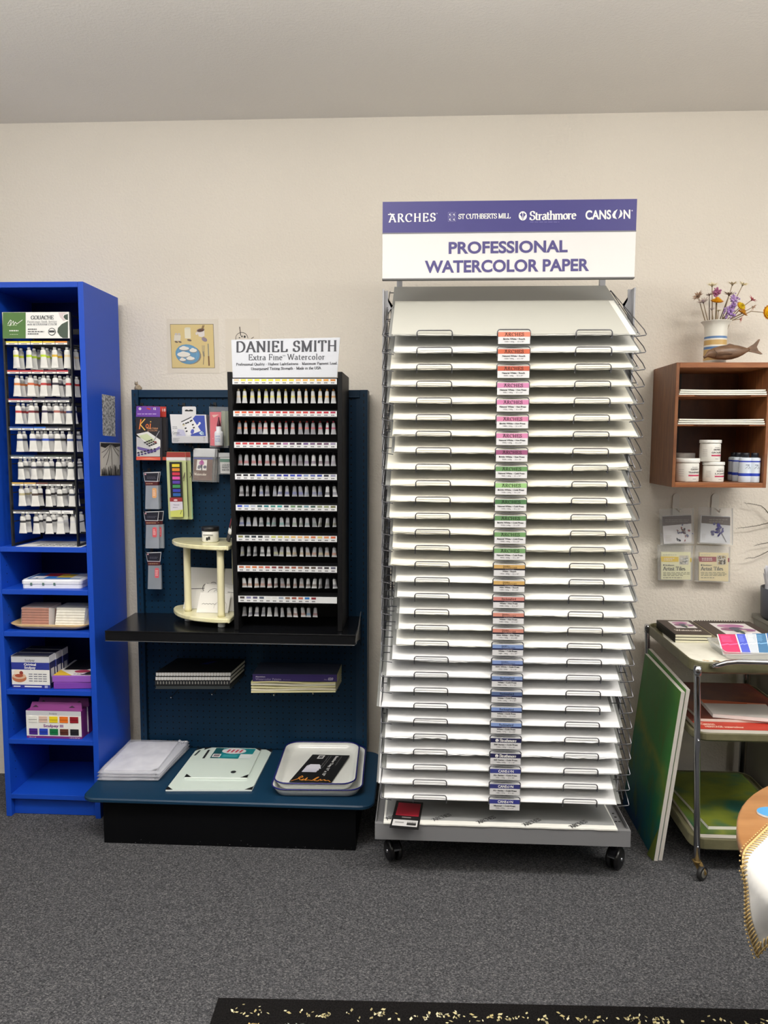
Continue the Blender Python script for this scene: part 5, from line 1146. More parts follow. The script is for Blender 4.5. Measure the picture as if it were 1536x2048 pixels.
# shelves, cards and paper
CARDS = [  # band colour, brand, line, weight
 ((238, 140, 112), 'A', 'Bright White * Rough', '140lb / 300g  -  22 x 30"'), ((216, 108, 76), 'A', 'Natural White * Rough', '140lb / 300g  -  22 x 30"'), ((206, 98, 72), 'A', 'Natural White * Rough', '300lb / 640g  -  22 x 30"'),
 ((220, 142, 186), 'A', 'Natural White * Hot Press', '90lb / 185g  -  22 x 30"'), ((220, 138, 182), 'A', 'Natural White * Hot Press', '140lb / 300g  -  22 x 30"'), ((222, 138, 176), 'A', 'Bright White * Hot Press', '140lb / 300g  -  22 x 30"'), ((224, 142, 184), 'A', 'Natural White * Hot Press', '300lb / 640g  -  22 x 30"'), ((166, 92, 132), 'A', 'Bright White * Hot Press', '300lb / 640g  -  22 x 30"'),
 ((112, 160, 100), 'A', 'Natural White * Cold Press', '90lb / 185g  -  22 x 30"'), ((166, 214, 140), 'A', 'Bright White * Cold Press', '140lb / 300g  -  22 x 30"'), ((88, 134, 86), 'A', 'Natural White * Cold Press', '140lb / 300g  -  22 x 30"'), ((104, 150, 96), 'A', 'Bright White * Cold Press', '300lb / 640g  -  22 x 30"'), ((122, 168, 108), 'A', 'Natural White * Cold Press', '300lb / 640g  -  22 x 30"'), ((124, 170, 112), 'A', 'Natural White * Cold Press', '400lb / 850g  -  22 x 30"'),  # palest green has the light on that tilted card put into its colour
 ((214, 172, 102), 'W', 'White * Rough', '140lb / 300g  -  22 x 30"'), ((216, 176, 104), 'W', 'High White * Rough', '140lb / 300g  -  22 x 30"'), ((216, 140, 130), 'B', 'White * Hot Press', '140lb / 300g  -  22 x 30"'), ((222, 148, 130), 'W', 'White * Hot Press', '140lb / 300g  -  22 x 30"'), ((220, 146, 128), 'W', 'High White * Hot Press', '140lb / 300g  -  22 x 30"'),
 ((138, 164, 216), 'W', 'White * Cold Press', '140lb / 300g  -  22 x 30"'), ((136, 160, 216), 'W', 'High White * Cold Press', '140lb / 300g  -  22 x 30"'), ((134, 160, 212), 'B', 'White * Cold Press', '90lb / 190g  -  22 x 30"'), ((92, 112, 156), 'B', 'White * Cold Press', '140lb / 300g  -  22 x 30"'), ((138, 164, 220), 'B', 'White * Cold Press', '200lb / 425g  -  22 x 30"'), ((142, 168, 222), 'B', 'White * Cold Press', '250lb / 535g  -  22 x 30"'),
 ((34, 36, 84), 'S', '500 Series * Cold Press', '140lb / 300g  -  22 x 30"'), ((36, 36, 84), 'S', '400 Series * Cold Press', '140lb / 300g  -  22 x 30"'), ((62, 70, 150), 'C', 'XL* Series * Cold Press', '90lb / 190g  -  22 x 30"'), ((58, 62, 132), 'C', 'XL* Series * Cold Press', '140lb / 300g  -  22 x 30"'), ((58, 62, 150), 'C', 'Montval* * Cold Press', '140lb / 300g  -  22 x 30"')]
def bt(s): return s.replace('*', '\u2022') 
CNAME = ['pale orange', 'bright orange', 'rust orange', 'lilac pink', 'second pink', 'third pink', 'lowest bright pink', 'dark mauve', 'topmost green', 'palest green', 'darkest green', 'twelfth, mid green', 'thirteenth, soft green', 'lowest green', 'upper tan', 'lower tan', 'dusky rose', 'upper salmon', 'lower salmon', 'topmost pale blue', 'second pale blue', 'third pale blue', 'slate blue', 'fourth pale blue', 'lowest pale blue', 'upper navy', 'lower navy', 'upper violet-blue', 'middle violet-blue', 'lowest violet-blue']
def shelf_mesh():
    m = MB(); o_ = Vector((0, 0, 0))
    hl = lambda x0, x1, y0, h: [DV*.03+Vector((x0, 0, -.009)), Vector((x0, -.001, -.0085)), Vector((x0, -.003, -.006)), Vector((x0, -.003, h-.006)), Vector((x0+.0035, -.003, h-.001)), Vector((x0+.007, -.003, h)), Vector((x1-.007, -.003, h)), Vector((x1-.0035, -.003, h-.001)), Vector((x1, -.003, h-.006)), Vector((x1, -.003, -.006)), Vector((x1, -.001, -.0085)), DV*.03+Vector((x1, 0, -.009))]
    for x0, x1, h in ((-.020, .089, .0175), (.2275, .328, .0195), (.467, .576, .0175)): m.tube(hl(x0, x1, 0, h), .0019, WIRE, 7)
    wires = [-.124, -.06, .02, .1, .19, .278, .36, .45, .53, .61, .667]
    for x in wires:
        L_ = .47; m.tube([DV*.03+Vector((x, 0, -.006)), DV*L_+Vector((x, 0, -.006))], .0016, WIRE, 5)
    for k in (.05, .18, .32, .465): m.tube([DV*k+Vector((-.124, 0, -.0078)), DV*k+Vector((.667, 0, -.0078))], .0016, WIRE, 5)
    # end hooks that turn in under the sheets
    for x, s, e in ((-.122, -1, .003), (.667, 1, .010)):
        m.tube([DV*.47+Vector((x, 0, -.005)), DV*.02+Vector((x+s*e, 0, .012)), Vector((x+s*(e+.002), -.002, .004)), Vector((x+s*e, -.003, .0015)), Vector((x-s*.03, 0, -.004))], .0016, WIRE, 6)
    return m
proto = None
STK = [(783, 1272), (789, 1277), (782, 1266), (783, 1263), (779, 1266), (786, 1264), (786, 1275), (789, 1265), (775, 1256), (780, 1257), (781, 1254), (779.5, 1263), (786, 1258), (786.6, 1261), (782, 1255.5), (792, 1259), (795, 1268), (800, 1268), (798, 1266), (793, 1262.5), (785, 1251.5), (772.5, 1238), (780, 1244), (760, 1223.6), (775.5, 1239.7), (771.6, 1234.6), (768, 1237), (772, 1237), (758, 1226), (768.6, 1233)]
SLEEVE = clear_plastic('frosted_sleeve', (150, 152, 150), .8, .3, .2)
PAPW = [M('paper_ivory', (233, 230, 216), .85, spec=.2), M('paper_bright', (233, 233, 227), .85, spec=.2), M('paper_cool', (229, 230, 231), .85, spec=.2)]
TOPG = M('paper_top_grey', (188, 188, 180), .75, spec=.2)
CURL = {25: (.011, 0), 9: (0, .012), 3: (0, .002), 13: (.006, .007), 14: (.004, .008), 2: (.0, .003), 15: (.006, 0), 21: (.006, .001), 7: (.003, 0), 17: (.003, 0), 12: (0, .003), 25.5: (0, 0)}
for k in range(N30):
    zf = Z1+(Z30-Z1)*k/(N30-1); F0 = Vector((0, YF, zf))
    if proto is None:
        m = shelf_mesh(); m.v = [p+F0 for p in m.v]; proto = m.build('wire_shelf', rack, org=F0)
    else:
        o_ = proto.copy(); COL.objects.link(o_); o_.parent = rack; o_.location = F0-ORG[rack]; o_.name = 'wire_shelf'
    # price card hooked into the middle loop
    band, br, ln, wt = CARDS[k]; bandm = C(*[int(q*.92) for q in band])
    x0, x1 = .229+.0005, .3275-.0005; yc = YF-.0062; tz = zf+.013; h = .0375
    m = MB(); m.box(x0, x1, yc, yc+.001, tz-h, tz, C(214, 214, 216))
    c = lambda u, v_, l=1: Vector((x0+u*(x1-x0), yc-.0004*l, tz-h*v_))
    rc = lambda u0, v0, u1, v1, mt, l=1: m.poly([c(u0, v1, l), c(u1, v1, l), c(u1, v0, l), c(u0, v0, l)], mt)
    dark = C(*[int(q*.38) for q in band])
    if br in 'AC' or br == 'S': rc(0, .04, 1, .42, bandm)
    else: rc(0, .06, 1, .37, bandm); rc(0, .37, 1, .5, C(30, 24, 40) if band[2] < 150 else C(28, 32, 70))
    inkc = C(20, 20, 24)
    if br == 'A': m.text('ARCHES', c(.21, .37, 2), c(.8, .37, 2), (0, 0, h*.27), C(*[int(q*.34) for q in band]), 'serif', True); rc(.2, .1, .3, .135, C(*[int(q*.34) for q in band]), 2)
    elif br == 'S':
        m.text('Strathmore', c(.3, .35, 2), c(.84, .35, 2), (0, 0, h*.25), WHITE, 'serif', True)
        m.poly([c(.21+.055*math.cos(R(a)), .24-.14*math.sin(R(a)), 2) for a in range(0, 360, 24)], WHITE); m.poly([c(.21, .36, 3), c(.185, .22, 3), (c(.21, .28, 3)), c(.235, .22, 3)], bandm)
    elif br == 'C':
        m.text('CANS', c(.27, .34, 2), c(.56, .34, 2), (0, 0, h*.23), WHITE, 'sans', True); m.text('N', c(.69, .34, 2), c(.78, .34, 2), (0, 0, h*.23), WHITE, 'sans', True)
        m.poly([c(.585, .34, 2), c(.585, .2, 2), c(.64, .1, 2), c(.61, .22, 2), c(.62, .35, 2)], WHITE); m.poly([c(.63, .35, 2), c(.68, .24, 2), c(.66, .11, 2), c(.655, .22, 2)], WHITE)
    elif br == 'B': m.text('Bockingford', c(.27, .3, 2), c(.73, .3, 2), (0, 0, h*.17), dark, 'serif', True)
    else: m.text('Saunders', c(.3, .2, 2), c(.52, .2, 2), (0, 0, h*.1), dark, 'serif', True); m.text('WATERFORD', c(.3, .34, 2), c(.74, .34, 2), (0, 0, h*.1), dark, 'serif', True)
    if br in 'BW': m.text('ST CUTHBERTS MILL', c(.36, .465, 2), c(.66, .465, 2), (0, 0, h*.06), C(170, 160, 170), 'serif')
    wid = min(.84, len(ln)*.034)
    m.text(bt(ln), c(.5-wid/2, .66, 2), c(.5+wid/2, .66, 2), (0, 0, h*.125), inkc, 'sans', True); m.text(wt, c(.19, .86, 2), c(.81, .86, 2), (0, 0, h*.105), C(50, 50, 54), 'sans')
    m.build('shelf_card', rack, label='shelf card with %s band' % CNAME[k])
    # stack of sheets on the shelf
    yk = 659+(1594-659)*k/29+9
    xa, xb = at(STK[k][0], yk, Y=YF-.004).x, at(STK[k][1], yk, Y=YF-.004).x
    rr = random.Random(100+k); nsh = [5, 5, 5, 4, 5, 4, 5, 4, 4, 4, 4, 5, 5, 6, 5, 5, 4, 4, 4, 4, 5, 4, 3, 4, 4, 4, 4, 3, 3, 3][k]
    cl, cr = CURL.get(k+1, (rr.uniform(0, .002), rr.uniform(0, .002)))
    deck_ = k+1 not in (17, 22, 23, 24, 25, 28, 29, 30)
    L_ = .325 if k == 0 else .43; NX = 48
    m = MB()
    for s in range(nsh):
        th = .001; b0 = .0003+s*.0013; dxa, dxb = rr.uniform(-.003, .003), rr.uniform(-.003, .003); adv = rr.uniform(-.002, .001)
        if k == 0 and s == nsh-1: dxa, dxb, adv = 0, -.019, 0
        elif k == 0: dxa, dxb = .004, 0
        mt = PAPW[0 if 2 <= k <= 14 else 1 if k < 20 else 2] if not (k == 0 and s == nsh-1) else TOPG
        rings = []; rr2 = random.Random(k*31+s)
        jag = 0.0
        for i in range(NX+1):
            u = i/NX; x = xa+dxa+(xb+dxb-xa-dxa)*u
            jag = jag*.5+rr2.uniform(-.0011, .0011)*(1 if deck_ else .05)*(2.2 if k+1 in (26, 27) else 1)
            lift = (cl*max(0, 1-u/.35)**2+cr*max(0, (u-.65)/.35)**2)*(.35+.65*s/nsh)+.0007*math.sin(u*9+k*2+s*.3)+b0
            fr = F0+Vector((x, 0, 0))+DV*(.001+jag+adv)+NV*lift; bk_ = F0+Vector((x, 0, 0))+DV*L_+NV*(b0)
            mid = F0+Vector((x, 0, 0))+DV*.12+NV*(b0+(lift-b0)*.55)
            tv = NV*th; e = DV*.0012
            rings.append([fr+tv*.15-e*.2, fr+tv*.8, mid+tv, bk_+tv, bk_, mid, fr+e])
        m.loft(rings, mt, smooth=False)
    ttl = 'stack of large white paper sheets under the %s shelf card of the rack' % CNAME[k]
    if k: ttl = 'stack of white paper sheets on the shelf with the %s card' % CNAME[k]
    else: ttl = 'topmost stack of paper with greyish top sheet, on the shelf with the pale orange card'
    tag(m.build('paper_stack'), ttl, 'paper', 'paper stacks on the rack shelves')
    # frosted plastic sleeve under and around the stack
    m = MB(); ex0, ex1 = xa-rr.uniform(.008, .016), xb+rr.uniform(.010, .02)
    for q, n0 in ((-.0012, 0),):
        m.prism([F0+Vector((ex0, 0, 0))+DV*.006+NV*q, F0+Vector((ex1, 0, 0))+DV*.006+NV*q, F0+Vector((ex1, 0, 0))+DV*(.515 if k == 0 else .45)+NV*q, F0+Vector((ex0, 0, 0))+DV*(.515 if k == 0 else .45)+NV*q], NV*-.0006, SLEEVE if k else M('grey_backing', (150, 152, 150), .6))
    tag(m.build('plastic_sleeve'), 'frosted plastic sheet under the paper on the shelf with the %s card' % CNAME[k], 'plastic sleeve', 'plastic sleeves on the rack shelves')
# wrapped sheets lying on the base
bz = .1922
def basesheet(x0, x1, y0, y1, z, mt): 
    m = MB(); rr = random.Random(9); pts = [Vector((x0+(x1-x0)*i/40, y0+rr.uniform(-.0012, .0012), z)) for i in range(41)]+[Vector((x1, y1, z)), Vector((x0, y1, z))]
    m.prism(pts, (0, 0, -.0045), mt); return m
xa, xb = at(767, 1666, Y=-.688).x, at(1234, 1677, Y=-.688).x
m = basesheet(xa, xb, -.693, -.22, bz+.0045, PAPW[1]); tag(m.build('paper_stack'), 'lowest stack of white paper lying flat on the grey rack base', 'paper')
GW = M('grey_wrapper', (150, 152, 152), .55)
m = MB(); m.prism([Vector((xa+.006, -.668, bz+.0056)), Vector((xb-.003, -.668, bz+.0056)), Vector((xb-.012, -.225, bz+.0056)), Vector((xa+.008, -.225, bz+.0056))], (0, 0, -.0009), GW)
for px, py in [(869, 1642), (959, 1647), (1051, 1652), (1145, 1656), (775, 1640)]:
    a = at(px, py, Z=bz+.006); b_ = a+Vector((.058, .040, 0)); d = (b_-a).normalized(); up = Vector((-d.y, d.x, 0))
    m.text('ARCHES', a, b_, up*.017, C(44, 44, 48), 'serif', True); m.poly([a+up*.015-d*.003, a+up*.0152+d*.006, a+up*.0168+d*.006, a+up*.0168-d*.003], C(44, 44, 48))
tag(m.build('wrapping_sheet'), 'grey wrapper printed with repeated slanted black words, on the lowest paper', 'paper')
m = MB(); q = [at(*p, Z=bz+.0072) for p in [(779, 1655), (837, 1659.5), (846.5, 1605), (793, 1601)]]; m.prism(q, (0, 0, -.0008), BLACK)
L = lambda u, v_, l=1: q[0]+(q[1]-q[0])*u+(q[3]-q[0])*v_+Vector((0, 0, .0004*l)); pl = lambda pts, mt, l=1: m.poly([L(u, v_, l) for u, v_ in pts], mt)
pl([(.1, .45), (.92, .45), (.92, .93), (.1, .93)], C(186, 40, 60)); pl([(.06, .08), (.93, .08), (.93, .3), (.06, .3)], C(206, 206, 206)); pl([(.56, .12), (.88, .12), (.88, .2), (.56, .2)], C(60, 60, 60), 2); pl([(.14, .18), (.45, .18), (.45, .22), (.14, .22)], C(150, 150, 150), 2); pl([(.34, .37), (.66, .37), (.66, .41), (.34, .41)], C(120, 110, 110), 1)
for i in range(8): pl([(.57+.04*i, .12), (.585+.04*i, .12), (.585+.04*i, .24), (.57+.04*i, .24)], C(40, 40, 40), 3)
tag(m.build('product_label'), 'black and red product label lying on the rack base at its left', 'label')
# ================================================================== wooden wall cabinet
WALN = mottled('walnut_brown', [(.3, (104, 62, 36)), (.5, (132, 82, 48)), (.7, (150, 98, 58))], 9, .42, (1, 12, 1.2), detail=5)
WALH = mottled('walnut_rail', [(.3, (122, 72, 40)), (.55, (150, 92, 52)), (.75, (166, 108, 64))], 9, .4, (1.2, 10, 14), detail=5)
WBACK = mottled('walnut_back', [(.35, (84, 48, 28)), (.65, (110, 66, 38))], 6, .5, (3, 1, 1))
KX0, KX1, KZ0, KZ1, KY = .9085, 1.2445, 1.2835, 1.7318, -.27
kb = thing('wall_cabinet', (1.075, -.135, KZ0), 'open brown wooden cabinet with shelves hung on the right wall', 'cabinet')
part('side_panel', kb, lambda m: m.box(KX0, KX0+.0115, KY, -.001, KZ0, KZ1, WALN), .001)
part('side_panel', kb, lambda m: m.box(KX1-.0115, KX1, KY, -.001, KZ0, KZ1, WALN), .001)
part('top_panel', kb, lambda m: m.box(KX0+.0117, KX1-.0117, KY, -.001, KZ1-.0185, KZ1, WALH), .001)
part('bottom_panel', kb, lambda m: m.box(KX0+.0117, KX1-.0117, KY, -.001, KZ0, KZ0+.0175, WALH), .001)
part('back_panel', kb, lambda m: m.box(KX0+.0117, KX1-.0117, -.012, -.001, KZ0+.0177, KZ1-.0187, WBACK))
part('back_strip', kb, lambda m: m.box(KX0+.085, KX0+.105, -.0135, -.0122, KZ0+.018, KZ1-.019, C(66, 52, 44)))
KSH = [at(1440, 790, Y=KY).z, at(1440, 849, Y=KY).z]
for z in KSH:   # thin shelves with a scooped finger cut-out in the front edge
    m = MB(); xs_ = KX0+.0118, KX1-.0118; pts = [(xs_[0], KY+.004), (xs_[0]+.05, KY+.004)]
    for i in range(9): u = i/8; pts.append((xs_[0]+.056+(xs_[1]-xs_[0]-.112)*u, KY+.004+.028*min(1, 6*u, 6*(1-u))))
    pts += [(xs_[1]-.05, KY+.004), (xs_[1], KY+.004), (xs_[1], -.0125), (xs_[0], -.0125)]
    m.prism([Vector((x, y, z+.0002)) for x, y in pts], (0, 0, -.005), WALH); m.build('shelf', kb)
part('wall_bracket', kb, lambda m: [m.box(x, x+.018, -.1, -.05, KZ0-.004, KZ0-.0002, C(214, 210, 200)) for x in (1.03, 1.17)])
BOARDE = M('board_edge_white', (240, 238, 226), .7)
for si, z in enumerate(KSH):
    for i in range(3):
        z0 = z+.0006+i*.0076; d = [.0, .004, .010][i]
        m = MB(); NX = 10; x0, x1 = KX0+.0135+d*.8, KX1-.0135-(.002 if si else 0)
        rings = []
        for j in range(NX+1):
            u = j/NX; s_ = -.0009*math.sin(u*math.pi)*i; x = x0+(x1-x0)*u
            rings.append([(x, KY+.001+d, z0+s_), (x, -.02, z0+s_), (x, -.02, z0+.0048+s_), (x, KY+.001+d, z0+.0048+s_)])
        m.loft(rings, BOARDE, smooth=False)
        tag(m.build('canvas_board'), '%s of three white boards on the %s shelf of the wooden cabinet' % (['bottom one', 'middle one', 'top one'][i], ['upper', 'lower'][si]), 'board', 'white boards in the wooden cabinet')
JARW = M('jar_white', (236, 235, 228), .38); LIDW = M('lid_white', (240, 240, 236), .35)
jb = KZ0+.0182
def jar(cx, y, z, r, h, lid, label, cat='jar', title=('POT', 'MEDIUM')):
    t = thing('medium_jar', (cx, y, z), label, cat, 'white jars in the wooden cabinet')
    m = MB(); hb = h-lid
    m.lathe([(r*.93, 0), (r*.97, .003), (r*.97, hb*.93), (r*.92, hb)], (cx, y, z), JARW, 28)
    a = lambda ang, zz_, l=1: Vector((cx+(r*.97+.0003*l)*math.sin(R(ang)), y-(r*.97+.0003*l)*math.cos(R(ang)), z+zz_))
    def bandp(a0, a1, z0, z1, mt, l=1):
        n_ = 6
        for i in range(n_): p, q = a0+(a1-a0)*i/n_, a0+(a1-a0)*(i+1)/n_; m.poly([a(p, z0, l), a(q, z0, l), a(q, z1, l), a(p, z1, l)], mt)
    bandp(-12, 58, hb*.3, hb*.38, C(190, 50, 90))
    for k, (ln, a0, a1, zz_, hh) in enumerate([(title[0], -2, 48, .62, .09), (title[1], -12, 58, .46, .09)]):
        vs, fs, wd = glyphs(ln, 'sans', True)
        m.add([a(a0+(a1-a0)*x/wd, hb*(zz_+hh*y_), 2) for x, y_ in vs], fs, C(110, 104, 106))
    for k in range(4): bandp(-62, -34, hb*(.3+.11*k), hb*(.33+.11*k), C(206, 204, 200))
    bandp(5, 40, hb*.76, hb*.79, C(170, 166, 166)); bandp(10, 30, hb*.14, hb*.17, C(170, 166, 166)); m.build('body', t)
    part('lid', t, lambda m: m.lathe([(r, hb+.0004), (r*1.02, hb+.002), (r*1.02, h-.0015), (r*.98, h), (r*.9, h-.0006)], (cx, y, z), LIDW, 28))
def xat(px, Y, z=1.32): return at(px, 940, Y=Y).x
x0, x1 = xat(1353, -.235), xat(1401.5, -.235); jar((x0+x1)/2+.004, -.208, jb, (x1-x0)/2*.97, .0865, .0165, 'large white jar at the left front of the wooden cabinet', title=('GESSO', 'TRANSPARENT'))
jar(xat(1374, -.1)-.002, -.075, jb, .037, .104, .02, 'white jar standing behind the large one at the left of the cabinet', title=('ACRYLIC', 'GESSO'))
x0, x1 = xat(1411.5, -.235), xat(1454.5, -.235); rj = (x1-x0)/2*.98; hj = .0735
jar((x0+x1)/2, -.205, jb, rj, hj, .0125, 'white jar with pink stripe underneath another jar in the cabinet', title=('MOLDING PASTE', 'LIGHT'))
jar((xat(1403.5, -.235)+xat(1446.5, -.235))/2, -.203, jb+hj+.0006, rj, .080, .0125, 'white jar with pink stripe stacked on another jar in the cabinet', title=('ABSORBENT', 'GROUND'))
for i, (pl_, pr_, Y, hh) in enumerate([(1503.5, 1527, -.24, .0905), (1477, 1502.5, -.235, .0905), (1464, 1487, -.165, .094), (1456, 1478, -.115, .099), (1491, 1514, -.12, .098)]):
    xa, xb = xat(pl_, Y), xat(pr_, Y); c = (xa+xb)/2; r = (xb-xa)/2*.96
    if i == 0: c = min(c, KX1-.0125-r)
    lab = ['small white bottle with blue stripes at the right front of the cabinet', 'white bottle with blue stripes beside the rightmost one', 'white and blue bottle half hidden behind the front pair', 'rear white and blue bottle, the one nearest the jars', 'rear white and blue bottle behind the rightmost two'][i]
    t = thing('medium_bottle', (c, Y, jb), lab, 'bottle', 'blue striped bottles in the cabinet')
    m = MB(); BLUB = C(40, 66, 180)
    m.lathe([(r*.92, 0), (r, .002), (r, .023), (r, .0232), (r, .0335), (r, .0337), (r, .0735), (r, .0737), (r, .079), (r, .0792), (r, .086), (r*.9, .0895), (r*.55, .0905)], (c, Y, jb), C(214, 226, 238, .35), 24, matf=lambda j: BLUB if j in (3, 7) else C(216, 226, 238, .35))
    for k, (u, v_) in enumerate([(-.35, .05), (-.05, .056), (.15, .05)]): m.tube([(c+u*r, Y-r-.0002, jb+v_), (c+(u+.2)*r, Y-r-.0002, jb+v_+.006), (c+(u+.38)*r, Y-r*.96-.0002, jb+v_+.001)], .0006, C(90, 96, 110), 4)
    m.obox((c, Y-r+.0002, jb+.064), (r*.3, 0, 0), (0, .0006, 0), (0, 0, .0012), C(120, 130, 150)); m.build('body', t)
    part('cap', t, lambda m: m.lathe([(r*.6, .0908), (r*.62, .106), (r*.55, .1075)], (c, Y, jb), C(26, 30, 40, .4), 18))

# ------------------------------------------------------------------ vase with dried flowers and wooden fish on the cabinet
VZ = KZ1+.0006; vx, vy = 1.0935, -.13
VASE = M('vase_glaze', (232, 230, 220), .3); VB = C(92, 130, 180, .3); VT = C(206, 172, 110, .3)
vh = at(1430, 643, Y=vy).z-VZ; vr = .040
t = thing('flower_vase', (vx, vy, VZ), 'white vase with blue and tan bands on top of the wooden cabinet', 'vase')
zs = [(0, 1), (.115, 1), (.118, 1), (.36, 1), (.364, 1), (.415, 1), (.42, 1), (.455, 1), (.458, 1), (.565, 1), (.57, 1), (.6, 1), (.604, 1), (.65, 1), (.655, 1), (.82, 1), (.9, 1.05), (.96, 1.2), (.99, 1.33), (1.0, 1.35)]
prof = [(vr*r_, vh*k) for k, r_ in zs]
cols = {1: VT, 2: VT, 4: VB, 5: VB, 8: VT, 9: VT, 12: VB, 13: VB}
def vmat(j):
    k = (zs[j][0]+zs[j+1][0])/2
    return VT if .118 < k < .36 and k > .2 else VB if .364 < k < .418 else VT if .458 < k < .568 else VB if .604 < k < .652 else VASE
m = MB(); m.lathe(prof+[(vr*1.3, vh*.992), (vr*1.1, vh*.94), (vr*.9, vh*.8), (vr*.88, vh*.3)], (vx, vy, VZ), VASE, 36, matf=lambda j: vmat(j) if j < len(zs)-1 else VASE); m.build('body', t)
STEM = C(150, 132, 104, .8); STEMD = C(104, 92, 76, .8)
def flower(px, py, kind, colr, label, root, Y=-.13, dirv=(0, -.3, 1), size=.012, c2=None, bend=0.0):
    size *= 2.0 if kind == 'statice' else 1.65 if kind == 'straw' else 1.5
    hd_ = at(px, py, Y=Y); rt = Vector((vx+root, vy+random.uniform(-.012, .012), VZ+vh*.55)); mouth = Vector((vx+root*1.15+(hd_.x-vx)*.12, vy+random.uniform(-.015, .015), VZ+vh*1.0))
    t = thing('dried_flower', hd_, label, 'flower', 'dried flowers in the vase')
    m = MB(); mid = mouth.lerp(hd_, .55)+Vector((0, 0, bend)); m.tube([rt, mouth, mid, hd_], [.002, .002, .0017, .0013], STEM if kind != 'dark' else STEMD, 6); m.build('stem', t)
    m = MB(); d = Vector(dirv).normalized(); a = d.cross(Vector((.3, 1, .2))).normalized(); b_ = d.cross(a); mt = C(*colr, .8); m2 = C(*(c2 or [int(q*.7) for q in colr]), .8)
    rr = random.Random(int(px*7+py))
    if kind in ('daisy', 'dark'):
        for ly in range(2):
            n_ = 9
            for i in range(n_):
                an = 2*math.pi*(i+.5*ly)/n_+rr.uniform(-.15, .15); o_ = a*math.cos(an)+b_*math.sin(an); tn = d.cross(o_); L_ = size*rr.uniform(.85, 1.15)
                up_ = .5-.3*ly
                p0 = hd_+o_*size*.15; p1 = hd_+o_*L_*.6+d*L_*up_*.6; p2 = hd_+o_*L_+d*L_*up_
                m.prism([p0-tn*size*.06, p1-tn*size*.13, p2, p1+tn*size*.13, p0+tn*size*.06], d*-.0004, mt)
        m.ball(hd_+d*size*.12, size*.22, m2, 8, 5); m.lathe([(.0008, -size*.35), (size*.2, -size*.05), (size*.24, size*.1)], hd_, m2, 8, d)
    elif kind == 'straw':
        for ly in range(5):
            n_ = 14-ly; rad = size*(1-.17*ly)
            for i in range(n_):
                an = 2*math.pi*(i+.5*(ly % 2))/n_; o_ = a*math.cos(an)+b_*math.sin(an); tn = d.cross(o_); hgt = size*(.12+.14*ly)
                p0 = hd_+o_*rad*.35+d*hgt*.6; p1 = hd_+o_*rad*.75+d*(hgt*.55); p2 = hd_+o_*rad+d*(hgt+size*.06)
                m.prism([p0-tn*rad*.1, p1-tn*rad*.24, p2, p1+tn*rad*.24, p0+tn*rad*.1], d*-.0006, mt if ly else C(196, 130, 40, .8))
        m.ball(hd_+d*size*.5, size*.26, m2, 10, 6)
    else:
        for i in range(42):
            p = Vector((rr.gauss(0, .3), rr.gauss(0, .26), rr.gauss(0, .4)))*size
            m.ball(hd_+p, size*rr.uniform(.13, .22), mt if i % 3 else m2, 6, 4)
    m.build('head', t)
    return hd_
S_ = lambda x, y: (1380+x/9.846, 560+y/9.846)
flower(*S_(435, 110), 'daisy', (226, 214, 176), 'cream daisy standing tallest at the left of the bouquet', -.012, -.135, (-.1, -.4, 1), .0135)
flower(*S_(835, 85), 'daisy', (206, 190, 156), 'tan daisy tallest in the middle of the bouquet', .01, -.13, (0, -.2, 1), .0135)
flower(*S_(1040, 95), 'daisy', (232, 220, 180), 'cream daisy tallest at the right of the bouquet', .018, -.135, (.3, -.4, 1), .0135)
flower(*S_(160, 325), 'daisy', (170, 136, 110), 'brownish daisy reaching out furthest left', -.024, -.14, (-.7, -.4, .6), .0145)
flower(*S_(380, 300), 'dark', (120, 96, 84), 'small dark dry bud left of the pink statice', -.018, -.12, (-.3, -.3, 1), .0085)
flower(*S_(260, 430), 'daisy', (196, 180, 172), 'pale grey daisy low on the left of the bouquet', -.02, -.145, (-.4, -.4, .9), .0155, (150, 130, 136))
flower(*S_(520, 245), 'statice', (176, 104, 146), 'pink statice sprig behind the large orange-yellow strawflower', -.004, -.125, size=.0105, c2=(196, 130, 160))
flower(*S_(530, 430), 'straw', (240, 184, 20), 'large orange-yellow strawflower in the centre of the bouquet', -.004, -.15, (0, -.45, 1), .0145, (230, 160, 20))
flower(*S_(770, 290), 'dark', (146, 124, 100), 'flat brown daisy below the middle tall one', .006, -.13, (0, -.15, 1), .0145)
flower(*S_(880, 370), 'statice', (178, 146, 200), 'upper lilac statice sprig right of centre', .012, -.14, size=.0105, c2=(196, 166, 214))
flower(*S_(860, 500), 'statice', (166, 132, 192), 'middle lilac statice sprig right of centre', .013, -.145, size=.0098, c2=(190, 160, 210))
flower(*S_(780, 625), 'statice', (170, 136, 198), 'lowest lilac statice just above the vase mouth', .008, -.155, size=.0125, c2=(186, 158, 206))
flower(*S_(1000, 520), 'straw', (232, 206, 40), 'lemon yellow strawflower to the right of the lilac statice', .018, -.15, (.35, -.8, .4), .0115, (170, 140, 20))
flower(*S_(1030, 660), 'straw', (214, 160, 40), 'tilted golden strawflower low on the right', .022, -.15, (.5, -.25, .8), .0125, (150, 100, 30))
flower(*S_(1220, 390), 'daisy', (196, 110, 120), 'dusty pink bud arching out on the right', .024, -.14, (.5, -.3, .6), .012, (170, 90, 104), .006)
flower(*S_(1240, 530), 'daisy', (206, 176, 150), 'small pale star flower hanging on the right', .02, -.145, (.6, -.3, -.5), .0095)
flower(1536.5, 625.5, 'straw', (246, 200, 16), 'biggest yellow strawflower at the far right end of the bouquet', .026, -.16, (.35, -.95, .05), .0175, (110, 80, 20), .02)
flower(*S_(560, 610), 'daisy', (196, 184, 150), 'small cream bud low in the middle of the bouquet', .0, -.15, (0, -.3, 1), .0075)
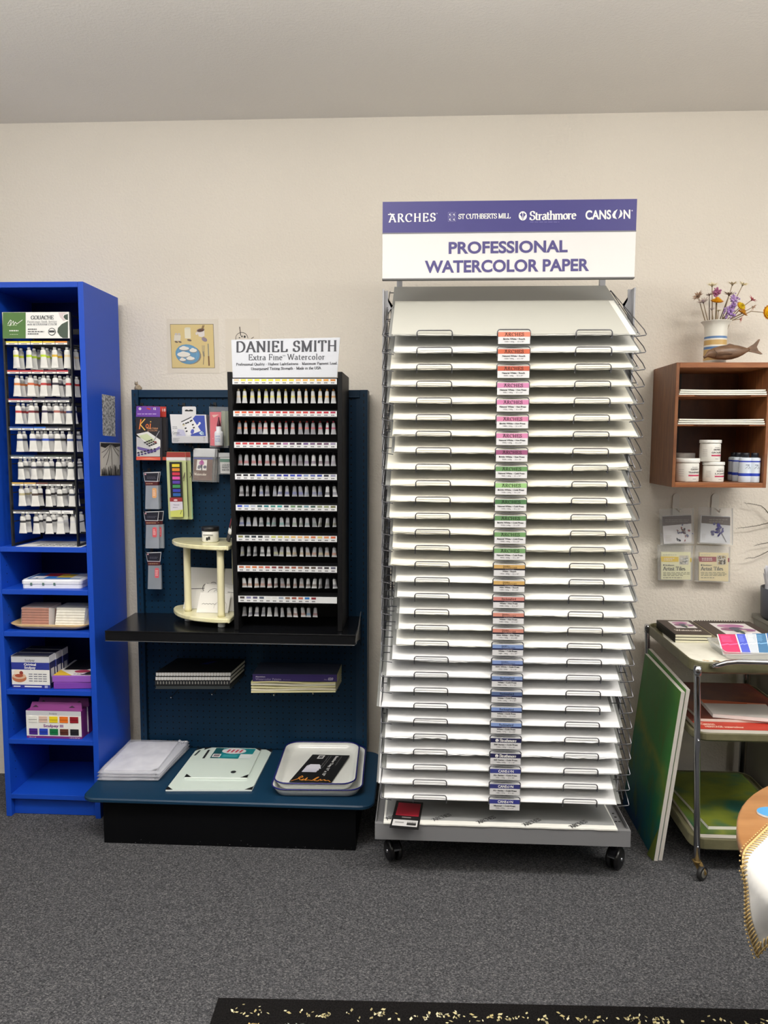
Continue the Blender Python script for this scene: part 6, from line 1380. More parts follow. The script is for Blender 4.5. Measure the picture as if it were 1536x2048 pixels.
flower(*S_(430, 580), 'daisy', (186, 170, 166), 'greyish mauve bud low at the left above the vase mouth', -.01, -.15, (-.1, -.3, 1), .0085)
flower(*S_(990, 770), 'daisy', (206, 130, 120), 'small pink flower drooping at the right rim of the vase', .02, -.155, (.8, -.3, -.2), .0085)
# carved fish
FISHM = mottled('dark_carved_wood', [(.3, (84, 62, 46)), (.55, (116, 88, 66)), (.75, (134, 104, 80))], 22, .38, (1, 1, 3), .3)
FY = -.222
fp = lambda x, y: at(x, y, Y=FY)
t = thing('wooden_fish', (1.12, FY, VZ), 'carved dark wooden fish lying in front of the banded vase', 'figurine')
m = MB(); secs = [(1406.3, 709.2, .5), (1409, 708.8, 3), (1416, 707.5, 7), (1426, 706.5, 11), (1438, 705.6, 14), (1452, 705, 15.5), (1464, 704.3, 15.2), (1476, 703.2, 12.5), (1486, 702, 8.5), (1493, 700.6, 5), (1499, 699, 4)]
rings = []; base_z = VZ+.0008
for x, y, hh in secs:
    c = fp(x, y); s_ = .00177; rad = hh*s_
    c.z = max(c.z, base_z+rad)
    if x < 1412: c.z = base_z+.0215+(.003 if x < 1408 else 0)
    rings.append([Vector((c.x, c.y+rad*.72*math.cos(a), c.z+rad*math.sin(a)*(1.0 if math.sin(a) > 0 else .98))) for a in [2*math.pi*i/14 for i in range(14)]])
m.loft(rings, FISHM); m.build('body', t)
cc = rings[-1][0]; czf = sum(p.z for p in rings[-1])/14; tx = rings[-1][0].x
m = MB(); Pz = lambda dx, dz, y=0: Vector((tx+dx*.00177, FY-.004+y, czf+dz*.00177))
m.prism([Pz(-3, -4), Pz(8, -6), Pz(24, -10), Pz(26, -9.4), Pz(17, -2), Pz(13.5, 5), Pz(19, 19), Pz(18, 21), Pz(8, 11), Pz(-3, 4)], (0, .008, 0), FISHM); m.build('tail_fin', t, bevel=.002)
m = MB(); m.prism([fp(1450, 692)+Vector((0, -.004, 0)), fp(1470, 692)+Vector((0, -.004, 0)), fp(1466, 689.2)+Vector((0, -.004, 0)), fp(1458, 687.2)+Vector((0, -.004, 0))], (0, .008, 0), FISHM); m.build('dorsal_fin', t, bevel=.0015)
m = MB(); m.tube([fp(1424, 700)+Vector((0, -.018, 0)), fp(1430, 708)+Vector((0, -.0215, 0)), fp(1427, 716)+Vector((0, -.018, 0))], .0012, C(80, 58, 42), 6); m.tube([fp(1432, 711)+Vector((0, -.0215, 0)), fp(1445, 708)+Vector((0, -.0245, 0)), fp(1460, 709)+Vector((0, -.022, 0))], .0016, C(96, 70, 52), 6); m.build('gill_carving', t)

# ------------------------------------------------------------------ adhesive wall hooks with bagged tiles
HKW = M('white_hook_plastic', (228, 224, 214), .4)
def whook(px, label):
    a, b_ = at(px-6, 987, Y=-.004), at(px+6, 1030, Y=-.004); c = (a.x+b_.x)/2; w2 = (b_.x-a.x)/2
    t = thing('wall_hook', (c, -.006, b_.z), label, 'hook', 'white wall hooks')
    m = MB(); m.prism([Vector((c-w2, -.006, b_.z)), Vector((c+w2, -.006, b_.z))]+[Vector((c+w2*math.cos(R(q)), -.006, a.z-w2+w2*math.sin(R(q)))) for q in range(0, 181, 20)], (0, .005, 0), HKW); m.build('back_plate', t, bevel=.0012)
    m = MB(); zh = at(px, 1020, Y=-.03).z; m.tube([(c, -.0065, zh+.004), (c, -.05, zh-.006), (c, -.056, zh-.002), (c, -.057, zh+.006)], .0028, HKW, 10); m.build('hook_arm', t)
whook(1352, 'left white adhesive hook under the wooden cabinet'); whook(1430, 'right white adhesive hook under the wooden cabinet')
def tile_pack(pq, bag, Y, th, label, draw, base):
    t = thing('tile_pack', at(pq[0][0], pq[0][1], Y=Y), label, 'paper pack', 'bagged square tile packs')
    m = MB(); m.prism([at(*p, Y=Y) for p in pq], (0, th, 0), base); draw(Face(m, Y=Y)); m.build('tiles', t)
    m = MB(); m.prism([at(*p, Y=Y-.003) for p in bag], (0, th+.006, 0), FILM); m.build('bag', t, label='clear bag')
def d1(f):
    f.poly([(1325, 1052), (1382.6, 1047), (1382.2, 1030.5), (1325, 1033)], C(84, 70, 66)).marks(1330, 1038, 1378, 1045, 2, C(130, 116, 112))
    rr = random.Random(8)
    for i in range(26): a_ = rr.uniform(0, 6.28); f.disc(1366+rr.gauss(0, 7), 1063+rr.gauss(0, 9), rr.uniform(1.2, 4), rr.uniform(.8, 2.4), rr.choice([C(50, 50, 70), C(80, 60, 70), C(40, 38, 44), C(90, 96, 130), C(130, 60, 60)]), 1+i % 6, rr.uniform(0, 90), 8)
    f.marks(1331, 1070, 1343, 1083, 4, C(190, 186, 184))
def d2(f):
    f.poly([(1402.5, 1046), (1460.5, 1051), (1460.5, 1034.5), (1403.5, 1031.5)], C(96, 82, 74)).marks(1418, 1037, 1455, 1046, 2, C(140, 126, 116))
    rr = random.Random(9)
    for i in range(24): f.disc(1433+rr.gauss(0, 7), 1062+rr.gauss(0, 6), rr.uniform(2, 5), rr.uniform(1.6, 3), rr.choice([C(66, 64, 130), C(80, 76, 150), C(56, 54, 110)]), 1+i % 6, rr.uniform(0, 180), 9)
    f.line([(1444, 1068), (1452, 1084)], 1.6, C(120, 120, 124), 2).marks(1404, 1067, 1412, 1080, 4, C(190, 190, 190))
def d34(cband, cart, x0):
    def d(f):
        f.poly([(x0, 1123.5), (x0+34, 1123.5), (x0+34, 1113.5), (x0-2, 1113)], cband).rect(x0+35.5, 1111, x0+54, 1129.5, C(206, 200, 186), 1)
        rr = random.Random(x0)
        for i in range(24): f.disc(x0+45+rr.uniform(-7, 7), 1120+rr.uniform(-7.5, 7.5), rr.uniform(1, 2.6), rr.uniform(.8, 1.8), rr.choice(cart), 2+i % 5, rr.uniform(0, 180), 7)
        f.rect(x0+57, 1116, x0+60, 1124, cband, 1)
        f.text('Strathmore', (x0+7, 1131.6), (x0+25, 1131.6), (x0+7, 1128.6), C(90, 90, 84), 'serif', True).disc(x0+4.4, 1130, 1.5, 1.5, C(70, 70, 66), 2).text('Artist Tiles', (x0+3, 1140.6), (x0+47, 1140.8), (x0+3, 1133.4), C(92, 92, 80), 'serif', True)
        f.marks(x0+3, 1143.5, x0+56, 1152.5, 3, C(150, 150, 120)).marks(x0+3, 1154, x0+40, 1157, 1, C(130, 130, 110)).marks(x0+5, 1115, x0+28, 1121.5, 2, C(240, 230, 220), 2).marks(x0+3, 1108.5, x0+30, 1111, 1, C(180, 180, 160))
    return d
tile_pack([(1328, 1087.8), (1383.5, 1085), (1382.2, 1030), (1324.6, 1032)], [(1322, 1090), (1388, 1087.5), (1387, 1016), (1320, 1018.5)], -.045, .006, 'bagged paper tiles with a dark bird-like print, on the left wall hook', d1, C(214, 212, 214))
tile_pack([(1400, 1085), (1460, 1088), (1460.5, 1033), (1402.5, 1031)], [(1396.5, 1087), (1466, 1090.5), (1466, 1016.5), (1399, 1014)], -.045, .006, 'bagged paper tiles with a violet blossom print, on the right wall hook', d2, C(214, 216, 220))
tile_pack([(1322.5, 1159), (1381, 1159.4), (1381, 1104.6), (1322.5, 1104)], [(1317.5, 1160.5), (1385, 1161), (1386, 1092), (1316.5, 1090)], -.041, .009, 'cream tile pack with yellow band, hanging lower left under the cabinet', d34(C(226, 196, 40), [C(140, 146, 140), C(180, 184, 180), C(220, 220, 216)], 1323), C(232, 230, 190))
tile_pack([(1398, 1161), (1456.5, 1163), (1457, 1106.5), (1399, 1105)], [(1391, 1163), (1460, 1165.5), (1461, 1094), (1393, 1091)], -.041, .009, 'cream tile pack with dark red band, hanging lower right under the cabinet', d34(C(150, 44, 60), [C(60, 50, 36), C(150, 130, 90), C(100, 84, 56)], 1398.5), C(232, 218, 172))

# ------------------------------------------------------------------ dried twigs reaching in from the right
TW = C(96, 92, 78, .9)
rt = Vector((1.62, -.035, 1.0))
tw_l = ['topmost dry twig reaching over the wall at the right edge', 'second dry twig down, reaching furthest left across the wall', 'short third dry twig at the right edge above the paper bin', 'lowest dry twig just above the grey paper bin']
for i, pts in enumerate([[(1490, 1006.5), (1503, 1008), (1522, 1011.5), (1530, 1018), (1537, 1027), (1550, 1045)], [(1475, 1056), (1498, 1054), (1518, 1050.5), (1536, 1046), (1560, 1040)], [(1510, 1090.5), (1522, 1088), (1536, 1085.5), (1560, 1080)], [(1492, 1116.5), (1510, 1115), (1524, 1109), (1537, 1102), (1556, 1090)]]):
    m = MB(); P = [at(*p, Y=-.03) for p in pts]+[rt+Vector((0, 0, .05-.04*i))]
    m.tube(P, [.0006]+[.0011+.0003*k for k in range(len(P)-1)], TW, 6); rr = random.Random(i)
    for k in range(len(pts)-1):
        for j in range(5):
            p = P[k].lerp(P[k+1], j/5); s_ = rr.choice([-1, 1]); m.tube([p, p+Vector((-.006, -.002, s_*.004))], .0005, TW, 4)
    tag(m.build('dry_twig'), tw_l[i], 'twig', 'dry twigs at the right edge')
# ================================================================== olive metal cart
OLIVE = mottled('olive_enamel', [(.3, (92, 90, 66)), (.7, (114, 110, 82))], 14, .4)
EDGE = C(150, 148, 104, .4)
TX0, TX1, TY0, TY1 = .888, 1.312, -.615, -.085
TZ = [.735, .497, .133]
ct_ = thing('utility_cart', (1.11, -.35, 0), 'three-tier olive metal cart with chrome legs below the wooden cabinet', 'cart')
def cart_tray(m, z, depth, x0):
    cx, cy, hx, hy = (x0+TX1)/2, (TY0+TY1)/2, (TX1-x0)/2, (TY1-TY0)/2
    rg = lambda d, zz, r=.05: [(cx+p[0], cy+p[1], zz) for p in rrect(-hx+d, hx-d, -hy+d, hy-d, r, 0, 7)]
    m.loft([rg(.006, z-depth, .045), rg(0, z-depth+.006), rg(0, z-.004), rg(.002, z), rg(.005, z-.001), rg(.006, z-.012), rg(.01, z-.014)], OLIVE, smooth=False)
for z, d, tx in zip(TZ, (.04, .03, .042), (TX0, .902, .912)): part('tray', ct_, lambda m: cart_tray(m, z, d, tx))
for x, y, sx_ in ((TX0+.012, TY0-.0085, .026), (TX1-.025, TY0-.0085, 0), (TX0+.012, TY1+.0085, .026), (TX1-.02, TY1+.0085, 0)):
    part('leg', ct_, lambda m: [m.tube([(x, y, .705), (x, y, .69), (x+sx_, y, .06)], [.0125, .0102, .0102], CHROME, 14), m.lathe([(.0125, .695), (.014, .71), (.011, .726)], (x, y, 0), CHROME, 14), m.ball((x+sx_*.35, y-.011 if y < -.3 else y+.011, TZ[1]-.02), .004, CHROME, 8, 5), m.ball((x+sx_*.88, y-.011 if y < -.3 else y+.011, TZ[2]-.02), .004, CHROME, 8, 5)])
for i, (x, y) in enumerate(((TX0+.038, TY0-.0085), (TX1-.025, TY0-.0085), (TX0+.038, TY1+.0085), (TX1-.02, TY1+.0085))):
    wc = Vector((x+.014, y-.012, .0245)); ax = Vector((-.72, -.62, 0)).normalized() if False else Vector((.62, -.78, 0)).normalized()
    c = MB(); c.lathe([(.0225, -.007), (.024, -.005), (.024, .005), (.0225, .007)], wc, M('cart_tyre', (34, 34, 35), .55), 22, ax); c.lathe([(.013, -.0085), (.0145, -.008), (.0145, .008), (.013, .0085)], wc, M('hub_grey', (110, 108, 100), .4), 16, ax)
    for s in (-1, 1): c.prism([wc+ax*s*.0095+Vector((0, 0, -.004)), wc+ax*s*.0095+Vector((.004, -.003, .004)), Vector((x, y, .06))+ax*s*.0095+Vector((.006, 0, 0)), Vector((x, y, .06))+ax*s*.0095-Vector((.008, 0, 0))], ax*.0018*s, M('brass_fork', (140, 116, 70), .4, .6))
    c.lathe([(.013, .056), (.013, .062)], (x, y, 0), M('brass_fork'), 12); c.build('caster', ct_, label='dark rubber caster with brass fork')
hb = at(1418, 1321, Y=TY0-.02); 
part('handle', ct_, lambda m: m.tube([(TX0+.055, TY0-.004, TZ[0]-.012), (TX0+.072, TY0-.022, TZ[0]-.003), (TX0+.095, TY0-.03, TZ[0]+.008), (TX0+.125, TY0-.032, TZ[0]+.012), (TX1-.125, TY0-.032, TZ[0]+.012), (TX1-.095, TY0-.03, TZ[0]+.008), (TX1-.072, TY0-.022, TZ[0]-.003), (TX1-.055, TY0-.004, TZ[0]-.012)], .0082, CHROME, 12))
part('outlet_slot', ct_, lambda m: [m.box(TX0-.0012, TX0-.0002, -.14+.018*k, -.132+.018*k, TZ[0]-.034, TZ[0]-.008, BLACK) for k in range(2)])
# things on the top tray
z0 = TZ[0]-.0135
m = MB(); q = [at(1341, 1268, Z=z0+.002), at(1402, 1312, Z=z0+.002), at(1432, 1304, Z=z0+.002), at(1400, 1264, Z=z0+.002)]
q = [Vector((TX0+.02, -.25, z0+.0012)), Vector((TX0+.02, -.55, z0+.0012)), Vector((TX0+.05, -.59, z0+.0012)), Vector((TX1-.05, -.59, z0+.0012)), Vector((TX1-.05, -.12, z0+.0012)), Vector((TX0+.05, -.12, z0+.0012))]
m.prism(q[::1], (0, 0, -.0008), mottled('liner_paper', [(.4, (226, 224, 210)), (.6, (238, 236, 224))], 8, .8))
rr = random.Random(6)
for i in range(9): p = Vector((TX0+.05+rr.uniform(0, .06), -.575+rr.uniform(-.008, .02), z0+.0016)); m.poly([p+Vector((.007*math.cos(R(a))*rr.uniform(.6, 1.2), .005*math.sin(R(a)), 0)) for a in range(0, 360, 45)], C(206, 170, 120) if i % 3 else C(130, 140, 160))
tag(m.build('liner_paper'), 'stained white paper lining the top tray of the olive cart', 'paper')
BRN = C(72, 60, 54); BRND = C(34, 32, 32)
def tulip(m, L, s=1):
    for u, v_, ru, rv, c_, l in [(.5, .68, .42, .13, (236, 226, 226), 0), (.42, .72, .32, .16, (196, 140, 176), 2), (.58, .74, .26, .14, (186, 120, 166), 3), (.3, .42, .24, .13, (150, 100, 130), 4), (.5, .45, .2, .16, (96, 96, 112), 5), (.75, .36, .22, .12, (160, 110, 150), 6), (.5, .2, .06, .2, (80, 96, 90), 7), (.62, .28, .07, .08, (206, 200, 180), 8), (.4, .25, .05, .1, (76, 84, 90), 8)]:
        m.poly([L(u+ru*math.cos(R(a)), v_+rv*math.sin(R(a)), l) for a in range(0, 360, 18)], C(*c_))
zp = z0+.0022
for i in range(3):
    z = zp+i*.0105; x0, y0 = .948+.001*i, -.385+.003*i
    lab = ['watercolour pad at the bottom of the small stack on the cart', 'watercolour pad in the middle of the small stack on the cart', 'small dark watercolour pad with tulip cover, on top of its stack on the cart'][i]
    x0 = TX0+.035; x1 = x0+.128; y1 = -.12; y0 = -.335
    t = thing('paper_pad', ((x0+x1)/2, -.23, z), lab, 'paper pad', 'small watercolour pads on the cart')
    part('page_block', t, lambda m: m.prism([Vector((x0, y0, z+.008)), Vector((x1, y0, z+.008)), Vector((x1, y1, z+.008)), Vector((x0, y1, z+.008))], (0, 0, -.008), C(226, 220, 190), BRND if False else C(226, 222, 196)))
    m = MB(); m.prism([Vector((x0-.001, y0-.001, z+.0098)), Vector((x1, y0-.001, z+.0098)), Vector((x1, y1, z+.0098)), Vector((x0-.001, y1, z+.0098))], (0, 0, -.0015), BRN if i == 2 else BRND); m.box(x0-.0022, x0-.0012, y0-.001, y1, z, z+.0097, BRND)
    if i == 2:
        L = lambda u, v_, l=1: Vector((x0+.034+u*.078, y0+.092+v_*.105, z+.0101+.0002*l))
        m.poly([L(0, 0, -1), L(1, 0, -1), L(1, 1, -1), L(0, 1, -1)], C(232, 226, 226)); tulip(m, L)
        m.text('Watercolor', (x0+.016, y0+.045, z+.0104), (x0+.112, y0+.045, z+.0104), (0, .022, 0), C(232, 222, 212), 'serif', True)
    m.build('cover', t)
t = thing('spiral_pad', (1.2, -.23, zp), 'large brown spiral watercolour pad with tulip picture on the cart', 'paper pad')
x0, x1, y0, y1 = TX0+.178, TX1-.03, -.37, -.105
part('page_block', t, lambda m: m.box(x0+.001, x1-.001, y0+.001, y1, zp, zp+.0245, C(206, 196, 176)))
m = MB(); m.box(x0, x1, y0, y1, zp+.0247, zp+.0262, BRN)
L = lambda u, v_, l=1: Vector((x0+.048+u*.135, y0+.065+v_*.165, zp+.0266+.0002*l)); m.poly([L(0, 0, -1), L(1, 0, -1), L(1, 1, -1), L(0, 1, -1)], C(232, 226, 226)); tulip(m, L)
m.text('Watercolor', (x0+.045, y0+.03, zp+.0268), (x0+.185, y0+.03, zp+.0268), (0, .022, 0), C(220, 208, 196), 'serif', True); m.build('cover', t)
part('spiral_binding', t, lambda m: [m.tube([(x0+.012+.0095*i, y1+.002+.004*math.cos(R(a)), zp+.0225+.0055*math.sin(R(a))) for a in range(0, 360, 45)], .0011, C(50, 46, 44), 5, True) for i in range(int((x1-x0-.02)/.0095))])
CLR = clear_plastic('clear_acrylic', (226, 228, 226), .12, .08, .45)
t = thing('card_tray', (1.19, -.5, zp), 'clear plastic tray holding sample cards at the front of the cart', 'tray')
bx0, bx1, by0, by1 = TX0+.128, TX1-.055, -.555, -.375
def ctray(m):
    rg = lambda d, zz: [((bx0+bx1)/2+p[0], (by0+by1)/2+p[1], zz) for p in rrect(-(bx1-bx0)/2+d, (bx1-bx0)/2-d, -(by1-by0)/2+d, (by1-by0)/2-d, .012, 0, 4)]
    m.loft([rg(.012, zp), rg(.0, zp+.028), rg(.0025, zp+.028), rg(.0145, zp+.0025)], CLR)
part('body', t, ctray)
part('rim', t, lambda m: m.tube([((bx0+bx1)/2+p[0], (by0+by1)/2+p[1], zp+.0282) for p in rrect(-(bx1-bx0)/2, (bx1-bx0)/2, -(by1-by0)/2, (by1-by0)/2, .012, 0, 4)], .0016, CLR, 6, True))
for i, (xa, wd, c_, lean, lab) in enumerate([(.028, .066, (206, 44, 100), .0, 'bright pink sample card standing in the clear tray'), (.095, .032, (76, 92, 206), .0, 'violet-blue sample card next to the pink one in the clear tray'), (.118, .036, (196, 204, 214), .012, 'pale sample card leaning beside the violet-blue one in the clear tray'), (.142, .052, (62, 116, 160), .01, 'teal blue sample card in the clear tray'), (.192, .04, (50, 100, 160), .012, 'blue sample card at the right end of the clear tray'), (.232, .026, (196, 170, 150), .004, 'beige sample card at the far right end of the clear tray')]):
    xx = bx0+xa-.016; ya = by0+.055+.006*i; m = MB()
    q = [Vector((xx, ya, zp+.004)), Vector((xx+wd, ya, zp+.004)), Vector((xx+wd+lean, ya+.06, zp+.06)), Vector((xx+lean, ya+.06, zp+.06))]
    m.prism(q, (0, .002, -.002), C(238, 238, 240)); nn_ = (q[1]-q[0]).cross(q[3]-q[0]).normalized()
    L = lambda u, v_, l=1: q[0]+(q[1]-q[0])*u+(q[3]-q[0])*v_+nn_*.0005*l
    m.poly([L(.05, .04), L(.94, .04), L(.94, 1), L(.05, 1)], C(*c_)); rr = random.Random(i)
    m.poly([L(.05, .44, 2), L(.4, .5, 2), L(.5, .47, 2), L(.94, .52, 2), L(.94, .56, 2), L(.5, .51, 2), L(.4, .54, 2), L(.05, .48, 2)], C(*[min(255, q_+70) for q_ in c_]))
    for k in range(5): v_ = .62+.065*k; m.poly([L(.15, v_, 2), L(.6+.2*rr.random(), v_, 2), L(.6, v_+.03, 2), L(.15, v_+.03, 2)], C(*[min(255, q_+45) for q_ in c_]))
    tag(m.build('sample_card'), lab, 'card', 'sample cards in the clear tray')
# pale cabinet beyond the cart, mostly outside the frame, and the grey bin on it
t = thing('side_cabinet', (1.5, -.15, 0), 'pale grey cabinet at the right edge beyond the cart, carrying the grey bin', 'cabinet')
CABM = M('pale_grey_laminate', (150, 148, 140), .5)
part('body', t, lambda m: m.box(1.335, 1.66, -.26, -.02, .04, .748, CABM), .002); part('top_panel', t, lambda m: m.box(1.328, 1.67, -.27, -.015, .7483, .7635, CABM), .002)
part('door', t, lambda m: m.box(1.34, 1.655, -.2755, -.2605, .05, .74, CABM), .002); part('plinth', t, lambda m: m.box(1.35, 1.65, -.24, -.03, 0, .0398, BLACK))
BIN = M('slate_bin', (76, 80, 92), .5); bx_, by_, bz_ = 1.418, -.125, .7641
t = thing('paper_bin', (bx_, by_, bz_), 'slate grey round bin at the right edge with folded white paper in it', 'bin')
bh = at(1516, 1176, Y=by_).z-bz_
part('body', t, lambda m: m.lathe([(.078, 0), (.086, .003), (.096, .012), (.1005, bh), (.097, bh), (.092, .014), (.05, .008)], (bx_, by_, bz_), BIN, 36))
rr = random.Random(2)
for i in range(4):
    m = MB(); a0 = -95+38*i; P = []
    for j in range(8):
        u = j/7; an = R(190+a0*.2-25*i+90*u*(.5 if i else .35)); rad = .075+.012*math.sin(u*7+i)
        P.append(Vector((bx_+rad*math.cos(an), by_+rad*math.sin(an)*.9, bz_)))
    tp = bh+.085-.012*i
    m.loft([[p+Vector((0, 0, .03)) for p in P], [p+Vector((0, 0, bh+.01)) for p in P], [p+Vector((-.012+.004*rr.random(), -.004, tp+.006*math.sin(k*2.2+i))) for k, p in enumerate(P)], [p+Vector((-.002, .003, tp-.012)) for p in P]], C(222, 224, 232, .7), closed=False, caps=False, smooth=False)
    tag(m.build('paper_sheet'), ['front curled white sheet sticking out of the grey bin', 'second curled white sheet in the grey bin', 'third curled white sheet in the grey bin', 'rear curled white sheet in the grey bin'][i], 'paper', 'curled sheets in the grey bin')

# ------------------------------------------------------------------ middle tray: red pads
def pad(q, z, th, cov, edge, label, extra=None, group=None, name='paper_pad'):
    cz = Vector((sum(p[0] for p in q)/4, sum(p[1] for p in q)/4, z)); t = thing(name, cz, label, 'paper pad', group)
    V3 = lambda k: [Vector((p[0], p[1], z+k+(p[2] if len(p) > 2 else 0))) for p in q]
    part('page_block', t, lambda m: m.prism(V3(th-.0012), (0, 0, -(th-.0012)), edge))
    m = MB(); m.prism(V3(th), (0, 0, -.001), cov)
    Q = V3(th); L = lambda u, v_, l=1: Q[0]+(Q[1]-Q[0])*u+(Q[3]-Q[0])*v_+((Q[2]-Q[1])-(Q[3]-Q[0]))*u*v_+Vector((0, 0, .0004*l))
    if extra: extra(m, L)
    m.build('cover', t); return t
zm = TZ[1]-.0135; PE = C(222, 216, 206, .8)
REDP = C(190, 60, 44)
def redx(m, L):
    m.text('Canson', L(.05, .075, 1), L(.18, .075, 1), L(0, .115)-L(0, .075), C(240, 200, 180), 'sans', True); m.text('HERITAGE watercolour', L(.07, .03, 1), L(.42, .03, 1), L(0, .062)-L(0, .03), C(240, 200, 180), 'sans', True)
    m.poly([L(0, .14), L(1, .14), L(1, 1), L(0, 1)], mottled('red_brown_cover', [(.35, (112, 50, 30)), (.65, (80, 32, 24))], 5, .6))
pad([(.928, -.588), (TX1-.02, -.588), (TX1-.02, -.10), (.928, -.10)], zm+.001, .015, REDP, PE, 'big red-edged pad lying at the bottom of the middle cart tray', redx)
pad([(.953, -.52), (TX1-.035, -.525), (TX1-.05, -.14), (.943, -.135)], zm+.0165, .0105, mottled('orange_brown_cover', [(.3, (120, 66, 30)), (.5, (92, 38, 26)), (.7, (70, 28, 22))], 6, .5), PE, 'brown covered pad lying on the big red one in the middle tray')
pad([(1.0, -.51), (1.2, -.545), (1.225, -.40), (1.01, -.365)], zm+.0276, .0125, C(206, 202, 196), C(236, 234, 230), 'thick white pad with orange stripe, on top in the middle tray', lambda m, L: [m.poly([L(0, .72), L(1, .95), L(1, 1), L(0, 1)], C(206, 96, 50)), m.poly([L(.7, .88, 2), L(.99, .945, 2), L(.99, .985, 2), L(.7, .92, 2)], C(236, 180, 150))])
# bottom tray: two green pads
GRC = mottled('green_yellow_art', [(.32, (30, 74, 60)), (.45, (74, 96, 36)), (.55, (112, 122, 44)), (.65, (40, 100, 66)), (.75, (26, 70, 70))], 7, .5, (1, .5, 1), detail=3)
GRC2 = mottled('green_teal_art', [(.3, (54, 100, 76)), (.42, (112, 122, 40)), (.52, (92, 104, 36)), (.62, (36, 84, 66)), (.75, (22, 64, 66))], 5.5, .5, (.6, 1, 1), detail=3)
zl = TZ[2]-.0135
pad([(.94, -.585), (TX1-.03, -.585), (TX1-.03, -.11), (.94, -.11)], zl+.001, .013, GRC, PE, 'larger green painted-cover pad at the bottom of the lowest cart tray')
pad([(.985, -.555), (TX1-.045, -.545), (TX1-.05, -.13), (.945, -.13)], zl+.0145, .012, GRC2, C(232, 230, 222, .8), 'smaller green and yellow pad lying on the larger green one in the lowest tray')

# ================================================================== large pads leaning against the cart
ART = M('painted_cover_green', (60, 110, 50), .55)
n, l, b = nodes(ART); v = tex_coord(ART, 'Object')
sp = n.new('ShaderNodeSeparateXYZ'); l.new(v, sp.inputs[0]); nz = noise(ART, v, 4.5, 4, .6)
ad = n.new('ShaderNodeMath'); ad.operation = 'MULTIPLY_ADD'; ad.inputs[1].default_value = .42; l.new(nz.outputs[0], ad.inputs[0]); l.new(sp.outputs[2], ad.inputs[2])
y2 = n.new('ShaderNodeMath'); y2.operation = 'MULTIPLY_ADD'; y2.inputs[1].default_value = -.25; l.new(sp.outputs[1], y2.inputs[0]); l.new(ad.outputs[0], y2.inputs[2])
rp = ramp(ART, y2.outputs[0], [(.2, (14, 62, 110)), (.32, (16, 100, 106)), (.44, (40, 124, 80)), (.52, (116, 142, 56)), (.6, (60, 134, 62)), (.8, (58, 124, 50)), (.95, (92, 150, 58))])
nz2 = noise(ART, scaled(ART, v, (1, 3, 1)), 7, 2, .5); rp2 = ramp(ART, nz2.outputs[0], [(.55, (0, 0, 0)), (.7, (255, 255, 255))])
mx = n.new('ShaderNodeMix'); mx.data_type = 'RGBA'; l.new(rp2.outputs[0], mx.inputs['Factor']); l.new(rp.outputs[0], mx.inputs['A']); mx.inputs['B'].default_value = rgb((84, 112, 40)); 
mf = n.new('ShaderNodeMath'); mf.operation = 'MULTIPLY'; mf.inputs[1].default_value = .6; l.new(rp2.outputs[0], mf.inputs[0]); l.new(mf.outputs[0], mx.inputs['Factor'])
l.new(mx.outputs['Result'], b.inputs['Base Color'])
WE = C(222, 218, 210, .8)
for i in range(2):
    B = Vector((.8145+.0165*i, -.531+.004*i, .0015)); T = at(1362+10*i, 1384-5*i, X=.862+.0165*i); TB = at(1290, 1307, X=.862) if i == 0 else T+Vector((0, .42, .02))
    BB = B+(TB-T)
    BB.z = .0015
    nrm = (T-B).cross(BB-B).normalized()
    if nrm.x < 0: nrm = -nrm
    t = thing('drawing_pad', B.lerp(BB, .5), ['large pad with green and blue painted cover leaning beside the cart, front one', 'second large pad leaning behind the green and blue covered one'][i], 'paper pad', 'large leaning pads')
    m = MB(); m.prism([B, T, TB, BB], nrm*.0008, ART); m.build('cover', t, label='cover painted green, yellow and deep blue')
    m = MB(); q = [p+nrm*.001 for p in (B, T, TB, BB)]; m.prism(q, nrm*.0125, WE); m.build('page_block', t)
    if i == 0:   # the cover's loose corner curls away at the foot
        m = MB(); L = lambda u, v_: B+(BB-B)*u+(T-B)*v_
        m.prism([L(0, .0)+Vector((-.002, -.004, .001)), L(.0, .2)-nrm*.001, L(.09, .0)-nrm*.012+Vector((0, 0, .001))], nrm*-.0006, C(96, 110, 40)); m.build('loose_corner', t)

# ================================================================== round table with cloth at the right edge
TZT = .70; TCX, TCY, TR = 1.012, -1.762, .418
TWD = mottled('table_birch', [(.3, (152, 104, 60)), (.6, (170, 122, 76)), (.75, (178, 132, 86))], 4, .35, (1, 8, 1), detail=5)
tb = thing('round_table', (TCX, TCY, 0), 'round light brown wooden table at the right edge under a white cloth', 'table')
part('tabletop', tb, lambda m: m.lathe([(TR-.006, TZT-.026), (TR, TZT-.021), (TR, TZT-.004), (TR-.004, TZT), (TR*.5, TZT), (.001, TZT)], (TCX, TCY, 0), TWD, 72))
part('pedestal', tb, lambda m: m.lathe([(.2, .0), (.2, .02), (.06, .05), (.04, .1), (.04, .6), (.1, TZT-.027)], (TCX, TCY, 0), TWD, 28))
HANG = .18; CLM = M('white_tablecloth', (222, 221, 218), .85, spec=.2); TRIM = C(206, 178, 120, .85)
A1, A2 = at(1480, 1713, Z=TZT), at(1536, 1681, Z=TZT)
ea = (A2-A1).normalized(); ea.z = 0; ea = Matrix.Rotation(R(9), 3, 'Z') @ ea; eb = Vector((ea.y, -ea.x, 0))
cen = Vector((TCX, TCY, TZT))
s_ = 0.0
while True:   # walk back along the cloth edge until the corner hangs far enough below the rim
    corner = A1-ea*s_
    if (Vector((corner.x, corner.y, TZT))-cen).length > TR+HANG or s_ > .6: break
    s_ += .004
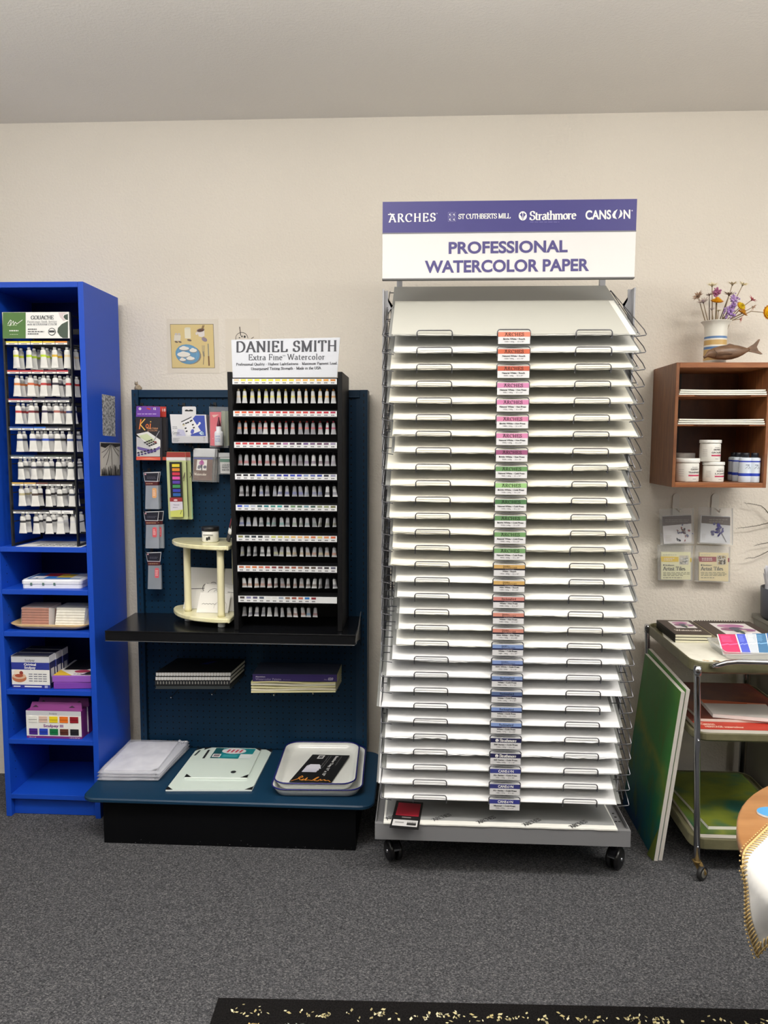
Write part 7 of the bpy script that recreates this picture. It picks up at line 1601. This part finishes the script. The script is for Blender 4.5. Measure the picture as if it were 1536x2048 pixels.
def drape(u, v_):
    p = corner+ea*u+eb*v_; d = Vector((p.x-TCX, p.y-TCY, 0)); r = d.length; dn = d/r
    rr_ = TR+.005
    lim = rr_-.012
    if r < lim: return Vector((p.x, p.y, TZT+.0035))
    x = r-lim
    if x < .03: a = x/.03*math.pi/2; return Vector((TCX, TCY, 0))+dn*(lim+.017*math.sin(a))+Vector((0, 0, TZT+.0035-.017*(1-math.cos(a))))
    h = x-.03; fold = .02*math.sin(math.atan2(d.y, d.x)*16)*min(1, h/.12)
    dn = Matrix.Rotation(-1.5*h, 3, 'Z') @ dn
    return Vector((TCX, TCY, 0))+dn*(lim+.021-.16*h+fold*.6)+Vector((0, 0, TZT-.0135-h+.05*(1-math.exp(-v_/.045))*min(1, h/.12)))
NU = 64;  SZU = .72
m = MB(); vs = [drape(SZU*i/NU, SZU*j/NU) for j in range(NU+1) for i in range(NU+1)]
m.add(vs, [[j*(NU+1)+i, j*(NU+1)+i+1, (j+1)*(NU+1)+i+1, (j+1)*(NU+1)+i] for j in range(NU) for i in range(NU)], CLM, True)
cl_ = thing('tablecloth', drape(SZU/2, SZU/2), 'white cloth with gold crocheted edge hanging off the round table', 'tablecloth')
o_ = m.build('cloth', cl_); so = o_.modifiers.new('thickness', 'SOLIDIFY'); so.thickness = .0014; so.offset = 1
m = MB()
for ax_ in (0, 1):
    P = [drape(*(((SZU*i/150, 0) if ax_ == 0 else (0, SZU*i/150)))) for i in range(151)]
    m.tube([p+Vector((0, 0, .001)) for p in P], .0021, TRIM, 6)
    for i in range(1, 150, 2):
        a = P[i]; q = drape(*((SZU*i/150+.006, .02) if ax_ == 0 else (.02, SZU*i/150+.006))); o2 = Vector((a.x-TCX, a.y-TCY, 0)).normalized()*.003+Vector((0, 0, .0025))
        m.tube([a+o2*.6, a.lerp(q, .4)+o2, a.lerp(q, .75)+o2*.8], .0013, TRIM, 5)
        out = a-(q-a)*.28; m.ball(out+o2*.2, .0018, TRIM, 6, 4)
m.build('crochet_edge', cl_, label='gold crocheted edging')
m = MB(); c = at(1545, 1628, Z=TZT+.0006); m.prism([c+Vector((.03*math.cos(R(a)), .022*math.sin(R(a)), .004)) for a in range(0, 360, 18)], (0, 0, -.004), C(70, 140, 190), C(226, 232, 236))
tag(m.build('coaster'), 'blue round coaster with white rim on the wooden table at the right edge', 'coaster')
